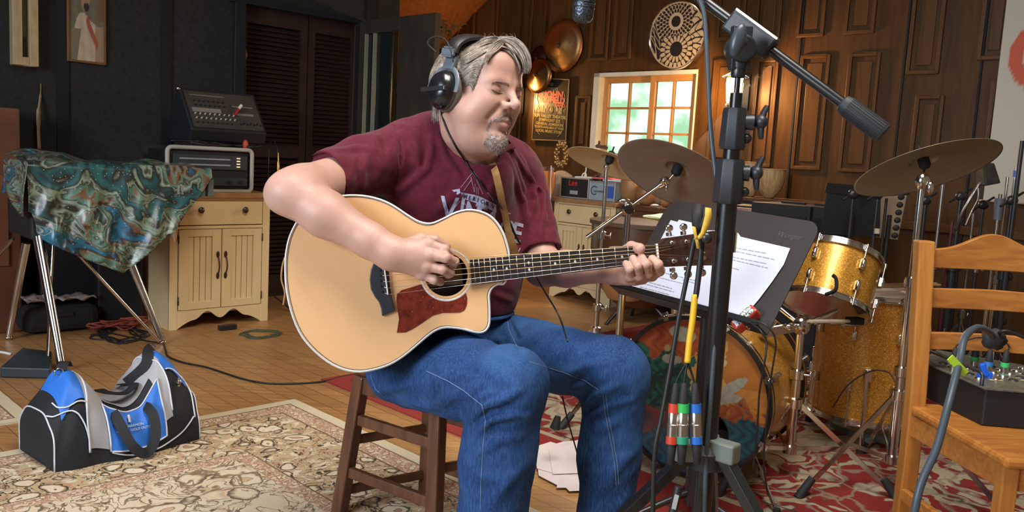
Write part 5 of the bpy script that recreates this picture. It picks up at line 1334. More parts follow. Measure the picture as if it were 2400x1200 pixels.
# brass horn on thin stand right of the rack
t = thing('horn_stand', 'thin black stand carrying a brass mouthpiece beside the rack case', 'stand', V(P(632, 500, 5.3).x, P(632, 500, 5.3).y, 0)); q0 = V(P(632, 500, 5.3).x, P(632, 500, 5.3).y, 0); m = M(); m.tube(spline([q0, P(628, 450, 5.3), P(632, 345, 5.3), P(640, 328, 5.3), P(648, 345, 5.3), P(651, 360, 5.3)], 5), .004, 6)
for a in (0, 2.1, 4.2): m.bar(q0+Z*.12, q0+V(.16*math.cos(a), .16*math.sin(a), .006), .008, .008)
obj('stand_tube', m, blackm, t, 60); m = M(); m.tube([P(652, 358, 5.3), P(652, 378, 5.3), P(651, 382, 5.3), P(651, 408, 5.3)], [.004, .007, .012, .013], 12); obj('brass_mouthpiece', m, brass, t, 60)
# ================================================================ DUFFEL BAG
BA = G(132, 1116); bA = (G(470, 1036)-BA); bA.z = 0; bl = bA.length; bX = bA.normalized(); bY = V(-bX.y, bX.x, 0); BD = .30
bag = thing('duffel_bag', 'blue, grey and black duffel bag sagging on the beige rug', 'bag', BA+bX*bl/2+bY*BD/2)
hs_ = [0, .06, .16, .25, .36, .48, .58, .68, .78, .86, .94, 1.0]; hh_ = [.165, .20, .285, .27, .19, .155, .165, .235, .305, .29, .22, .165]
def bagp(s, t, off=0):
    h = .5*float(np.interp(s, hs_, hh_))+.25*float(np.interp(s-.03, hs_, hh_))+.25*float(np.interp(s+.03, hs_, hh_))
    a = math.pi*t; c_, z_ = -math.cos(a), math.sin(a)          # c_ = -1 front .. 1 back
    wv = BD*(1-.08*(2*s-1)**4); x = math.copysign(abs(c_)**.62, c_)*wv/2; zr = abs(z_)**.72
    x *= 1-.45*max(0, (h-.18)/.12)*max(0, zr-.35)
    x += -.02*math.sin(s*math.pi)*abs(c_)*(1 if c_ < 0 else -1)*(1-zr)
    wr = .007*math.sin(s*17+t*9)*math.sin(t*10+s*5)+.003*math.sin(s*41-t*27)*zr
    nrm = (bY*c_+Z*z_*.8)
    return BA+bX*(s*bl)+bY*(BD/2+x)+Z*(h*zr+.004)+nrm*(wr+off)
bb_ = mat('black_nylon', (.010, .012, .016), .7, bmp=.3, bscale=300); bu = mat('royal_blue_nylon', (.025, .16, .62), .55, c2=(.03, .19, .70), bmp=.1, bscale=300); bg_ = mat('grey_nylon', (.40, .40, .42), .65, c2=(.32, .32, .33)); pip = mat('white_piping', (.70, .74, .85), .5)
def patch(name, s0, s1, t0, t1, mt, off=.0, ns=18, nt2=14, par=bag, sk=0):
    m = M(); m.grid([[bagp(s0+(s1-s0)*i/ns+sk*(t0+(t1-t0)*j/nt2-t0), t0+(t1-t0)*j/nt2, off) for j in range(nt2+1)] for i in range(ns+1)]); return obj(name, m, mt, par, 180)
patch('body_fabric', 0, 1, 0, 1, bb_, 0, 60, 40)
patch('end_panel', .06, .27, .24, .60, bu, .004, sk=.05); patch('end_panel', .78, .95, .30, .70, bu, .004, sk=-.1)
patch('grey_band', .20, .33, .04, .66, bg_, .005, sk=.06); patch('grey_band', .70, .79, .08, .72, bg_, .005, sk=-.04); patch('grey_top_flap', .30, .74, .38, .66, bg_, .0035)
pk = patch('front_pocket', .33, .72, .035, .30, bu, .010)
m = M()
for s0, s1, t0, t1, sk in ((.33, .72, .035, .30, 0),):
    lp = [bagp(s0+(s1-s0)*i/20, t0, .011) for i in range(21)]+[bagp(s1, t0+(t1-t0)*i/10, .011) for i in range(1, 11)]+[bagp(s1-(s1-s0)*i/20, t1, .011) for i in range(1, 21)]+[bagp(s0, t1-(t1-t0)*i/10, .011) for i in range(1, 10)]
    m.tube(lp, .0028, 6, closed=True)
obj('pocket_piping', m, pip, pk, 180)
for pth in ([(.0, .38), (.05, .30), (.12, .22), (.19, .12), (.205, .03)], [(.20, .03), (.21, .15), (.235, .30), (.255, .45), (.26, .60)], [(.05, .42), (.07, .32), (.13, .24), (.22, .22)], [(.34, .03), (.5, .012), (.7, .012), (.86, .03), (.95, .10)], [(.79, .10), (.78, .3), (.745, .5), (.735, .70)], [(.80, .30), (.88, .32), (.95, .36)], [(.96, .10), (.965, .3), (.95, .45)]):
    m = M(); m.tube([bagp(*(lambda a: (a.x, a.y))(q), .007) for q in spline([V(a, b_, 0) for a, b_ in pth], 8)], .0026, 6); obj('piping', m, pip, bag, 180)
for s_ in (0, 1):
    m = M(); c_ = BA+bX*(s_*bl)+bY*BD/2+Z*.09+bX*(.02 if s_ else -.02); lp = [bagp(s_, i/30) for i in range(31)]
    m.add([c_]+lp, [(0, i, i+1) for i in range(1, 31)]+[(0, 31, 1)]); obj('end_cap', m, bb_, bag, 180)
    m = M(); m.tube(lp, .0026, 6); obj('piping', m, pip, bag, 180)
# handles and straps
def web(name, pts, w_, mt, hint=None, par=bag, n=6):
    pts = spline(pts, n); m = M(); rows = []
    for i, p_ in enumerate(pts):
        t_ = (pts[min(i+1, len(pts)-1)]-pts[max(i-1, 0)]).normalized(); s2 = t_.cross(hint).normalized() if hint else t_.cross((CAM-p_)).normalized(); nn = s2.cross(t_)*.0016
        rows.append([p_-s2*w_+nn, p_+s2*w_+nn, p_+s2*w_-nn, p_-s2*w_-nn, p_-s2*w_+nn])
    m.grid(rows); return obj(name, m, mt, par, 40)
web('carry_handle', [bagp(.385, .27, .012), bagp(.39, .22, .025), bagp(.40, .15, .035), bagp(.43, .07, .045), bagp(.49, .03, .05), bagp(.55, .03, .05), bagp(.60, .08, .045), bagp(.615, .16, .035), bagp(.61, .23, .025), bagp(.605, .27, .012)], .016, bb_)
web('carry_handle', [bagp(.385, .55, .010), bagp(.38, .48, .03), bagp(.42, .44, .045), bagp(.52, .43, .05), bagp(.60, .45, .04), bagp(.61, .55, .010)], .016, bb_, Z)
web('shoulder_strap', [bagp(.83, .55, .02), bagp(.76, .50, .03), bagp(.70, .46, .03), bagp(.60, .50, .03)], .018, bb_)
web('shoulder_strap', [bagp(.16, .50, .014), bagp(.20, .52, .035), bagp(.24, .56, .02)], .016, bb_, Z)
for a, b_ in ((.145, .5), (.83, .56)):
    m = M(); c_ = bagp(a, b_, .02); m.tube([c_+bX*(.014*math.cos(k/10*6.283))+Z*(.012*math.sin(k/10*6.283)) for k in range(10)], .003, 6, closed=True); obj('strap_ring', m, chrome, bag, 180)
m = M(); a = bagp(.875, .24, .008); m.box(a, (.008, .004, .03), (bX, bY, Z)); m.lathe(a, -bY, [(.006, 0), (.009, .003), (.006, .006)], 12); obj('zip_pull', m, chrome, bag)
m = M()
c_ = bagp(.49, .17, .0135); e1 = (bagp(.60, .17, .0135)-bagp(.38, .17, .0135)).normalized(); e2 = (bagp(.49, .24, .0135)-bagp(.49, .10, .0135)).normalized()
for txt, y, sz in (('JIM HARMON', .004, .0115), ('MEMORIAL GOLF OUTING', -.009, .0115)): put_text(m, txt, sz, c_+e2*y, e1, e2, lift=.004)
obj('pocket_lettering', m, mat('white_print', (.75, .78, .85), .6), pk)
m = M(); put_text(m, 'I', .030, c_+e2*.028-e1*.008, e1, e2, lift=.004, bold=.002); obj('pocket_emblem', m, MT['white_print'], pk)
# ================================================================ STOOL
stw = mat('dark_stained_stool', (.085, .032, .016), .38, c2=(.14, .055, .028), scale=5, stretch=(8, 8, 1), bmp=.1)
SA, SBq, SCq = V(-.455, 2.34, 0), V(-.165, 2.13, 0), G(998, 1163); SDq = SCq+(SBq-SA)
st = thing('wooden_stool', 'dark wooden stool with low back rungs under the guitar player', 'stool', (SA+SDq)/2)
cst = (SA+SBq+SCq+SDq)/4; SH = .445
def stp(f_, z): return cst+(f_-cst)*(1-.22*z/SH)*1.0+Z*z
for f_ in (SA, SBq, SCq, SDq):
    m = M(); a = stp(f_, 0); b_ = stp(f_, SH-.03); ee = (SBq-SA).normalized(); m.bar(a, b_, .036, .038, ee); obj('leg', m, stw, st, bev=.005)
for a, b_, z, r_ in ((SA, SBq, .29, .0155), (SA, SBq, .135, .0155), (SA, SCq, .225, .013), (SA, SCq, .075, .013), (SBq, SDq, .225, .013), (SBq, SDq, .075, .013), (SCq, SDq, .27, .013), (SCq, SDq, .11, .013)):
    m = M(); m.bar(stp(a, z), stp(b_, z), r_*1.2, r_*2.0, None); obj('stretcher', m, stw, st, bev=.004)
m = M(); cs = [stp(f_, SH) for f_ in (SA, SBq, SDq, SCq)]; cs = [cst+Z*SH+(p_-cst-Z*SH)*1.10 for p_ in cs]; m.prism([p_-Z*.03 for p_ in cs], Z*.03); obj('seat', m, stw, st, bev=.008)
for a, b_ in ((SA, SBq), (SA, SCq), (SBq, SDq), (SCq, SDq)):
    m = M(); m.bar(stp(a, SH-.055), stp(b_, SH-.055), .05, .02, Z.cross(b_-a)); obj('apron', m, stw, st, bev=.003)
# ================================================================ MIC STAND WITH BOOM
MD = 1.56
def mp_(px, py, d=MD): return P(px, py, d)
base = mp_(1652, 1100); mb = V(base.x, base.y, 0)
ms = thing('microphone_stand', 'heavy black boom microphone stand between the guitar player and music stand', 'microphone stand', mb)
def zat(py): return mp_(1675, py).z
def mz(z): return V(mb.x, mb.y, z)
m = M(); m.cyl(mz(.33), mz(zat(470)), .0175, n=24); obj('lower_tube', m, mat('black_enamel', (.010, .010, .011), .3, spec=.6), ms, 60)
m = M(); m.cyl(mz(zat(480)), mz(zat(320)), .0145, n=24); obj('middle_tube', m, MT['black_enamel'], ms, 60)
m = M(); m.cyl(mz(zat(330)), mz(zat(224)), .0105, n=24); m.cyl(mz(zat(226)), mz(zat(165)), .0050, n=16); obj('upper_tube', m, MT['black_enamel'], ms, 60)
RX = V(1, .1, 0).normalized()
FY = V(-.1, 1, 0).normalized()
cl_m = mat('clutch_plastic', (.022, .026, .032), .42)
def clutch(z0, z1, w_, zk):
    m = M(); m.lathe(mz(z0), Z, [(w_*.9, 0), (w_, .006), (w_*.92, (z1-z0)-.006), (w_*.84, z1-z0)], 8); m.lathe(mz(z0), Z, [(.011, z1-z0), (w_*.85, z1-z0)], 8); c_ = obj('clutch_collar', m, cl_m, ms, 30, bev=.0015)
    p0 = mz(zk)+RX*.020-FY*.008; m = M(); m.cyl(mz(zk), p0+RX*.012, .012, .014, 16); m.ell(p0+RX*.024+Z*.002, (.012, .016, .013), (RX, FY, Z), 16, 10)
    w1 = spline([p0+RX*.028-Z*.028, p0+RX*.026-Z*.012, p0+RX*.027+Z*.012, p0+RX*.034+Z*.030], 5); m.tube(w1, [.006+.004*math.sin(i/len(w1)*3.14) for i in range(len(w1))], 10, flat=.6)
    obj('wing_knob', m, cl_m, c_, 60)
    m = M(); m.ell(mz(z0+(z1-z0)*.28)+RX*w_+V(0, -.006, 0), (.009, .009, .009), None, 14, 8); obj('clutch_bolt', m, blackm, c_, 180)
clutch(zat(350), zat(258), .0235, zat(288)); clutch(zat(472), zat(372), .0275, zat(402))
m = M(); m.lathe(mz(zat(190)), Z, [(.0115, 0), (.0125, .004), (.0125, .02), (.010, .024)], 24); obj('mast_cap', m, blackm, ms, 60)
# boom head
J = mp_(1722, 126); 
b0_, b1_ = mp_(1585, -62, 1.60), mp_(2012, 252, 1.47); bdir = (b1_-b0_).normalized()
bperp = (Z-bdir*Z.dot(bdir)).normalized(); bside = bdir.cross(bperp)
m = M(); m.cyl(mz(zat(172)), mz(zat(172))+Z*.030, .013, .016, 20); m.box(mz(zat(126)), (.034, .020, .075), (RX, FY, Z)); m.lathe(mz(zat(128))-FY*.022, FY, [(.0001, 0), (.021, 0), (.024, .006), (.024, .038), (.021, .044), (.0001, .044)], 24)
obj('swivel_joint', m, cl_m, ms, 50, bev=.002)
m = M(); kn = mz(zat(118))-RX*.012-FY*.030; m.cyl(kn, kn-FY*.012, .009, n=14); m.ell(kn-FY*.018-RX*.010, (.013, .010, .028), ((RX*.9-Z*.2).normalized(), FY, (Z*.9+RX*.2).normalized()), 16, 10); obj('wing_knob', m, mat('blue_grey_plastic', (.05, .065, .085), .35), ms, 180)
c0_, c1_ = mp_(1705, 52, 1.55), mp_(1812, 112, 1.52)
# put the boom on the line through the clamp
m = M(); m.box((c0_+c1_)/2, (.098, .030, .040), (bdir, bside, bperp)); ck = obj('boom_clamp', m, cl_m, ms, bev=.005)
m = M(); m.box((c0_+c1_)/2+bperp*.0215, (.094, .024, .004), (bdir, bside, bperp)); obj('clamp_cap_plate', m, mat('brushed_alu_plate', (.55, .50, .38), .35, .9), ck)
bl0 = (c0_+c1_)/2
pA = bl0-bdir*.33; pB = bl0+bdir*.205
m = M(); m.cyl(pA, pB, .0095, n=20); obj('boom_tube', m, MT['black_enamel'], ms, 60)
m = M(); prof = []
L_ = .088
m.lathe(pB-bdir*.002, bdir, [(.010, 0), (.0155, .003), (.0165, .008)]+[(.0178, .012), (.0178, L_-.004), (.0165, L_), (.0001, L_)], 30)
gr = obj('boom_grip', m, mat('ribbed_rubber_grip', (.018, .022, .026), .6), ms, 35)
m = M()
for k in range(24):
    a = 2*math.pi*k/24; o = bside*math.cos(a)*.0178+bperp*math.sin(a)*.0178; m.bar(pB+bdir*.012+o, pB+bdir*(L_-.006)+o, .0022, .0014, o)
obj('grip_ribs', m, rubber, gr)
# tripod
hubz = zat(1075); m = M(); m.lathe(mz(hubz-.02), Z, [(.018, 0), (.030, .004), (.032, .035), (.020, .05)], 20); hb = obj('tripod_hub', m, cl_m, ms, 40)
footz = .03
for a, hz, ln in ((R(182), hubz+.01, .50), (R(-42), hubz+.02, .46), (R(70), hubz+.01, .46)):
    dr = V(math.cos(a), math.sin(a), 0); p0 = mz(hz)+dr*.03; p1 = V(mb.x, mb.y, .012)+dr*ln
    m = M(); m.bar(p0, p1, .020, .028, dr.cross(Z)); lg = obj('leg', m, MT['black_enamel'], ms, bev=.002)
    m = M(); m.box(p0+dr*.005+Z*.004, (.05, .032, .036), (dr, dr.cross(Z), Z)); obj('leg_bracket', m, mat('grey_green_bracket', (.16, .19, .16), .5) if 'grey_green_bracket' not in MT else MT['grey_green_bracket'], lg, bev=.004)
    m = M(); m.ell(p1, (.022, .022, .014), None, 14, 8); obj('rubber_foot', m, rubber, lg, 180)
    m = M(); m.bar(mz(.36), p0+(p1-p0)*.42, .010, .016, dr.cross(Z)); obj('leg_brace', m, MT['black_enamel'], lg, bev=.001)
m = M(); p_ = mz(.42); m.lathe(mz(.345), Z, [(.018, 0), (.026, .002), (.026, .03), (.018, .032)], 20); obj('lower_collar', m, cl_m, ms, 40)
m = M(); m.box(mz(zat(560))+RX*.0195, (.003, .012, .036), (RX, FY, Z)); obj('paper_tape', m, mat('masking_tape', (.55, .45, .33), .7), ms)
# ---- microphone hanging from the boom
mc = P(1369, 5, 1.72); md = V(-.04, .0, -1).normalized()
mk = thing('microphone', 'dark condenser microphone with mesh grille hanging in front of the face at the top edge', 'microphone', mc+V(0, 0, .02))
mesh_, N, L, b = newmat('mic_mesh'); vo = N.new('ShaderNodeTexVoronoi'); vo.inputs['Scale'].default_value = 260; L.new(coord(N, L), vo.inputs['Vector'])
L.new(ramp(N, L, vo.outputs['Distance'], [(.2, (.016, .019, .024)), (.5, (.10, .12, .15))]), b.inputs['Base Color']); b.inputs['Metallic'].default_value = .8; b.inputs['Roughness'].default_value = .4; bump(N, L, b, vo.outputs['Distance'], .8, .001)
m = M(); m.lathe(mc-md*.055, md, [(.0215, 0), (.0222, .01), (.0222, .07), (.021, .085), (.016, .0935), (.008, .0955), (.0001, .096)], 30); obj('grille', m, mesh_, mk, 50)
m = M()
for k in range(6): m.lathe(mc-md*(.04-.010*k), md, [(.0222, 0), (.0229, .0007), (.0229, .0018), (.0222, .0025)], 30)
obj('grille_rib', m, mat('mic_rib', (.02, .024, .03), .4, .5), mk, 50)
m = M(); m.lathe(mc-md*.155, md, [(.0001, 0), (.012, 0), (.016, .004), (.021, .10), (.0225, .102)], 30); obj('mic_body', m, blackm, mk, 50)
m = M(); m.tube(spline([pA, pA+V(-.08, .05, .02), mc-md*.19+V(.03, 0, .03), mc-md*.155], 6), .006, 8); obj('gooseneck', m, blackm, mk, 60)
# ---- cables down the mast
cbl = mat('blue_grey_cable', (.055, .075, .095), .45)
m = M(); pts = [P(1624, -30, 1.55), P(1648, 22, 1.545), P(1655, 90, 1.54), P(1660, 200, 1.53), P(1665, 300, 1.52), P(1676, 400, 1.515), P(1686, 480, 1.51), P(1688, 560, 1.51), P(1683, 700, 1.52), P(1672, 850, 1.52), P(1664, 960, 1.525), P(1655, 1080, 1.53), P(1650, 1230, 1.54)]
m.tube(spline(pts, 8), .0042, 8); obj('microphone_cable', m, cbl, smooth=180, label='blue-grey cable dropping from the boom along the front of the mast', cat='cable')
m = M(); pts = [P(1640, 535, 1.52), P(1629, 555, 1.505), P(1612, 640, 1.50), P(1592, 740, 1.50), P(1572, 860, 1.50), P(1550, 980, 1.50), P(1535, 1060, 1.50), P(1530, 1200, 1.51), P(1526, 1290, 1.52)]
m.tube(spline(pts, 8), .0046, 8); obj('microphone_cable', m, cable, smooth=180, label='black cable hanging left of the mast and dropping past the knee', cat='cable')
# multicore with yellow sleeve and three coloured XLR pairs
mcx = thing('multicore_cable', 'cable with yellow sleeve splitting into red, green and blue banded connectors on the mast', 'cable', P(1600, 1000, 1.50))
yel = mat('yellow_sleeve', (.85, .50, .02), .45)
m = M(); m.tube(spline([P(1636, 520, 1.51), P(1644, 560, 1.50), P(1640, 620, 1.50), P(1633, 680, 1.50), P(1629, 700, 1.50)], 6), .0052, 8); obj('outer_jacket', m, cable, mcx, 180)
m = M(); m.tube(spline([P(1629, 690, 1.50), P(1623, 750, 1.50), P(1616, 800, 1.50), P(1611, 850, 1.50)], 6), [.0058]*19, 8); obj('yellow_sleeve', m, yel, mcx, 180)
for nm, col, x0, x1, x2, y0_ in (('red', (.62, .05, .02), 1606, 1583, 1571, 0), ('green', (.03, .48, .09), 1610, 1603, 1597, 2), ('blue', (.02, .16, .62), 1614, 1628, 1634, 0)):
    dd = 1.50 if nm == 'green' else 1.505
    m = M(); m.tube(spline([P(1611, 848, 1.50), P((x0+x1)/2, 875, dd), P(x1, 900, dd)], 5), .002, 6); cn = obj('connector_lead', m, cable, mcx, 180)
    a = P(x1, 897, dd); e = P(x2, 1090, dd); ax_ = (e-a).normalized(); Lc = (e-a).length; r1 = .0098
    m = M(); m.lathe(a, ax_, [(.003, 0), (.0048, .001), (.0088, Lc*.25), (.0088, Lc*.26)], 16); obj('strain_boot', m, rubber, cn, 60)
    m = M(); m.lathe(a, ax_, [(r1, Lc*.25), (r1+.0006, Lc*.25), (r1+.0006, Lc*.36), (r1, Lc*.36)], 18); obj('coloured_ring', m, mat(nm+'_band', col, .45), cn, 60)
    m = M(); m.lathe(a, ax_, [(r1-.001, Lc*.35), (r1, Lc*.36), (r1, Lc*.50), (r1+.0008, Lc*.505), (r1+.0008, Lc*.52), (r1, Lc*.525), (r1, Lc*.66)], 18); obj('connector_shell', m, mat('nickel_shell', (.60, .55, .48), .28, 1) if 'nickel_shell' not in MT else MT['nickel_shell'], cn, 40)
    m = M(); m.lathe(a, ax_, [(r1, Lc*.65), (r1+.0007, Lc*.65), (r1+.0007, Lc*.74), (r1, Lc*.74)], 18); obj('coloured_ring', m, MT[nm+'_band'] if nm != 'green' else mat('teal_band', (.03, .33, .18), .45), cn, 60)
    m = M(); m.lathe(a, ax_, [(.0085, Lc*.74), (.0092, Lc*.75), (.0062, Lc*.98), (.003, Lc)], 16); obj('strain_boot', m, rubber, cn, 60)
# velcro wraps on the mast
hk = thing('cable_tie', 'yellow and black hook strap wrapped round the mast with cables', 'cable tie', P(1650, 540, 1.515))
m = M(); m.tube(spline([P(1638, 482, 1.515), P(1634, 505, 1.50), P(1638, 535, 1.50), P(1652, 520, 1.50), P(1656, 490, 1.51)], 5), .010, 8, flat=.6); obj('strap_loop', m, rubber, hk, 180)
m = M(); rows = [[P(x-w_, y, 1.488), P(x+w_, y+2, 1.488)] for x, y, w_ in ((1660, 486, 7), (1660, 505, 8), (1655, 525, 8), (1648, 545, 6), (1640, 556, 7), (1630, 560, 6))]; m.grid(rows); obj('hook_strap', m, mat('yellow_hook_strap', (.72, .46, .05), .7), hk, 180, solid=.0015)
m = M(); rows = [[P(x-4, y, 1.488), P(x+4, y+2, 1.488)] for x, y in ((1626, 530), (1629, 545), (1633, 562), (1637, 582))]; m.grid(rows); obj('hook_strap', m, MT['yellow_hook_strap'], hk, 180, solid=.0015)
m = M(); m.ell(P(1655, 557, 1.495), .011, None, 14, 8); obj('mast_screw', m, blackm, hk, 180)
# marker pen clipped low on the stand
pen = thing('marker_pen', 'black marker pen with white label clipped to the stand foot', 'pen', P(1580, 1190, 1.5)); a, b_ = P(1591, 1140, 1.50), P(1568, 1240, 1.50)
m = M(); m.cyl(a, b_, .0075, n=14); pb = obj('barrel', m, black, pen, 60); dr = (b_-a).normalized(); vd = (CAM-a).normalized(); sd = dr.cross(vd)
m = M(); m.box(a+dr*.028+vd*.0074, (.026, .008, .0006), (dr, sd, vd)); obj('pen_label', m, mat('grey_label', (.35, .35, .35), .5), pb)
# ================================================================ MUSIC STAND
L0, R0_ = P(1452, 687, 2.60), P(1798, 784, 2.20); zt_ = (L0.z+R0_.z)/2; tx = (R0_-L0).normalized(); tb = V(-tx.y, tx.x, 0).normalized()
if tb.y < 0: tb = -tb
lean = R(33); tu = (Z*math.cos(lean)+tb*math.sin(lean)); tu = (tu-tx*tu.dot(tx)).normalized(); tn = tx.cross(tu); tn = tn if tn.dot(CAM-L0) > 0 else -tn
DW = (R0_-L0).length; DH = .345
dc = (L0+R0_)/2
mus = thing('music_stand', 'black metal music stand holding lyric sheets in front of the guitar player', 'music stand', V(dc.x+.1, dc.y+.12, 0))
def dq(x, y, z=0): return L0+tx*x+tu*y+tn*z
rc = .04; pts = [(0, 0), (DW, 0)]
for (cx, cy), a0_ in (((DW-rc, DH-rc), 0), ((rc, DH-rc), 90)):
    for k in range(7): a = R(a0_+15*k); pts.append((cx+rc*math.cos(a), cy+rc*math.sin(a)))
deskm = mat('dark_grey_desk', (.030, .026, .026), .55)
m = M(); m.prism([dq(x, y) for x, y in pts], -tn*.003); dk_ = obj('desk', m, deskm, mus)
m = M(); m.prism([dq(0, 0, 0), dq(DW, 0, 0), dq(DW, 0, .055), dq(0, 0, .055)], -tu*.003); m.prism([dq(0, -.002, .055), dq(DW, -.002, .055), dq(DW, .012, .055), dq(0, .012, .055)], tn*.002); obj('tray', m, mat('black_tray', (.010, .011, .013), .4), mus)
m = M(); put_text(m, 'Wenger', .023, dq(DW-.075, DH-.055, .0008), tx, tu, shear=.3); obj('maker_lettering', m, mat('faint_grey_ink', (.075, .07, .07), .6), dk_)
pb_ = dq(DW/2, .10, -.03); m = M(); m.cyl(pb_, V(pb_.x, pb_.y, .22), .013, n=20); m.box(pb_+tn*.012, (.10, .05, .02), (tx, tu, tn)); obj('post', m, blackm, mus, 60)
m = M(); m.cyl(V(pb_.x, pb_.y, .26), V(pb_.x, pb_.y, .06), .018, n=20); obj('lower_post', m, blackm, mus, 60)
for a in (R(80), R(200), R(320)):
    dr = V(math.cos(a), math.sin(a), 0); m = M(); m.tube(spline([V(pb_.x, pb_.y, .10), V(pb_.x, pb_.y, .07)+dr*.10, V(pb_.x, pb_.y, .012)+dr*.27], 6), .010, 8); obj('leg', m, blackm, mus, 60)
# sheets
pap, N, L, b = newmat('white_sheet_paper'); b.inputs['Base Color'].default_value = (.56, .61, .76, 1); b.inputs['Roughness'].default_value = .7
inkp = mat('printed_grey_text', (.34, .36, .44), .8)
def todesk(px, py, lift=.002): p_ = PL(px, py, L0+tn*lift, tn); return p_
def sheet(name, px, lift, label, curl=None, lines=()):
    bm = bmesh.new(); vs = [bm.verts.new(todesk(x, y, lift+(curl(x, y) if curl else 0))) for x, y in px]; bm.faces.new(vs); bm.verts.index_update()
    m = M().add([v_.co.copy() for v_ in vs], [tuple(range(len(vs)))]); bm.free()
    o = obj(name, m, pap, solid=.0006, label=label, cat='sheet of paper', group=None); rn = random.Random(len(px)+int(lift*1e4))
    m = M()
    for x0, y0, x1, y1 in lines:
        x = 0
        while x < .97:
            w_ = rn.uniform(.06, .16); xe = min(1, x+w_); a = todesk(x0+(x1-x0)*x, y0+(y1-y0)*x, lift+.0012); b_ = todesk(x0+(x1-x0)*xe, y0+(y1-y0)*xe, lift+.0012); m.add([a-tu*.0011, b_-tu*.0011, b_+tu*.0011, a+tu*.0011], [(0, 1, 2, 3)]); x = xe+.025
    if m.v: obj('typed_lines', m, inkp, o)
    return o
sheet('lyric_sheet', [(1572, 516), (1588, 520), (1591, 515), (1650, 528), (1660, 560), (1640, 732), (1474, 682), (1540, 578)], .003, 'left lyric sheet on the music stand behind the guitar headstock', lines=[(1500, 655, 1575, 676), (1508, 664, 1580, 684), (1500, 672, 1568, 690), (1560, 640, 1640, 660), (1545, 650, 1600, 664), (1600, 655, 1630, 664), (1505, 680, 1560, 696), (1560, 548, 1580, 552), (1612, 550, 1640, 556)])
sheet('lyric_sheet', [(1640, 540), (1712, 540), (1730, 546), (1736, 555), (1852, 582), (1837, 620), (1810, 660), (1780, 700), (1750, 735), (1728, 748), (1636, 722)], .005, 'right lyric sheet curling at its lower corner on the music stand', lines=[(1708, 568, 1720, 572), (1708, 578, 1800, 594), (1712, 586, 1815, 608), (1706, 592, 1718, 596), (1706, 600, 1798, 618), (1706, 606, 1800, 628), (1704, 624, 1732, 632)])
# headphone amp on the tray
ha = thing('headphone_amplifier', 'small red and white box with plugged leads in the tray of the music stand', 'amplifier', todesk(1752, 752, .03)); e1 = (tu*.9+tx*.42).normalized(); e2 = tn.cross(e1)
c_ = todesk(1748, 748, .026); m = M(); m.box(c_, (.075, .030, .034), (e1, e2, tn)); hb = obj('amp_shell', m, mat('red_shell', (.50, .045, .03), .35), ha, bev=.006)
m = M(); m.box(c_+tn*.016, (.062, .024, .006), (e1, e2, tn)); obj('amp_face', m, mat('pale_face', (.55, .56, .55), .5, c2=(.05, .08, .06), scale=160, lo=.5, hi=.55), hb, bev=.002)
for k, s_ in enumerate((.0, .010)):
    m = M(); m.cyl(c_-e2*.012+e1*(-.01+s_), c_-e2*.030+e1*(-.012+s_), .004, n=10); obj('jack_plug', m, chrome, ha, 60)
q0 = c_-e2*.03
for pp, lb in (([(1760, 752, 2.15), (1795, 762, 2.12), (1818, 800, 2.12), (1808, 880, 2.15), (1800, 960, 2.2), (1790, 1080, 2.3), (1800, 1160, 2.4)], 'thin black lead looping over the right edge of the music stand'), ([(1758, 756, 2.15), (1782, 775, 2.10), (1796, 800, 2.1), (1792, 850, 2.1), (1780, 920, 2.15), (1775, 1000, 2.2), (1765, 1100, 2.3)], 'thin black lead hanging down in front of the bass drum')):
    m = M(); m.tube(spline([P(*a) for a in pp], 8), .0025, 6); obj('audio_lead', m, cable, smooth=180, label=lb, cat='cable')
# ================================================================ CHAIR WITH STAGE BOX
pine = mat('varnished_pine', (.46, .20, .042), .35, c2=(.36, .135, .028), scale=3, stretch=(14, 14, 1), dist=1.2, coat=.15)
pineh = mat('varnished_pine_rail', (.46, .19, .040), .35, c2=(.34, .12, .024), scale=3, stretch=(2, 14, 14), dist=1.5, coat=.15)
BL0 = G(2108, 1245); BLT = P(2178, 565, 1.92)
BLf = V(BLT.x-.0, BLT.y, 0)
cx_ = V(1, -.03, 0).normalized(); cy_ = V(-cx_.y, cx_.x, 0)
ch = thing('wooden_chair', 'varnished pine ladder-back chair at the right edge carrying the connector box', 'chair', V(1.10, 1.75, 0))
pl = [P(2178, 565, 2.22), P(2168, 700, 2.22), P(2150, 900, 2.22)]
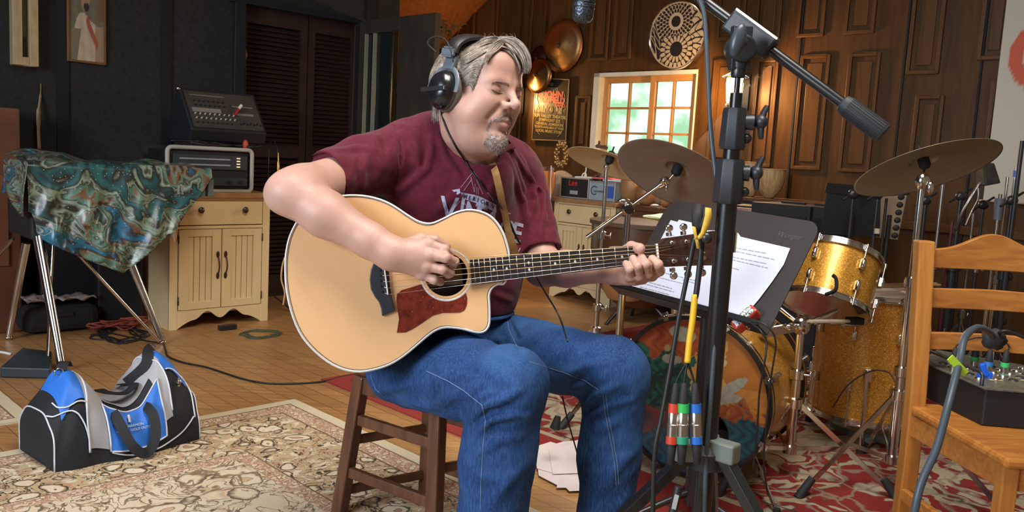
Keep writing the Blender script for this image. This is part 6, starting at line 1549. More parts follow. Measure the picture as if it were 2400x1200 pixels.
# back-left post: slight bend, world-vertical below the seat
zt1 = pl[0].z; bx0, by0 = pl[2].x, pl[2].y
def post(xo, z0=0): return [V(bx0+cx_.x*xo+.015, by0+cx_.y*xo+.035, 0), V(bx0+cx_.x*xo, by0+cx_.y*xo, .42), V(bx0+cx_.x*xo, by0+cx_.y*xo+.02, .66), V(bx0+cx_.x*xo+.003, by0+cx_.y*xo+.055, zt1)]
CWd = .37
for xo in (0, CWd):
    q = post(xo); m = M(); w_, dpt = .042, .040
    sec = []
    for p_ in spline(q, 4): sec.append([p_+cx_*(a*w_/2)+cy_*(b_*dpt/2) for a, b_ in ((-1, -1), (1, -1), (1, 1), (-1, 1), (-1, -1))])
    m.grid(sec); m.add(sec[-1][:4], [(0, 1, 2, 3)]); m.add(sec[0][:4], [(3, 2, 1, 0)]); obj('back_post', m, pine, ch, bev=.004)
def rail(z0, h0, hm, yo):
    m = M(); top_ = []; bot = []
    for i in range(25):
        t = i/24; x = .012+(CWd-.024)*t; bow = .022*math.sin(t*math.pi); zz = z0+h0+(hm-h0)*math.exp(-((t-.5)/.24)**2)
        c_ = V(bx0, by0+yo, 0)+cx_*x+cy_*bow; top_.append((c_, zz)); bot.append((c_, z0))
    A_ = [c_-cy_*.009+Z*z for c_, z in top_]; B_ = [c_-cy_*.009+Z*z for c_, z in bot]; A2 = [p_+cy_*.018 for p_ in A_]; B2 = [p_+cy_*.018 for p_ in B_]
    m.grid([B_, A_, A2, B2, B_]); m.add([A_[0], A2[0], B2[0], B_[0]], [(0, 1, 2, 3)]); return obj('back_rail', m, pineh, ch, 40, bev=.002)
def zpx(py): return PL(2200, py, V(bx0, by0, 0), V(0, 1, 0)).z
rail(zpx(632), zpx(588)-zpx(632), zpx(556)-zpx(632)+.012, .045); rail(zpx(726), zpx(680)-zpx(726), zpx(678)-zpx(726), .03); rail(zpx(822), zpx(782)-zpx(822), zpx(782)-zpx(822), .015)
SZ = .462; FS = -.40
def cq(x, y, z): return V(bx0, by0, 0)+cx_*x+cy_*y+Z*z
m = M(); m.prism([cq(-.02, .02, SZ-.022), cq(CWd+.02, .02, SZ-.022), cq(CWd+.045, FS, SZ-.022), cq(.022, FS, SZ-.022)], Z*.024); obj('seat', m, pineh, ch, bev=.008)
for x, wob in ((.048, 0), (CWd+.018, 0)):
    m = M(); m.bar(cq(x, FS+.035, 0), cq(x, FS+.035, SZ-.022), .034, .036, cx_); obj('front_leg', m, pine, ch, bev=.004)
for a, b_, z, h in (((-.005, 0), (.048, FS+.03), SZ-.052, .055), ((-.005, 0), (.048, FS+.03), .22, .032), ((-.005, 0), (.048, FS+.03), .12, .030), ((CWd, 0), (CWd+.018, FS+.03), SZ-.052, .055), ((CWd, 0), (CWd+.018, FS+.03), .18, .03), ((.048, FS+.035), (CWd+.018, FS+.035), SZ-.052, .055), ((.048, FS+.035), (CWd+.018, FS+.035), .26, .035)):
    A_ = cq(a[0], a[1], z); B_ = cq(b_[0], b_[1], z); m = M(); dd = (B_-A_).normalized(); m.box((A_+B_)/2, ((B_-A_).length, .018, h), (dd, Z.cross(dd), Z)); obj('side_rail', m, pineh, ch, bev=.003)
# stage box
SB0 = cq(.02, -.02, SZ+.002)
sbx = thing('stage_box', 'black metal stage box full of connectors standing on the pine chair', 'stage box', cq(.25, -.2, SZ))
A_ = PL(2160, 930, (0, 0, SZ+.002), Z); 
c1, c2_ = PL(2156, 928, (0, 0, SZ), Z), PL(2300, 1000, (0, 0, SZ), Z); ex = (c2_-c1).normalized(); c3 = c2_+V(.30, -.035, 0); c4 = c3+V(0, .28, 0); c5 = c1+V(.12, .16, 0)
foot = [c1, c2_, c3, c4, c5]; BH = .090
m = M(); m.prism([p_+Z*.003 for p_ in foot], Z*BH); obj('box_body', m, mat('black_crackle', (.008, .010, .013), .5, bmp=.3, bscale=500), sbx, bev=.003)
cf = sum(foot, V(0, 0, 0))/5; lip = [cf+(p_-cf)*1.04 for p_ in foot]
m = M(); m.prism([p_+Z*(BH+.003) for p_ in lip], Z*.003); tp_ = obj('top_panel', m, mat('panel_olive', (.12, .115, .09), .4, c2=(.07, .065, .05), scale=60), sbx)
m = M(); h0, h1 = c1+Z*(BH+.004)+V(.008, .0, 0), c2_+Z*(BH+.004)+V(.0, .02, 0); m.tube([h0, h0+Z*.028, h0+Z*.034+ex*.008, h1+Z*.034-ex*.010, h1+Z*.026, h1], .0045, 8, flat=.8); obj('guard_handle', m, blackm, sbx, 60)
rn = random.Random(21)
# panel sockets in rows
for i in range(5):
    for j in range(7):
        p_ = c1+ex*(.022+.038*i)+V(.045+.042*j, .012-.002*j, 0)*1.0; 
        if (p_-c3).dot(V(1, 0, 0)) > 0: continue
        p_ = p_+Z*(BH+.006); m = M(); m.lathe(p_, Z, [(.0001, .002), (.006, .002), (.0105, .003), (.0125, 0)], 12); obj('panel_socket', m, chrome if (i+j) % 3 else black, tp_, 60)
for i in range(22):
    p_ = cf+V(rn.uniform(-.12, .16), rn.uniform(-.10, .10), BH+.0066); m = M(); m.box(p_, (.020, .008, .0006)); obj('paper_label', m, MT['pale_paper'] if i % 2 else mat('yellow_label', (.6, .55, .2), .6) if 'yellow_label' not in MT else MT['yellow_label'], tp_)
grp = 'connectors plugged into the stage box'
for px, py, nm, lab in ((2234, 858, ('yellow_band2', (.55, .60, .05)), 'connector with yellow-green band, leftmost on the stage box'), (2282, 850, ('green_dark', (.03, .25, .05)), 'connector with dark green band behind the black cable on the stage box'),
                        (2315, 862, ('blue_band2', (.03, .2, .55)), 'connector with blue band in the middle of the stage box'), (2353, 864, ('green_band2', (.05, .55, .15)), 'connector with bright green band nearest the right edge of the stage box')):
    p_ = PL(px, py+10, (0, 0, SZ+BH+.006), Z); mtb = mat(nm[0], nm[1], .5)
    t = thing('cable_connector', lab, 'connector', p_, grp)
    m = M(); m.lathe(p_, Z, [(.0095, 0), (.0095, .020)], 16); obj('connector_shell', m, MT['nickel_shell'], t, 60)
    m = M(); m.lathe(p_, Z, [(.0095, .016), (.0104, .016), (.0104, .028), (.009, .028)], 16); obj('coloured_ring', m, mtb, t, 60)
    m = M(); m.lathe(p_, Z, [(.0092, .028), (.0095, .030), (.006, .058), (.003, .060)], 16); obj('strain_boot', m, rubber, t, 60)
    m = M(); e_ = PL(2330, 795, (0, p_.y, 0), V(0, 1, 0)); m.tube(spline([p_+Z*.058, p_+Z*.070+V(.005, 0, 0), e_*.5+(p_+Z*.09)*.5, e_], 5), .002, 6); obj('connector_lead', m, cable, t, 180)
m = M(); q0 = PL(2308, 880, (0, 0, SZ+BH+.01), Z); m.box(q0, (.034, .016, .02)); m.cyl(q0, q0+Z*.03+V(-.01, 0, 0), .011, .007, n=12); t = obj('speaker_plug', m, mat('bright_blue_plastic', (.01, .12, .75), .4), bev=.002, label='bright blue plug at the front corner of the stage box', cat='connector')
hub = P(2330, 795, 1.62); t = thing('cable_loom', 'thick black cable loom arching out of the stage box and down the chair front', 'cable', V(hub.x, hub.y, SZ+BH)); m = M()
m.tube(spline([hub, P(2318, 778, 1.58), P(2290, 768, 1.52), P(2262, 790, 1.46), P(2250, 840, 1.42), P(2240, 880, 1.38), P(2222, 950, 1.34), P(2195, 1050, 1.32), P(2160, 1130, 1.31), P(2142, 1210, 1.31), P(2135, 1300, 1.33)], 8), .0062, 10); obj('main_cable', m, cbl, t, 180)
m = M(); m.ell(hub, (.022, .018, .020), None, 14, 8, lambda q: 1+.12*math.sin(q.x*9+q.z*7)); obj('breakout_hub', m, rubber, t, 180)
m = M(); m.tube(spline([hub, P(2350, 776, 1.6), P(2385, 785, 1.6), P(2440, 810, 1.6)], 6), .003, 6); obj('side_lead', m, cable, t, 180)
m = M(); a = P(2245, 857, 1.395); m.box(a, (.040, .003, .012), (V(.75, .05, -.66), V(0, 1, 0), V(.66, 0, .75))); obj('tape_flag', m, mat('lime_tape', (.50, .80, .04), .5), t)
# papers on the floor
def floorpoly(name, px, z, label, mt, grp=None):
    m = M(); m.prism([G(x, y)+Z*z for x, y in px], Z*.0008); return obj(name, m, mt, label=label, cat='sheet of paper', group=grp)
pk_ = mat('warm_white_paper', (.78, .70, .70), .8)
sh_ = [(1262, 1046), (1300, 1042), (1345, 1050), (1392, 1036), (1396, 1120), (1388, 1130), (1300, 1142), (1262, 1118)]
lbs = ['sheet of paper lowest in the loose pile on the floor between his legs', 'sheet sticking out on the left of the loose pile between his legs', 'topmost sheet of the loose pile on the floor between his legs', 'sheet sticking out at the bottom right of the loose floor pile']
for k, (px, z) in enumerate((([(1256, 1060), (1320, 1040), (1398, 1034), (1404, 1110), (1310, 1145), (1262, 1120)], .008), ([(1250, 1055), (1290, 1042), (1322, 1052), (1302, 1118), (1258, 1105)], .0105), ([(1285, 1062), (1342, 1050), (1350, 1040), (1396, 1032), (1404, 1102), (1352, 1118), (1295, 1120)], .013), ([(1310, 1128), (1325, 1120), (1396, 1125), (1392, 1156), (1334, 1158), (1326, 1150), (1304, 1150)], .0095))):
    o = floorpoly('loose_sheet', px, z, lbs[k], pk_, 'loose sheets on the floor')
m = M(); q0, q1 = G(1362, 1075)+Z*.0142, G(1345, 1095)+Z*.0142
m = M(); m.tube(spline([P(1318, 930, 2.2), P(1332, 990, 2.25), P(1352, 1060, 2.3), P(1366, 1130, 2.3), P(1370, 1190, 2.28), P(1360, 1240, 2.25)], 6), .0022, 6); obj('audio_lead', m, cable, smooth=180, label='thin black lead dropping between his knees over the loose papers', cat='cable')
floorcable('floor_cable', [(1290, 1005), (1330, 1030), (1400, 1040), (1500, 1030), (1600, 1090)], .004, cable, 'black cable on the patterned rug behind the loose papers')
floorcable('floor_cable', [(1600, 1160), (1700, 1165), (1800, 1185), (1900, 1215), (2050, 1260)], .004, cable, 'black cable crossing the red rug in front of the stands')
# ================================================================ DRUM KIT
gold, N, L, b = newmat('gold_sparkle'); vo = N.new('ShaderNodeTexVoronoi'); vo.inputs['Scale'].default_value = 480; L.new(coord(N, L), vo.inputs['Vector'])
rg = N.new('ShaderNodeSeparateColor'); L.new(vo.outputs['Color'], rg.inputs[0])
L.new(ramp(N, L, rg.outputs[0], [(.0, (.36, .15, .012)), (.5, (.56, .25, .022)), (.85, (.75, .38, .05)), (1, (1, .68, .2))]), b.inputs['Base Color']); b.inputs['Metallic'].default_value = .55; b.inputs['Roughness'].default_value = .38
b.inputs['Coat Weight'].default_value = .5; b.inputs['Coat Roughness'].default_value = .1
nm = N.new('ShaderNodeBump'); nm.inputs['Strength'].default_value = .5; nm.inputs['Distance'].default_value = .002; L.new(rg.outputs[1], nm.inputs['Height']); L.new(nm.outputs['Normal'], b.inputs['Normal'])
hdm = mat('coated_drumhead', (.75, .74, .70), .5)
clr, N, L, b = newmat('clear_drumhead'); b.inputs['Base Color'].default_value = (.75, .72, .65, 1); b.inputs['Transmission Weight'].default_value = .85; b.inputs['Roughness'].default_value = .12; b.inputs['IOR'].default_value = 1.2
def drum(name, c0, axis, r, h, lugs, label, heads=(hdm, hdm), hoop=chrome, rot0=0, hoopw=.022, base=None):
    """c0 = centre of the bottom rim; axis points to the batter side"""
    axis = axis.normalized(); t = thing(name, label, 'drum', base or c0, 'gold sparkle drum kit'); u_, v2, w_ = frame(axis)
    m = M(); m.lathe(c0, axis, [(r, .004), (r, h-.004)], 64); obj('shell', m, gold, t, 60)
    for s_, z in ((0, 0), (1, h)):
        m = M(); z0 = -.004 if s_ == 0 else h-hoopw+.008; ro = r+.006
        m.lathe(c0, axis, [(ro-.003, z0), (ro+.004, z0), (ro+.004, z0+.003), (ro, z0+.005), (ro, z0+hoopw-.005), (ro+.004, z0+hoopw-.003), (ro+.004, z0+hoopw), (ro-.003, z0+hoopw), (ro-.003, z0)], 64)
        obj('hoop', m, hoop, t, 40)
        m = M(); zz = .004 if s_ == 0 else h-.004; m.lathe(c0, axis, [(.0001, zz), (r*.6, zz), (r+.002, zz+(-.002 if s_ == 0 else .002))], 48); obj('drumhead', m, heads[s_], t, 60)
    for k in range(lugs):
        a = rot0+2*math.pi*k/lugs; rd = u_*math.cos(a)+v2*math.sin(a); tg = axis.cross(rd)
        for z, sg in ((h*.30, -1), (h*.70, 1)):
            m = M(); m.box(c0+rd*(r+.009)+axis*z, (.016, .016, .038), (tg, rd, axis)); m.ell(c0+rd*(r+.014)+axis*z, (.009, .008, .022), (tg, rd, axis), 12, 8); lg = obj('lug', m, chrome, t, 40, bev=.003)
            m = M(); e_ = 0 if sg < 0 else h; m.cyl(c0+rd*(r+.012)+axis*z, c0+rd*(r+.012)+axis*(e_-sg*.002), .0032, n=8); m.cyl(c0+rd*(r+.012)+axis*(e_-sg*.004), c0+rd*(r+.012)+axis*(e_+sg*.010), .006, n=8); obj('tension_rod', m, chrome, lg, 60)
    return t, u_, v2
# bass drum
yb = R(33); bax = V(math.sin(yb), math.cos(yb), 0)      # from the front head to the batter side
bc = P(1622, 893, 2.84); bc.z = .285; BR = .262; BDp = .40
bt_, N, L, b = None, None, None, None
bdm = thing('bass_drum', 'gold sparkle bass drum with painted front head behind the music stand', 'drum', V(bc.x, bc.y, 0)+bax*.2, 'gold sparkle drum kit')
bu_, bv2, _ = frame(-bax)          # looking at the front head
side = Z.cross(-bax).normalized()  # to the picture's right
m = M(); m.lathe(bc, bax, [(BR, .012), (BR, BDp-.012)], 72); obj('shell', m, gold, bdm, 60)
blk = mat('black_lacquer_hoop', (.010, .009, .009), .25, spec=.6)
for z in (-.012, BDp-.024):
    m = M(); m.lathe(bc, bax, [(BR-.002, z), (BR+.012, z), (BR+.012, z+.036), (BR-.002, z+.036), (BR-.002, z)], 72); hp_ = obj('hoop', m, blk, bdm, 40)
    m = M(); m.lathe(bc, bax, [(BR+.012, z+.013), (BR+.0126, z+.013), (BR+.0126, z+.021), (BR+.012, z+.021)], 72); obj('hoop_inlay', m, gold, hp_)
m = M(); m.lathe(bc, bax, [(.0001, BDp-.006), (BR-.002, BDp-.006)], 48); obj('batter_head', m, hdm, bdm)
# painted front head with a real port hole
hx0, hy0 = .075, -.105; HRp = .062
n = 150; verts = []; cols = []; fs = []; idx = {}
def paint(x, y):
    n1 = math.sin(x*31+2.6*math.sin(y*24+1))*math.cos(y*27+2*math.sin(x*19)); n2 = math.sin(x*90+4*math.sin(y*60))*math.sin(y*84+3*math.sin(x*70)); j = .014*n1+.006*n2
    br = .5+.5*math.sin(x*160+y*40+3*math.sin(y*90))
    mix = lambda a, b_, t: tuple(p_+(q-p_)*t for p_, q in zip(a, b_))
    org = (.66, .27, .045); c = mix(org, (.74, .36, .08), br*.6)
    r1 = math.hypot(x-.050, y-.115); a1 = math.atan2(y-.115, x-.05)
    if r1 < .105+j: c = (.80, .46, .10) if math.sin(r1*95-a1) > -.2 else (.72, .60, .34)
    if y > .13+.9*x+j*2 and x < .05: c = mix((.42, .07, .025), (.52, .13, .04), br)
    if x > .10+j and y > .06: c = mix(org, (.50, .16, .03), .4+.4*n1)
    if y < .015-.10*x+j*2 and x > .02: c = mix((.40, .085, .03), (.50, .16, .05), br)
    if y < -.045+.16*(x-.10)+j*2.4 and x > -.04: c = mix((.012, .055, .14), (.015, .17, .20), br)
    if y < -.02+j*2 and x <= -.04+j: c = mix((.34, .06, .025), (.02, .04, .08), .5+.5*n1)
    if y < -.15+j*2: c = mix((.012, .045, .10), (.02, .13, .17), br)
    if -.23 < x < -.015+j*2 and -.055+j < y < .135-.35*(x+.1)**1*0+.03*math.sin(x*55)+j: c = mix((.010, .085, .05), (.02, .19, .17), br) if n1+n2 > -.5 else (.012, .05, .07)
    if x < -.17+j and y < .05: c = (.012, .035, .07)
    for cx, cy, rx, ry, k_ in ((-.045, .205, .050, .026, 0), (-.075, .115, .034, .018, 0), (.135, .055, .048, .020, .7), (.105, .015, .058, .020, .25)):
        u_, v_ = x-cx, y-cy-k_*(x-cx)
        if math.hypot(u_/rx, v_/ry) < 1+12*j: c = mix((.50, .52, .44), (.36, .36, .28), br*.6)
    if math.hypot(x+.095, y-.150) < .012: c = (.55, .42, .2)
    return c
for i in range(n+1):
    for k in range(n+1):
        x = (2*i/n-1); y = (2*k/n-1)
        # map square to disc
        X_ = x*math.sqrt(max(0, 1-y*y/2))*(BR-.001); Y_ = y*math.sqrt(max(0, 1-x*x/2))*(BR-.001)
        d_ = math.hypot(X_-hx0, Y_-hy0)
        if HRp*.93 < d_ < HRp*1.07: X_ = hx0+(X_-hx0)*HRp/d_; Y_ = hy0+(Y_-hy0)*HRp/d_; d_ = HRp
        idx[i, k] = (len(verts), d_); verts.append(bc+side*X_+Z*Y_-bax*.002); cols.append(paint(X_, Y_))
for i in range(n):
    for k in range(n):
        q = [idx[i, k], idx[i+1, k], idx[i+1, k+1], idx[i, k+1]]
        if sum(a[1] for a in q)/4 > HRp*.995: fs.append(tuple(a[0] for a in q))
# keep vertex order for colours: build directly
org = W[bdm.name]; me = bpy.data.meshes.new('painted_head'); me.from_pydata([p_-org for p_ in verts], [], fs); ph = bpy.data.objects.new('painted_head', me); C.objects.link(ph); ph.parent = bdm; W[ph.name] = org
me.materials.append(attr_mat('painted_landscape', .35)); a_ = me.color_attributes.new('pattern', 'FLOAT_COLOR', 'POINT'); a_.data.foreach_set('color', np.array([(*c, 1) for c in cols], dtype=np.float32).ravel())
m = M(); m.lathe(bc+side*hx0+Z*hy0-bax*.002, -bax, [(HRp-.001, -.003), (HRp+.001, .0015), (HRp+.004, 0)], 40); obj('port_ring', m, blk, ph, 50)
m = M(); rows = []
for i in range(14):
    rows.append([bc+side*(hx0-.05+.1*i/13)+Z*(hy0-.06+.035*j/5*math.sin(math.pi*i/13)+.002)+bax*(.03+.02*j) for j in range(6)])
m.grid(rows); obj('damping_pillow', m, mat('grey_felt', (.20, .24, .22), .9), bdm, 180)
for k in range(8):
    a = R(22.5+45*k); rd = side*math.cos(a)+Z*math.sin(a); tg = bax.cross(rd)
    for z0, sg in ((-.016, 1), (BDp+.016, -1)):
        m = M(); p0 = bc+rd*(BR+.016)+bax*z0; m.cyl(p0+bax*sg*.10, p0-bax*sg*.004, .003, n=8); m.box(p0+bax*sg*.008, (.018, .030, .012), (tg, rd, bax)); m.box(p0-bax*sg*.012, (.034, .006, .008), (tg, rd, bax)); m.ell(p0-bax*sg*.004, (.008, .008, .010), (tg, rd, bax), 10, 6); obj('claw_hook', m, chrome, bdm, 50)
    for z in (.10, BDp-.10):
        m = M(); m.box(bc+rd*(BR+.008)+bax*z, (.016, .016, .034), (tg, rd, bax)); m.ell(bc+rd*(BR+.014)+bax*z, (.008, .008, .018), (tg, rd, bax), 12, 8); obj('lug', m, chrome, bdm, 50)
for s_ in (-1, 1):
    m = M(); p0 = bc+side*s_*.20-Z*.15+bax*.06; p1 = V(0, 0, .012)+V((bc+side*s_*.34-bax*.10).x, (bc+side*s_*.34-bax*.10).y, 0); m.cyl(p0, p1, .006, n=10); sp = obj('spur', m, chrome, bdm, 60); m = M(); m.cyl(p1+Z*.012, p1-Z*.012, .012, .010, n=12); obj('spur_tip', m, rubber, sp, 60)
# rack tom
tax = (Z*math.cos(R(28))+V(.62, .78, 0).normalized()*math.sin(R(28))).normalized()
tc0 = P(1932, 722, 3.02); tr = .148; rt, *_ = drum('rack_tom', tc0, tax, tr, .205, 6, 'gold sparkle rack tom tilted beside the music stand', heads=(clr, hdm), rot0=.35, base=V(tc0.x, tc0.y, tc0.z-.02))
m = M(); q0 = P(1955, 655, 2.86); q1 = P(1948, 706, 2.84); m.tube(spline([P(1935, 690, 2.85), P(1958, 680, 2.83), P(1960, 655, 2.85), P(1952, 645, 2.86)], 5), .009, 8, flat=.7); obj('drum_key_clip', m, rubber, rt, 60)
# floor tom
fc = P(2018, 948, 3.42); fc.z = .105; ft, *_ = drum('floor_tom', fc, Z, .196, .49, 8, 'large gold sparkle floor tom with drumsticks and towel on top', rot0=.15, base=V(fc.x, fc.y, 0))
for a in (R(250), R(10), R(130)):
    rd = V(math.cos(a), math.sin(a), 0); m = M(); p0 = fc+rd*.222+Z*.22; m.cyl(p0, V(p0.x, p0.y, .012), .0065, n=12); lg = obj('leg', m, chrome, ft, 60); m = M(); m.cyl(V(p0.x, p0.y, .03), V(p0.x, p0.y, .0), .012, .015, n=12); obj('rubber_foot', m, rubber, lg, 60); m = M(); m.box(fc+rd*.210+Z*.20, (.035, .03, .05), (rd, Z.cross(rd), Z)); obj('leg_bracket', m, chrome, lg, bev=.006)
ftz = fc.z+.49
stick = mat('hickory', (.60, .42, .24), .5)
for k, (a, b_) in enumerate((((2030, 682), (2088, 665)), ((2030, 690), (2128, 676)), ((2024, 697), (2115, 684)))):
    a = P(*a, 3.35); b_ = P(*b_, 3.42); a.z = ftz+.016+.004*k; b_.z = a.z+.004; dr = (b_-a).normalized(); m = M(); e_ = a+dr*.38
    m.tube([a, a+dr*.30, a+dr*.355, a+dr*.365, a+dr*.375, a+dr*.38], [.0075, .0072, .0045, .0055, .005, .002], 10); obj('drumstick', m, stick, smooth=60, label=['shortest looking drumstick at the back of the floor tom', 'drumstick lying in the middle on the floor tom', 'drumstick lying nearest the front on the floor tom'][k], cat='drumstick', group='drumsticks on the floor tom')
m = M(); rows = []
for i in range(13):
    x = i/12; row = []
    for j in range(16):
        t = j/15; p_ = fc+V(.035+.075*x, -.115+.02*x, 0); z = ftz+.022
        if t < .35: q = p_+V(.02, -.09*(t/.35), 0)+Z*(z-fc.z+.004*math.sin(i))
        else: tt = (t-.35)/.65; q = p_+V(.02+.02*tt, -.10-.015*math.sin(i*1.3), 0)+Z*(z-fc.z-.19*tt*(1-.3*abs(x-.5)))
        row.append(q)
    rows.append(row)
m.grid(rows); obj('towel', m, mat('white_towel', (.72, .70, .68), .95), smooth=180, solid=.003, label='white towel hanging over the rim of the floor tom', cat='towel')
# ---- hardware
def tripod_stand(name, label, base, ztop, r=.011, spread=.30, hubz=.26, rot=0, footr=.016, cat='cymbal stand', legs=3, zc=(), mt=chrome):
    t = thing(name, label, cat, base); B = V(base.x, base.y, 0)
    zz = [.10]+list(zc)+[ztop]; rr = r*1.25
    for i in range(len(zz)-1):
        m = M(); m.cyl(B+Z*zz[i], B+Z*zz[i+1], rr, n=16); obj('tube_section', m, mt, t, 60)
        if i < len(zz)-2:
            m = M(); m.lathe(B+Z*(zz[i+1]-.03), Z, [(rr+.001, 0), (rr+.008, .004), (rr+.008, .034), (rr-.001, .038)], 16); cl = obj('height_clamp', m, mt, t, 50)
            m = M(); p0 = B+Z*(zz[i+1]-.012)+V(rr, -.002, 0); m.cyl(p0, p0+V(.024, -.006, 0), .004, n=8); m.ell(p0+V(.028, -.007, 0), (.006, .006, .016), None, 10, 6); obj('wing_bolt', m, mt, cl, 60)
        rr *= .82
    for k in range(legs):
        a = rot+2*math.pi*k/legs; dr = V(math.cos(a), math.sin(a), 0); ft_ = B+dr*spread+Z*.015
        m = M(); m.bar(B+dr*.015+Z*hubz, ft_, .016, .006, dr.cross(Z)); lg = obj('leg', m, mt, t)
        m = M(); m.bar(B+dr*.012+Z*.11, B+dr*.015+Z*hubz+(ft_-B-dr*.015-Z*hubz)*.5, .014, .005, dr.cross(Z)); obj('leg_brace', m, mt, lg)
        m = M(); m.cyl(ft_+V(0, 0, .05)-dr*.04, ft_-V(0, 0, .013)+dr*.01, footr*.8, footr, n=12); obj('rubber_foot', m, rubber, lg, 60)
    m = M(); m.lathe(B+Z*(hubz-.02), Z, [(r*1.3, 0), (r*1.3+.012, .004), (r*1.3+.012, .036), (r*1.3, .04)], 16); obj('leg_hub', m, mt, t, 50)
    m = M(); m.lathe(B+Z*.09, Z, [(r*1.3, 0), (r*1.3+.008, .003), (r*1.3+.008, .03), (r*1.3, .034)], 16); obj('brace_hub', m, mt, t, 50)
    return t, B
def cymbal(c, n, r, label, c1, c2=None, rough=.35, bell=.16, holes=True, grp='cymbals of the drum kit', metal=.85):
    nm_ = 'bronze_%d' % len(MT); mt, N, L, b = newmat(nm_); v = coord(N, L); ln = N.new('ShaderNodeVectorMath'); ln.operation = 'LENGTH'; 
    f = noise(N, L, v, 7, 4, .6); f2 = noise(N, L, v, 60, 3)
    L.new(mixc(N, L, f, c1, c2 or tuple(x*.7 for x in c1)), b.inputs['Base Color']); b.inputs['Metallic'].default_value = metal; b.inputs['Roughness'].default_value = rough
    n = n.normalized(); t = thing('cymbal', label, 'cymbal', c, grp); prof = []; br = r*.20
    for k in range(7): a = k/6*math.pi/2; prof.append((br*math.sin(a)+.0001, .012+br*.34*math.cos(a)))
    for k in range(1, 25): q = k/24; rr_ = br+(r-br)*q; prof.append((rr_, .012-.026*q-.006*q*q+.0004*math.sin(rr_*900)))
    m = M(); m.lathe(c, n, prof, 72); o = obj('bronze_disc', m, mt, t, 179, solid=.0014)
    m = M(); m.lathe(c, n, [(.004, .012+br*.34), (.016, .012+br*.34), (.018, .024+br*.34), (.012, .030+br*.34), (.004, .030+br*.34)], 16); m.cyl(c+n*(br*.3), c+n*(br*.34+.055), .004, n=8); obj('felt_and_nut', m, rubber, t, 50)
    m = M(); m.lathe(c, -n, [(.005, -.012-br*.34+.002), (.020, -.01-br*.2), (.020, .006), (.012, .016), (.004, .016)], 16); obj('lower_felt', m, rubber, t, 50)
    return t
# right ride
rc_ = P(2167, 385, 3.0); rnrm = (Z*.94+V(-.10, .30, 0)).normalized()
# choose the tilt so that we look at its underside
rnrm = (_UP*math.cos(R(17.5))*1+_F*.30).normalized(); rnrm = (rnrm-_RT*.14).normalized()
cymbal(rc_, rnrm, .243, 'large dull ride cymbal on the boomless stand above the floor tom', (.38, .34, .22), (.30, .26, .16), rough=.42, metal=.45)
t, B = tripod_stand('cymbal_stand', 'chrome cymbal stand rising in front of the floor tom and pine chair', V(P(2098, 1000, 2.86).x, P(2098, 1000, 2.86).y, 0), 1.03, r=.0125, spread=.36, hubz=.33, rot=R(200), zc=(.42, .72))
m = M(); p0 = B+Z*1.02; m.cyl(p0, p0+(rc_-p0)*.35, .010, n=12); m.ell(p0+Z*.02, (.022, .020, .030), None, 14, 8); m.cyl(p0+Z*.02, rc_-rnrm*.01, .005, n=8); m.ell(p0+V(.02, -.02, .0), (.012, .008, .022), None, 10, 6); obj('tilter', m, chrome, t, 60)
# left crash with boom arm
lc = P(1585, 402, 3.25); ln_ = (_UP*.93+_F*.34).normalized(); ln_ = (ln_+_RT*.47).normalized()
cymbal(lc, ln_, .232, 'grey-brown crash cymbal steeply tilted on a boom arm in front of the window', (.36, .30, .24), (.28, .22, .17), rough=.42, metal=.45)
J2 = P(1472, 490, 3.30); Bs = V(P(1450, 760, 2.95).x, P(1450, 760, 2.95).y, 0); Bs = V(J2.x, J2.y, 0)
t, B = tripod_stand('cymbal_stand', 'thick chrome boom cymbal stand behind the fretting hand', Bs, J2.z-.01, r=.0145, spread=.22, hubz=.26, rot=R(80), zc=(.36, .66))
m = M(); m.ell(J2, (.026, .022, .028), None, 14, 8); m.cyl(J2-V(.0, .03, 0), J2+V(0, .03, 0), .018, n=16); m.ell(J2+V(-.02, -.01, .03), (.025, .012, .012), None, 12, 8); jn = obj('boom_joint', m, chrome, t, 60)
m = M(); ea = P(1376, 556, 3.4); m.cyl(ea, P(1545, 436, 3.27), .0085, n=14); obj('boom_arm', m, chrome, t, 60)
m = M(); m.ell(P(1558, 424, 3.26), (.020, .018, .018), None, 12, 8); m.cyl(P(1545, 436, 3.27), P(1565, 425, 3.26), .014, n=12); m.cyl(P(1565, 425, 3.26), lc, .005, n=8); m.ell(P(1562, 440, 3.25), (.006, .006, .016), None, 8, 6); obj('tilter', m, chrome, t, 60)
# far pale crash
pc_ = P(1428, 376, 3.9); pn_ = (_UP*.95+_F*.13+_RT*.34).normalized()
cymbal(pc_, pn_, .195, 'pale yellow crash cymbal behind the other crash, in front of the window', (.70, .60, .36), (.62, .52, .28), rough=.5, metal=.4)
t, B = tripod_stand('cymbal_stand', 'thin chrome cymbal stand left of the boom stand, holding the pale crash', V(pc_.x-.01, pc_.y, 0), pc_.z-.02, r=.010, spread=.28, hubz=.26, rot=R(30), zc=(.38, .72))
m = M(); m.cyl(B+Z*(pc_.z-.03), pc_+pn_*.02, .004, n=8); m.ell(B+Z*(pc_.z-.03), (.014, .012, .018), None, 10, 6); obj('tilter', m, chrome, t, 60)
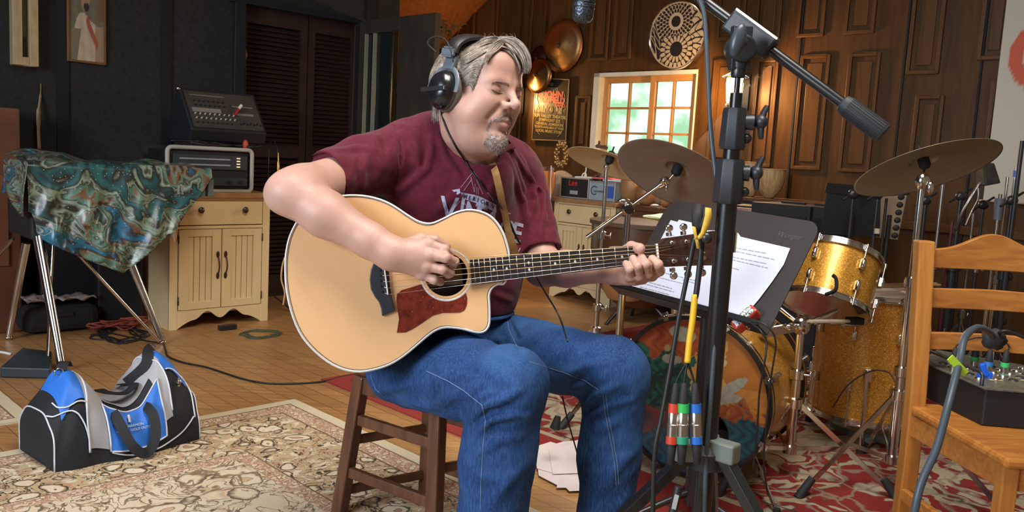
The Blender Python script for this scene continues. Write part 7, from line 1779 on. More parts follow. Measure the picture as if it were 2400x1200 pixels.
# hi-hat
hc0 = P(1602, 512, 3.75); 
for k, dz in enumerate((.012, -.016)):
    cymbal(hc0+V(0, 0, dz), (Z*(1 if k == 0 else -1)+V(.03, 0, 0)).normalized(), .178, ['upper hi-hat cymbal, yellow-green, behind the top of the music stand', 'lower hi-hat cymbal facing up to the one above it'][k], (.62, .60, .22), (.55, .52, .2), rough=.4, grp='hi-hat cymbals')
t, B = tripod_stand('hi_hat_stand', 'chrome hi-hat stand mostly hidden behind the music stand', V(hc0.x, hc0.y, 0), hc0.z-.05, r=.0115, spread=.26, rot=R(10), zc=(.42,), cat='hi-hat stand'); m = M(); m.cyl(B+Z*(hc0.z-.06), B+Z*(hc0.z+.17), .0035, n=8); m.lathe(B+Z*(hc0.z+.03), Z, [(.006, 0), (.016, .004), (.016, .016), (.009, .02), (.009, .04), (.004, .042)], 14); obj('pull_rod', m, chrome, t, 60)
# tom / snare stand
Bt = V(.985, 2.83, 0); t, B = tripod_stand('tom_stand', 'chrome tripod stand carrying the rack tom behind the bass drum', V(Bt.x, Bt.y, 0), P(1900, 770, Bt.y).z, r=.0125, spread=.34, hubz=.27, rot=R(215), cat='drum stand', zc=(.38,))
jt = B+Z*(P(1900, 770, Bt.y).z); m = M(); m.ell(jt, (.030, .024, .034), None, 14, 8); m.cyl(jt, tc0+tax*.03+V(.0, -.10, -.02), .009, n=12); m.bar(jt, jt+V(-.14, -.02, -.03), .012, .03); m.cyl(jt+V(-.14, -.03, -.03), jt+V(-.10, -.03, .02), .012, n=10); m.ell(jt+V(-.05, -.03, .0), (.022, .014, .012), None, 10, 6); obj('multi_clamp', m, chrome, t, 60)
m = M(); a = jt+V(.02, -.02, .02); b_ = P(2000, 752, 2.95); m.bar(a, b_, .018, .010); ar = obj('support_arm', m, mat('cream_arm', (.55, .50, .38), .4), t, bev=.002); m = M(); m.bar(b_-(b_-a)*.12, b_+(b_-a)*.18, .034, .024); obj('arm_rubber_block', m, rubber, ar, bev=.003)
m = M(); a = jt; 
for e_ in ((1836, 765, 2.85), (1800, 700, 2.95)): m.cyl(a, P(*e_), .008, n=10)
obj('cradle_arm', m, chrome, t, 60)
# tambourine / practice head lying on the rug
tb_ = thing('tambourine', 'old drumhead tambourine with jingles lying on the red rug', 'tambourine', G(2040, 1010)); g0 = G(2045, 1010)
m = M(); m.lathe(g0+Z*.006, Z, [(.165, .0), (.170, .004), (.170, .022), (.160, .024), (.150, .014), (.0001, .014)], 56); obj('tambourine_head', m, attr_mat('worn_head') if False else mat('worn_calf_head', (.42, .38, .27), .6, c2=(.30, .25, .16), scale=3), tb_, 50)
m = M(); m.lathe(g0+Z*.006, Z, [(.166, .0), (.1715, .0), (.1715, .022), (.166, .023)], 56); obj('grey_rim', m, mat('grey_green_rim', (.12, .15, .13), .5), tb_, 50)
for a in (R(150), R(128), R(-20), R(-38)):
    m = M(); p_ = g0+V(.145*math.cos(a), .145*math.sin(a), .024); 
    for dz in (0, .006): m.lathe(p_+Z*dz, Z, [(.0001, .004), (.006, .003), (.014, 0), (.016, .001)], 14)
    obj('jingle', m, chrome, tb_, 60)
# extra microphone feet on the rug: small boom mic stand foot
m = M(); a, b_ = P(1308, 975, 2.9), P(1300, 1005, 2.9); m.tube([a, b_], [.010, .018], 12); obj('rubber_foot_end', m, rubber, smooth=60, label='black rubber foot of a stand on the rug behind his knees', cat='stand foot')
floorcable('microphone_lead', [(1930, 960), (1970, 900), (2000, 880)], .003, cable, 'thin lead behind the floor tom bottom') if False else None
m = M(); m.tube(spline([P(1952, 955, 3.2), P(1985, 905, 3.18), P(2030, 874, 3.18), P(2062, 868, 3.18), P(2090, 880, 3.15), P(2110, 930, 3.1)], 8), .003, 6); obj('audio_lead', m, mat('dark_red_lead', (.06, .012, .008), .5), smooth=180, label='thin dark lead arching across the front of the floor tom', cat='cable')
# ================================================================ BACK WALL THINGS
def wallp(px, py, off=.03): return PL(px, py, BO-UD*off, UD)
WN = -UD
# hanging cymbals / gongs
def gong(px, py, ry, label, c1, name='hanging_cymbal', bellr=.2, rough=.4, off=.05):
    c = wallp(px, py, off); r = (wallp(px, py-ry, off)-c).length; mt = mat('gong_bronze_%d' % len(MT), c1, rough, 1, tuple(x*.6 for x in c1), 4, bmp=.15, bscale=30)
    t = thing(name, label, 'cymbal', c-Z*r, 'cymbals hanging on the wall'); m = M(); br = r*bellr
    m.lathe(c, WN, [(.0001, .010+br*.3), (br*.6, .010+br*.26), (br, .010), (r*.75, -.008), (r, -.022)], 64); obj('bronze_disc', m, mt, t, 50, solid=.002)
    m = M(); m.lathe(c, WN, [(.0001, .03+br*.3), (.012, .028+br*.3), (.016, .012+br*.3), (.004, 0)], 14); obj('hanging_nut', m, mat('dark_bronze', (.05, .03, .02), .5) if 'dark_bronze' not in MT else MT['dark_bronze'], t, 50); return t
gong(1314, 106, 63, 'largest bronze cymbal hanging on the dark wall behind his head', (.46, .25, .10), bellr=.28, rough=.42)
gong(1258, 176, 42, 'small shiny bronze cymbal overlapping the concert poster', (.34, .18, .07), rough=.3, off=.09)
gong(1262, 138, 32, 'dark bronze cymbal tucked between the large and small ones', (.10, .055, .03), off=.04)
# yin-yang carved drum plate
yc_ = wallp(1588, 83, .05); yr = (wallp(1588, 6, .05)-yc_).length; yt = thing('carved_drum_plate', 'round black and cream carved yin-yang flower disc above the window', 'wall ornament', yc_-Z*yr)
n = 240; verts = []; cols = []; fs = []
def petals(x, y, cx, cy, r0, rings, n0, w0, inv, ex=1.0):
    r = math.hypot(x-cx, y-cy); a = math.atan2(y-cy, x-cx)
    k = int((r-r0)/w0)
    if r < r0 or k >= rings: return None
    nn = n0+k*4; f = ((r-r0)/w0) % 1; ph = (a/(2*math.pi)*nn+.5*(k % 2)) % 1
    d = abs(ph-.5)*2; edge = d > (.80-.35*f*f) or f > .93-.25*(d*d)
    return edge if not inv else not edge
def yin(x, y):
    cr_, bk_ = (.55, .46, .30), (.012, .010, .009)
    r = math.hypot(x, y)
    if r > .965: return cr_
    c1_ = (-.06, .42); c2_ = (-.02, -.42)
    d1_, d2_ = math.hypot(x-c1_[0], y-c1_[1]), math.hypot(x-c2_[0]-.04, y-c2_[1])
    if d1_ < .17: return bk_
    if d1_ < .27: return cr_
    if d2_ < .23: return bk_
    light = (d2_ < .62 and d2_ < d1_) or (x > .05+.35*(y+.1)*0 and not d1_ < .60)
    if light:
        p_ = petals(x, y, c2_[0]+.04, c2_[1], .23, 2, 16, .19, False)
        if p_ is None: p_ = (math.sin(math.atan2(y+.3, x-.2)*22+r*9) > .72) or (math.sin(r*26+3*math.sin(math.atan2(y, x)*9)) > .9)
        return bk_ if p_ else cr_
    p_ = petals(x, y, c1_[0], c1_[1], .27, 4, 20, .115, False)
    if p_ is None: p_ = abs(math.sin(x*16+4*math.sin(y*3))*math.cos(y*9+2*math.sin(x*8))) < .16 or abs(math.sin(x*19+y*4)) < .2
    return cr_ if p_ else bk_
for i in range(n+1):
    for k in range(n+1):
        x = 2*i/n-1; y = 2*k/n-1; X_ = x*math.sqrt(1-y*y/2); Y_ = y*math.sqrt(1-x*x/2); verts.append(yc_+VD*X_*yr+Z*Y_*yr+WN*.012); cols.append(yin(X_, Y_))
for i in range(n):
    for k in range(n): a = i*(n+1)+k; fs.append((a, a+n+1, a+n+2, a+1))
me = bpy.data.meshes.new('carved_face'); org = W[yt.name]; me.from_pydata([p_-org for p_ in verts], [], fs); o = bpy.data.objects.new('carved_face', me); C.objects.link(o); o.parent = yt; me.materials.append(attr_mat('carved_paint', .5))
a_ = me.color_attributes.new('pattern', 'FLOAT_COLOR', 'POINT'); a_.data.foreach_set('color', np.array([(*c, 1) for c in cols], dtype=np.float32).ravel())
m = M(); m.lathe(yc_, WN, [(yr-.002, .010), (yr+.006, .016), (yr+.008, .004), (yr+.006, -.03), (.01, -.03)], 72); obj('disc_rim', m, chrome, yt, 50)
# poster
def pw(px, py, o=.02): return PL(px, py, BO-UD*o, UD)
a, b_, c_, d_ = pw(1258, 183), pw(1335, 187), pw(1327, 330), pw(1248, 327)
po = thing('concert_poster', 'black framed concert poster with red and yellow hand lettering beside the window', 'poster', (c_+d_)/2)
m = M(); m.prism([d_, c_, b_, a], WN*.006); obj('poster_board', m, mat('poster_black', (.030, .018, .012), .35), po)
pu = (b_-a).normalized(); pv = (a-d_).normalized(); pwid = (b_-a).length; phg = (a-d_).length; pctr = (a+b_+c_+d_)/4+WN*.0085
m = M(); fr_ = [d_, c_, b_, a]
for i in range(4): m.bar(fr_[i]+WN*.006, fr_[(i+1) % 4]+WN*.006, .008, .006, WN)
obj('poster_frame', m, mat('worn_gilt', (.30, .22, .12), .4), po)
def ptxt(m, txt, y, sz, x=0, bold=.0, sh=0): put_text(m, txt, sz*phg*1.35, pctr+pv*(y*phg)+pu*(x*pwid), -pu if pu.cross(pv).dot(WN) < 0 else pu, pv, bold=bold, shear=sh)
redp = mat('poster_red', (.55, .07, .05), .5); yelp = mat('poster_yellow', (.42, .34, .13), .5); grp_ = mat('poster_grey_green', (.20, .24, .20), .5)
m = M(); ptxt(m, 'JOHN', .235, .115, .08, .004); ptxt(m, 'SCOFIELD', .15, .095, .02, .004); ptxt(m, 'BAND', .075, .06, .28, .002); ptxt(m, 'THE', .215, .05, -.33, .002); obj('red_lettering', m, redp, po)
m = M(); ptxt(m, 'OCT 4', .035, .055, -.26, .001); ptxt(m, '2002', -.02, .06, -.26, .001); ptxt(m, '8:00', .01, .06, .27, .001); ptxt(m, 'PM', -.045, .05, .30, .001)
for txt, y, sz in (('SUN VALLEY THEATER', -.11, .052), ('SYMPHONY $25', -.175, .05), ('GENERAL ADMISSION', -.235, .045), ('TICKETS AVAILABLE AT YOUR', -.29, .036), ('LOCAL MUSIC STORE', -.35, .045)): ptxt(m, txt, y, sz, 0, .001)
for k in range(8):
    q = pctr+pv*(.0*phg)+pu*(.01*pwid); aa = math.pi*k/8; m.bar(q-(pu*math.cos(aa)+pv*math.sin(aa))*.025, q+(pu*math.cos(aa)+pv*math.sin(aa))*.025, .002, .001, WN)
q = pctr+pu*(.01*pwid); m.tube([q+(pu*math.cos(x)+pv*math.sin(x))*.028 for x in [2*math.pi*k/24 for k in range(24)]], .0022, 5, closed=True)
for s_ in (-1, 1):
    m.tube(spline([pctr+pu*(s_*.42*pwid)+pv*(y_*phg) + pu*(s_*dx*pwid) for y_, dx in ((.30, -.06), (.18, .0), (.05, -.06), (-.08, -.10), (-.18, .0), (-.32, -.02), (-.42, -.14))], 5), .0018, 5)
    for k in range(5): q = pctr+pu*(s_*.40*pwid); m.bar(q, q+pu*(s_*.030)+pv*(.04-.02*k), .002, .001, WN)
obj('yellow_lettering', m, yelp, po)
m = M(); ptxt(m, 'PRESENTS', .325, .05, -.02, .001); ptxt(m, 'RADIO', .40, .045, -.1, .001); obj('green_lettering', m, grp_, po)
# sconces
def sconce(px, py, label, scale=1.0, vis=True, power=55):
    c = wallp(px, py, .13); t = thing('wall_sconce', label, 'wall lamp', c-Z*.08, 'lantern sconces on the brown wall'); s = scale
    iron = mat('wrought_iron', (.012, .010, .009), .5) if 'wrought_iron' not in MT else MT['wrought_iron']
    m = M(); m.box(c+UD*.12, (.09, .012, .24), (VD, -UD, Z)); m.cyl(c+UD*.12-Z*.11, c-Z*.115, .008, n=8); obj('wall_bracket', m, iron, t, bev=.002)
    m = M(); m.lathe(c-Z*.115, Z, [(.0001, 0), (.035, 0), (.052, .012), (.052, .026)], 20); m.lathe(c+Z*.085, Z, [(.085, 0), (.088, .006), (.035, .035), (.018, .055), (.0001, .058)], 24)
    for k in range(4): a = R(45+90*k); m.cyl(c+V(.050*math.cos(a), .050*math.sin(a), -.09), c+V(.066*math.cos(a), .066*math.sin(a), .086), .003, n=6)
    obj('lantern_cage', m, iron, t, 50)
    g = 'lamp_chimney'
    if g not in MT: emis(g, (1.0, .62, .25), 7)
    m = M(); m.lathe(c-Z*.088, Z, [(.044, 0), (.050, .03), (.058, .13), (.054, .172)], 24); obj('lamp_chimney', m, MT[g], t, 180)
    l = bpy.data.lights.new('sconce_light', 'POINT'); l.energy = power; l.color = (1, .52, .17); l.shadow_soft_size = .04; lo_ = bpy.data.objects.new('sconce_light', l); C.objects.link(lo_); lo_.location = c-UD*.075-Z*.0
    return t
sconce(1721, 212, 'glowing lantern sconce on the panelled wall behind the microphone stand'); sconce(1196, 232, 'glowing lantern sconce hidden behind his head on the brown wall', power=34)
# plant / autumn leaves beside the door leaf
pl_ = thing('dried_plant', 'dried leaf garland hanging on the wall above the headphones', 'plant', P(1055, 150, 7.0)); m = M(); rn = random.Random(4)
m.tube(spline([P(1075, 30, 7.0), P(1060, 60, 7.0), P(1048, 95, 7.0), P(1042, 150, 7.0), P(1045, 200, 7.0)], 5), .004, 5); obj('stem', m, mat('twig', (.06, .035, .02), .8), pl_)
m = M()
for k in range(46):
    c = P(1035+rn.uniform(0, 42), 45+rn.uniform(0, 75), 6.9+rn.uniform(-.1, .1)); a = rn.uniform(0, 6.28); u_ = V(math.cos(a), .3, math.sin(a)).normalized(); v2 = u_.cross(V(0, -1, .2)).normalized(); s_ = rn.uniform(.02, .045)
    m.add([c, c+u_*s_+v2*s_*.4, c+u_*s_*2, c+u_*s_-v2*s_*.4], [(0, 1, 2, 3)])
obj('leaves', m, mat('autumn_leaf', (.16, .045, .015), .7, c2=(.13, .11, .02), scale=9), pl_)
# ---------------- things on the second cupboard
TZ = .757
def cab2(x, y, z=TZ): return C2+VD*x+UD*y+Z*z
fc_ = thing('flight_case', 'black and aluminium flight case with red writing on the far cupboard', 'flight case', cab2(.19, .15)); cax = (VD, UD, Z)
fx0 = .02; fw = .40; fh_ = .155
m = M(); m.box(cab2(fx0+fw*.34, .17, TZ+fh_/2), (fw*.70, .26, fh_), cax); fcb = obj('case_body', m, mat('case_black', (.012, .014, .018), .5), fc_, bev=.006)
alu = mat('aluminium_edge', (.55, .60, .62), .4, .6)
def edges(x0, x1, y0, y1, z0, z1, w_=.010):
    m = M()
    for y in (y0, y1):
        for z in (z0, z1): m.box(cab2((x0+x1)/2, y, z), (x1-x0+w_, w_, w_), cax)
        for x in (x0, x1): m.box(cab2(x, y, (z0+z1)/2), (w_, w_, z1-z0), cax)
    for x in (x0, x1):
        for z in (z0, z1): m.box(cab2(x, (y0+y1)/2, z), (w_, y1-y0, w_), cax)
    return m
obj('metal_edges', edges(fx0, fx0+fw*.68, .04, .30, TZ+.006, TZ+fh_-.004), alu, fc_, bev=.002)
m = M(); put_text(m, 'Lee', .062, cab2(fx0+fw*.30, .038, TZ+.115), VD, Z, lift=.0, bold=.001); obj('red_writing', m, mat('red_paint', (.55, .03, .02), .6), fc_)
m = M(); m.box(cab2(fx0+fw*.34, .036, TZ+.045), (.075, .012, .03), cax); obj('latch', m, alu, fc_, bev=.003)
ac = thing('aluminium_case', 'silver aluminium case with blue label beside the black flight case', 'case', cab2(.42, .15))
m = M(); m.box(cab2(.43, .13, TZ+.072), (.235, .20, .138), cax); obj('case_body', m, mat('pale_alu_panel', (.35, .42, .48), .5), ac, bev=.004)
obj('metal_edges', edges(.315, .545, .03, .23, TZ+.006, TZ+.138, .009), alu, ac, bev=.002)
m = M(); m.box(cab2(.51, .026, TZ+.070), (.055, .003, .085), cax); obj('blue_label', m, mat('label_blue', (.06, .13, .50), .5), ac)
m = M(); m.tube([cab2(.36+.03*math.cos(a), .026, TZ+.075+.030*math.sin(a)) for a in [R(40+14*k) for k in range(20)]], .003, 5); put_text(m, 'GROMMET', .022, cab2(.405, .0255, TZ+.068), VD, Z); obj('case_logo', m, mat('navy_ink', (.02, .04, .10), .6), ac)
for k, (x, c, lab) in enumerate(((.20, (.80, .80, .80), 'white papers lying on the black flight case'), (.36, (.75, .12, .10), 'red-edged booklet lying across the two cases'), (.47, (.70, .74, .84), 'white folder lying on the aluminium case'))):
    m = M(); m.box(cab2(x, .14, TZ+fh_+.006+.002*k-(.012 if k == 2 else 0)), (.15, .16, .010), ((VD*.95+UD*.3).normalized(), (UD*.95-VD*.3).normalized(), Z)); obj('paper_stack' if k != 1 else 'booklet', m, mat('paper_top_%d' % k, c, .7), label=lab, cat='papers')
# shaker wreath (jingle string) hung on the wall below the poster
wr = thing('jingle_wreath', 'ring of golden jingle shells hanging below the concert poster', 'percussion', cab2(-.02, .35, .93)); wc = PL(1316, 362, BO-UD*.10, UD); m = M(); m.tube(spline([wc+Z*.11, wc+Z*.145, wc+Z*.17+VD*.01], 4), .002, 5); obj('hanging_loop', m, MT['twig'], wr)
jm = mat('golden_shell', (.62, .45, .22), .28, .7)
for k in range(60):
    a = 2*math.pi*k/60; rr_ = 1+.28*((k*7) % 5/4-.5); p_ = wc+VD*(.052*rr_*math.cos(a))+Z*(.088*rr_*math.sin(a))-UD*(.012*((k*3) % 4-1.5)); m = M(); m.ell(p_, (.012, .012, .012), None, 8, 5); obj('shell_bead', m, jm, wr, 180)
# small african statue & gourds & bowls
potm = lambda n, c, c2=None, r=.45: mat(n, c, r, 0, c2, 5) if n not in MT else MT[n]
def vessel(name, px, py, d, prof, mt, label, cat, grp=None, lip=None):
    c = P(px, py, d); t = thing(name, label, cat, c, grp); m = M(); m.lathe(c, Z, prof, 32); obj('vessel_body', m, mt, t, 60)
    if lip:
        r_, z_, lm = lip; m = M(); m.tube([c+V(r_*math.cos(x), r_*math.sin(x), z_) for x in [2*math.pi*k/32 for k in range(32)]], .006, 6, closed=True); obj('rim', m, lm, t, 180)
    return t
# glass-sided tambour drum left of the case
td = P(1268, 466, 6.3); t = thing('hand_drum', 'orange bodied hand drum with chrome fittings at the left end of the cupboard', 'drum', td)
m = M(); m.lathe(td, Z, [(.055, 0), (.085, .05), (.095, .12), (.085, .20), (.078, .225)], 32); obj('drum_body', m, mat('orange_wood', (.48, .17, .04), .35), t, 60)
m = M(); m.lathe(td, Z, [(.080, .215), (.092, .215), (.094, .235), (.084, .240), (.0001, .238)], 32)
for k in range(8): a = 2*math.pi*k/8; m.cyl(td+V(.096*math.cos(a), .096*math.sin(a), .09), td+V(.096*math.cos(a), .096*math.sin(a), .225), .003, n=6)
obj('tuning_hoop', m, chrome, t, 50)
vessel('gourd_drum', 1312, 472, 6.75, [(.03, 0), (.085, .03), (.12, .09), (.12, .15), (.085, .21), (.03, .24), (.0001, .245)], potm('pale_gourd', (.50, .46, .44), (.35, .28, .24)), 'large pale round gourd behind the black flight case', 'gourd')
m = M(); m.bar(P(1290, 470, 6.2), P(1292, 388, 6.2), .012, .006); obj('steel_bar', m, alu, label='upright perforated steel bar in front of the pale gourd', cat='bar')
# counter to the right of the cupboard, along the wall
TB0 = C2+VD*.62
tbl = thing('side_table', 'dark wooden table along the wall right of the cream cupboard', 'table', TB0+VD*.6+UD*.3)
m = M(); m.box(TB0+VD*.39+UD*.24+Z*.735, (.78, .47, .035), cax); obj('tabletop', m, mat('dark_tabletop', (.12, .055, .025), .35), tbl, bev=.004)
for x in (.05, .73):
    for y in (.04, .44): m = M(); m.box(TB0+VD*x+UD*y+Z*.36, (.05, .05, .72), cax); obj('leg', m, MT['dark_tabletop'], tbl, bev=.003)
m = M(); m.box(TB0+VD*.39+UD*.03+Z*.66, (.68, .02, .11), cax); obj('apron', m, MT['dark_tabletop'], tbl)
dkb = thing('kettle_drum', 'big dark brown kettle drum under the side table', 'drum', V(P(1500, 640, 5.6).x, P(1500, 640, 5.6).y, 0)); kc = W[dkb.name]
m = M(); m.lathe(kc, Z, [(.06, .10), (.16, .13), (.27, .24), (.325, .38), (.335, .50), (.335, .66)], 48); obj('kettle_shell', m, mat('dark_brown_lacquer', (.075, .032, .014), .3, c2=(.10, .045, .02)), dkb, 60)
m = M(); m.lathe(kc, Z, [(.338, .645), (.350, .645), (.350, .670), (.33, .675), (.0001, .672)], 48); obj('kettle_hoop', m, mat('hoop_dark', (.11, .065, .035), .7), dkb, 50)
for k in range(3): m = M(); a = R(90+120*k); m.cyl(kc+V(.10*math.cos(a), .10*math.sin(a), .14), kc+V(.25*math.cos(a), .25*math.sin(a), .0), .012, n=10); obj('leg', m, blackm, dkb, 60)
vessel('hand_drum', 1462, 700, 4.7, [(.09, 0), (.12, .05), (.135, .14), (.12, .24), (.10, .28), (.0001, .285)], potm('orange_brown_drum', (.36, .17, .06)), 'small orange-brown drum on the floor behind the boom stand', 'drum')
tt = lambda px, off: 0
def on_table(px, dep): # point on the tabletop at pixel column px, dep metres behind the table's front edge
    p0 = TB0+UD*dep; q = PL(px, 480, p0, UD); return V(q.x, q.y, .7535)
gm1, gm2, gm3 = potm('ochre_gourd', (.40, .22, .08), (.30, .14, .05)), potm('brown_gourd', (.26, .12, .045), (.34, .18, .07)), potm('pale_blue_head', (.50, .56, .60))
def pot(px, dep, r, h, mt, label, top=None, neck_=.75):
    c = on_table(px, dep); t = thing('gourd_drum', label, 'pot drum', c, 'pot drums on the side table'); m = M(); m.lathe(c, Z, [(.0001, 0), (r*.45, .002), (r*.85, h*.22), (r, h*.50), (r*.9, h*.75), (r*neck_, h*.92), (r*neck_, h)], 28); obj('clay_body', m, mt, t, 60)
    m = M(); m.lathe(c, Z, [(r*neck_, h*.97), (r*neck_+.006, h*.98), (r*neck_+.006, h+.004), (r*neck_*.9, h+.006), (.0001, h+.005)], 28); obj('drum_skin', m, top or mt, t, 50)
pot(1478, .14, .088, .235, gm1, 'tall ochre pot drum with pale blue top in front of the window', gm3, .85)
pot(1512, .10, .070, .150, gm2, 'brown pot drum with white rim second from the left on the table', MT['white_paint'], .8)
pot(1560, .12, .042, .098, gm1, 'small ochre pot in the middle of the table', gm2)
pot(1597, .18, .062, .135, gm2, 'brown round pot partly behind the crash cymbal', gm1)
pot(1540, .34, .075, .24, gm3, 'pale blue-grey drum at the back of the table', gm3, .9)
pot(1440, .36, .085, .20, potm('grey_gourd', (.30, .27, .25)), 'grey gourd behind the silver case in front of the window', None)
pot(1598, .42, .06, .30, potm('dark_gourd', (.22, .18, .16)), 'tall dark gourd against the right window edge', None, .5)
m = M(); c = on_table(1535, .05); m.ell(c+Z*.010, (.03, .02, .010), None, 14, 8); obj('small_shaker', m, potm('bone_white', (.6, .55, .48)), smooth=180, label='small bone white shaker lying at the table edge', cat='shaker')
for px, z in ((1422, .02), (1375, .0)):
    pass
stt = thing('statuette', 'small dark carved figure standing in front of the window', 'statuette', P(1408, 445, 6.3)); q = P(1408, 420, 6.3); m = M(); m.ell(q, (.03, .03, .06), None, 14, 10); m.ell(q+Z*.085, (.022, .024, .028), None, 12, 8); m.cyl(q-Z*.05, q-Z*.10, .035, .04, 12); m.tube(spline([q+V(-.03, 0, .03), q+V(-.06, 0, 0), q+V(-.03, 0, -.03)], 4), .008, 6); obj('carved_body', m, potm('dark_carving', (.05, .035, .028)), stt, 180)
m = M(); m.ell(P(1408, 398, 6.25), (.018, .01, .014), None, 10, 6); obj('pale_mask', m, MT['bone_white'], stt, 180)
# bird/leaf ornament on the sill
m = M(); q = P(1410, 344, 6.5); m.prism([q+V(a, 0, b_) for a, b_ in ((-.05, .005), (-.03, .02), (0, .012), (.03, .014), (.05, .0), (.045, -.02), (.0, -.012), (-.04, -.01))], V(0, .02, 0)); m.ell(q+V(-.02, 0, .03), (.010, .008, .016), None, 8, 6); obj('bird_ornament', m, MT['dark_carving'], smooth=40, label='small dark bird ornament hanging in front of the window above the pale cymbal', cat='ornament')
m = M(); q = P(1355, 410, 6.4); m.tube(spline([P(1360, 423, 6.35), P(1366, 408, 6.35), P(1372, 404, 6.35), P(1374, 390, 6.35)], 4), .005, 6); m.ell(P(1372, 416, 6.35), (.012, .01, .035), None, 10, 6); obj('white_figurine', m, white, smooth=180, label='tiny white branching figurine standing on the flight case papers', cat='figurine')
# ---------------- baskets drums right of the stand
bsk, N, L, b = newmat('carved_pale_wood'); v = coord(N, L, (1, 1, .12)); L.new(ramp(N, L, noise(N, L, v, 60, 3), [(.35, (.34, .20, .08)), (.6, (.48, .31, .14))]), b.inputs['Base Color']); b.inputs['Roughness'].default_value = .6; bump(N, L, b, noise(N, L, v, 60, 3), .8, .006)
shz = lambda px, py, d: P(px, py, d)
c = P(1752, 470, 5.5); c.z = .873; t = thing('conga_shell', 'tall narrow carved wooden drum shell left of the wider one', 'drum', c, 'carved drum shells'); m = M(); m.lathe(c, Z, [(.035, 0), (.050, .01), (.050, .05), (.062, .12), (.058, .18), (.050, .215), (.046, .215), (.05, .15)], 32); obj('carved_shell', m, bsk, t, 60)
m = M(); m.lathe(c, Z, [(.0465, .212), (.053, .213), (.053, .220), (.0465, .221)], 32); obj('shell_rim', m, MT['ochre_gourd'], t, 50)
c = P(1802, 462, 5.38); c.z = .873; t = thing('conga_shell', 'wide bowl shaped carved wooden drum shell on the amplifier shelf', 'drum', c, 'carved drum shells'); m = M(); m.lathe(c, Z, [(.0001, 0), (.030, 0), (.036, .008), (.065, .045), (.085, .095), (.089, .14), (.087, .178), (.080, .178), (.08, .12)], 36); obj('carved_shell', m, bsk, t, 60)
m = M(); m.lathe(c, Z, [(.081, .175), (.089, .176), (.089, .183), (.081, .184)], 32); obj('shell_rim', m, MT['ochre_gourd'], t, 50)
# shelf they stand on + amplifier + black cases
def bxs(name, x0, x1, yt, yb, d, dp, mt, label, cat, bev=.006, ax=None, extra=None, toz=None):
    a, b_ = P(x0, yt, d), P(x1, yt, d); zt0 = (a.z+b_.z)/2; zb0 = toz if toz is not None else P((x0+x1)/2, yb, d).z
    o = (a+b_)/2; ax = ax or (VD, UD, Z); wdt = abs((b_-a).dot(V(1, 0, 0)))/abs(ax[0].x) if abs(ax[0].x) > .2 else (b_-a).length
    t = thing(name, label, cat, V(o.x, o.y, zb0)+ax[1]*dp/2); m = M(); m.box(V(o.x, o.y, (zt0+zb0)/2)+ax[1]*dp/2, (wdt, dp, zt0-zb0), ax); obj('cabinet_shell', m, mt, t, bev=bev)
    if extra: extra(t, V(o.x, o.y, (zt0+zb0)/2), wdt, zt0-zb0, ax)
    return t
tol = mat('black_tolex_case', (.010, .010, .011), .6, bmp=.2, bscale=300)
bxs('storage_bench', 1695, 1900, 474, 660, 5.17, .38, tol, 'long black bench along the panelled wall under the carved drums', 'bench', toz=0, extra=lambda t, o, w_, h, ax: obj('bench_top', M().box(o+ax[1]*.19+Z*(h/2+.008), (w_+.02, .40, .02), ax), MT['dark_tabletop'], t))
def ampx(t, o, w_, h, ax):
    f = o+Z*(h/2-.055)-ax[1]*.008; m = M(); m.box(f, (w_*.94, .02, .085), ax); pn_ = obj('control_panel', m, mat('pink_brown_panel', (.36, .24, .18), .45), t, bev=.002)
    for k in range(4): m = M(); q = f-ax[1]*.010+ax[0]*(-w_*.36+.032*k)+Z*.012; m.cyl(q, q-ax[1]*.014, .009, n=12); obj('control_knob', m, black, pn_, 50)
    m = M(); m.box(o-Z*.045-ax[1]*.004, (w_*.9, .01, h-.12), ax); obj('speaker_grille', m, mat('olive_grille', (.05, .042, .026), .8, bmp=.3, bscale=300), t)
    m = M(); q = o-Z*.03-ax[1]*.014; m.tube([q+ax[0]*(.035*math.cos(x)-.1)+Z*(.035*math.sin(x)) for x in [2*math.pi*k/24 for k in range(24)]], .005, 6, closed=True); obj('handle_ring', m, steel, t, 180)
bxs('guitar_amplifier', 1705, 1772, 481, 640, 4.9, .22, tol, 'guitar amplifier with pale control panel behind the microphone stand', 'amplifier', toz=0, extra=ampx)
def grl(t, o, w_, h, ax):
    m = M(); m.box(o-ax[1]*.004, (w_*.9, .01, h*.86), ax); obj('speaker_grille', m, MT['grille_cloth'], t, bev=.002)
    m = M(); m.box(o+Z*(h/2+.006)+ax[1]*.15, (.14, .025, .012), ax); obj('carry_handle', m, rubber, t, bev=.003)
bxs('speaker_cabinet', 1776, 1882, 478, 640, 4.6, .30, tol, 'square black speaker cabinet right of the guitar amplifier', 'speaker', toz=0, extra=grl)
bxs('speaker_cabinet', 1884, 1934, 484, 640, 4.5, .30, tol, 'narrower black speaker cabinet beside the square one', 'speaker', toz=0, extra=grl)
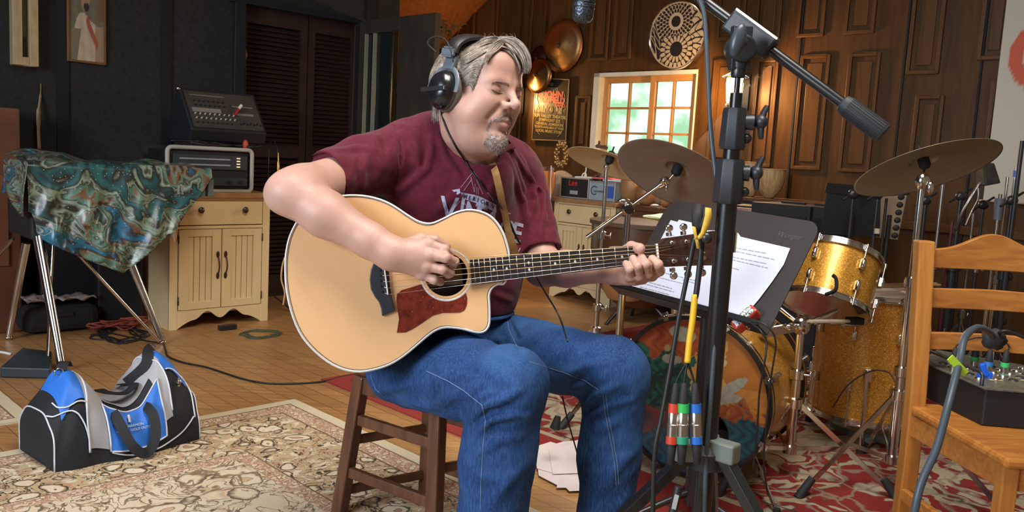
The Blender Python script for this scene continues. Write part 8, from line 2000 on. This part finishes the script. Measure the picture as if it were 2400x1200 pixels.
# folded music stand desk and a spare one
def desk(name, px4, d, label, mt, thick=.004, slots=False):
    ps = [P(x, y, d+dd) for x, y, dd in px4]; n_ = (ps[1]-ps[0]).cross(ps[3]-ps[0]).normalized(); o = sum(ps, V(0, 0, 0))/4; gb_ = V(o.x, o.y, 0); t = thing(name, label, 'music stand', gb_, 'spare music stands')
    m = M(); m.prism(ps, n_*thick); obj('desk', m, mt, t, bev=.001); m = M(); m.cyl(o, V(o.x, o.y, .06), .012, n=12); obj('post', m, blackm, t, 60)
    e_ = (ps[1]-ps[0]).normalized(); m = M(); m.bar(ps[0]-e_*.01, ps[1]+e_*.01, .05, .006, n_); obj('tray', m, blackm, t)
    for k in range(3): a = R(30+120*k); m = M(); m.cyl(V(o.x, o.y, .09), V(o.x+.24*math.cos(a), o.y+.24*math.sin(a), .01), .009, n=8); obj('leg', m, blackm, t, 60)
    return t
desk('music_stand', [(1940, 440, 0), (2065, 452, 0), (2062, 556, .1), (1922, 548, .1)], 4.2, 'folded dark music stand under the ride cymbal', mat('slate_desk', (.022, .026, .030), .6))
ds = desk('music_stand', [(2058, 448, .1), (2128, 446, .1), (2104, 562, .2), (2050, 556, .2)], 4.25, 'pale backed music stand with a row of black clips beside the folded one', mat('tan_desk', (.40, .30, .20), .6, c2=(.5, .42, .32)))
for k in range(6):
    m = M(); m.ell(P(2112-3*k, 462+18*k, 4.20), (.018, .012, .015), None, 10, 6); obj('rubber_clip', m, rubber, ds, 180)
# ---------------- banner on the right wall
a, b_ = wallp(2357, -160, .02), wallp(2460, -160, .02); t0 = (wallp(2357, 0, .02)-BO).dot(VD); z0 = wallp(2316, 471, .02).z; t1 = t0+1.3
tl = (wallp(2330, 250, .02)-BO).dot(VD)
bn = thing('wall_banner', 'cream banner with a large orange-red ring hanging at the right edge', 'banner', BW(tl+.6, z0, .02)); n = 120; rows = []; cols = []
cc_ = wallp(2432, 130, .02); ct, cz = (cc_-BO).dot(VD), cc_.z; rr_ = ct-(wallp(2365, 130, .02)-BO).dot(VD)
for i in range(n+1):
    row = []
    for k in range(n+1):
        tt_ = tl+1.2*i/n; zz = z0+(3.3-z0)*k/n; row.append(BW(tt_, zz, .02)); d_ = math.hypot(tt_-ct, (zz-cz)*.78)
        cols.append((.62, .13, .07) if rr_*.52 < d_ < rr_ else ((.60, .58, .48)))
    rows.append(row)
m = M(); m.grid(rows); o = obj('banner_cloth', m, attr_mat('banner_print', .8), bn); set_cols(o, cols)
m = M(); m.cyl(BW(tl-.02, z0, .022), BW(tl+1.2, z0, .022), .006, n=8); obj('hem_rod', m, mat('hem_tan', (.45, .40, .30), .7), bn, 60)
# ---------------- crowd of stored stands by the right wall
grp = 'stored stands in the right corner'
spec = [  # px of mast, y top, depth, radius, material, label
 (2210, 432, 4.2, .010, steel, 'plain grey steel stand just right of the ride cymbal stand'), (2170, 470, 4.35, .012, blackm, 'black stand directly behind the ride cymbal stand'),
 (2232, 520, 4.3, .008, mat('dark_red_metal', (.09, .02, .025), .4), 'dark red stand behind the chair back'), (2252, 460, 4.25, .014, blackm, 'black boom stand with round clutch above the chair back'),
 (2282, 500, 4.4, .009, steel, 'grey stand in the middle of the cluster over the chair back'), (2345, 455, 4.0, .010, chrome, 'chrome stand with grey plastic collar right of the chair crest'),
 (2362, 415, 4.05, .008, chrome, 'thin shiny stand left of the tallest black mast'), (2382, 390, 4.1, .009, steel, 'silver stand with blue tape at its tip'), (2396, 330, 3.9, .012, blackm, 'tallest black mast at the right edge of the picture'),
 (2000, 455, 4.1, .009, blackm, 'black stand behind the folded music stand, left one'), (2058, 455, 4.05, .009, blackm, 'black stand with tape behind the folded music stand'), (2078, 465, 4.15, .008, blackm, 'slim black stand right of the taped one'),
 (2305, 480, 4.3, .008, blackm, 'slim black stand behind the chair crest'), (2372, 470, 3.95, .011, blackm, 'black stand with metal joint beside the right edge')]
for k, (px, yt, d, r_, mt, lab) in enumerate(spec):
    top = P(px, yt, d); bs_ = V(top.x, top.y, 0); t = thing('stored_stand', lab, 'stand', bs_, grp)
    lx = rn.uniform(-.02, .02); zt3 = top.z; mid_ = .35+.3*rn.random()*zt3
    m = M(); m.cyl(bs_+Z*.05, bs_+Z*mid_, r_*1.25, n=12); obj('lower_tube', m, mt, t, 60); m = M(); m.cyl(bs_+Z*mid_, top, r_*.85, n=12); obj('upper_tube', m, mt, t, 60)
    m = M(); m.lathe(bs_+Z*(mid_-.02), Z, [(r_, 0), (r_*2, .004), (r_*2, .045), (r_, .05)], 12); m.ell(bs_+Z*mid_+V(.03, -.01, 0), (.012, .008, .018), None, 10, 6); obj('height_clamp', m, black if k % 2 else steel, t, 50)
    for j in range(3):
        a = R(k*37+120*j); dr = V(math.cos(a), math.sin(a), 0); m = M(); m.bar(bs_+Z*.30+dr*.012, bs_+dr*.20+Z*.008, .012, .006, dr.cross(Z)); lg = obj('leg', m, mt, t); m = M(); m.bar(bs_+Z*.10+dr*.012, bs_+Z*.15+dr*.11, .010, .005, dr.cross(Z)); obj('leg_brace', m, mt, lg)
    if k in (1, 3, 9, 10, 12, 13):
        m = M(); q = top; m.ell(q, (.028, .02, .024), None, 12, 8); m.cyl(q+V(-.05, 0, -.03), q+V(.06, .02, .04), .006, n=8); obj('boom_swivel', m, blackm, t, 60)
    if k == 5: m = M(); m.cyl(bs_+Z*(top.z-.02), bs_+Z*(top.z-.12), .024, .018, 14); obj('plastic_collar', m, mat('grey_collar', (.12, .14, .15), .5), t, 50)
    if k == 7: m = M(); m.cyl(top-Z*.02, top-Z*.05, r_*.85+.003, n=12); obj('blue_tape', m, MT['label_blue'], t, 60)
    if k == 10: m = M(); m.cyl(P(2056, 536, 4.05), P(2055, 548, 4.05), .013, n=10); obj('paper_tape', m, MT['masking_tape'], t, 60)
# work lamp hanging on booms right
t = thing('clip_lamp', 'dark square clip lamp on an angled arm in front of the cream banner', 'lamp', P(2310, 410, 4.1)); q = P(2313, 408, 4.1); m = M(); m.box(q, (.075, .09, .10), ((V(1, 0, .25)).normalized(), V(0, 1, 0), V(-.25, 0, 1).normalized()), top=.7); obj('lamp_shade', m, mat('rusty_shade', (.035, .028, .022), .7, c2=(.015, .013, .012), scale=30), t, bev=.006)
m = M(); m.tube(spline([q-V(.02, 0, .04), P(2290, 440, 4.12), P(2278, 460, 4.12), P(2255, 500, 4.15), P(2240, 540, 4.2)], 6), .007, 8); m.tube(spline([P(2293, 440, 4.1), P(2292, 465, 4.1), P(2280, 490, 4.1), P(2262, 530, 4.1)], 6), .004, 6); obj('lamp_arm', m, steel, t, 180)
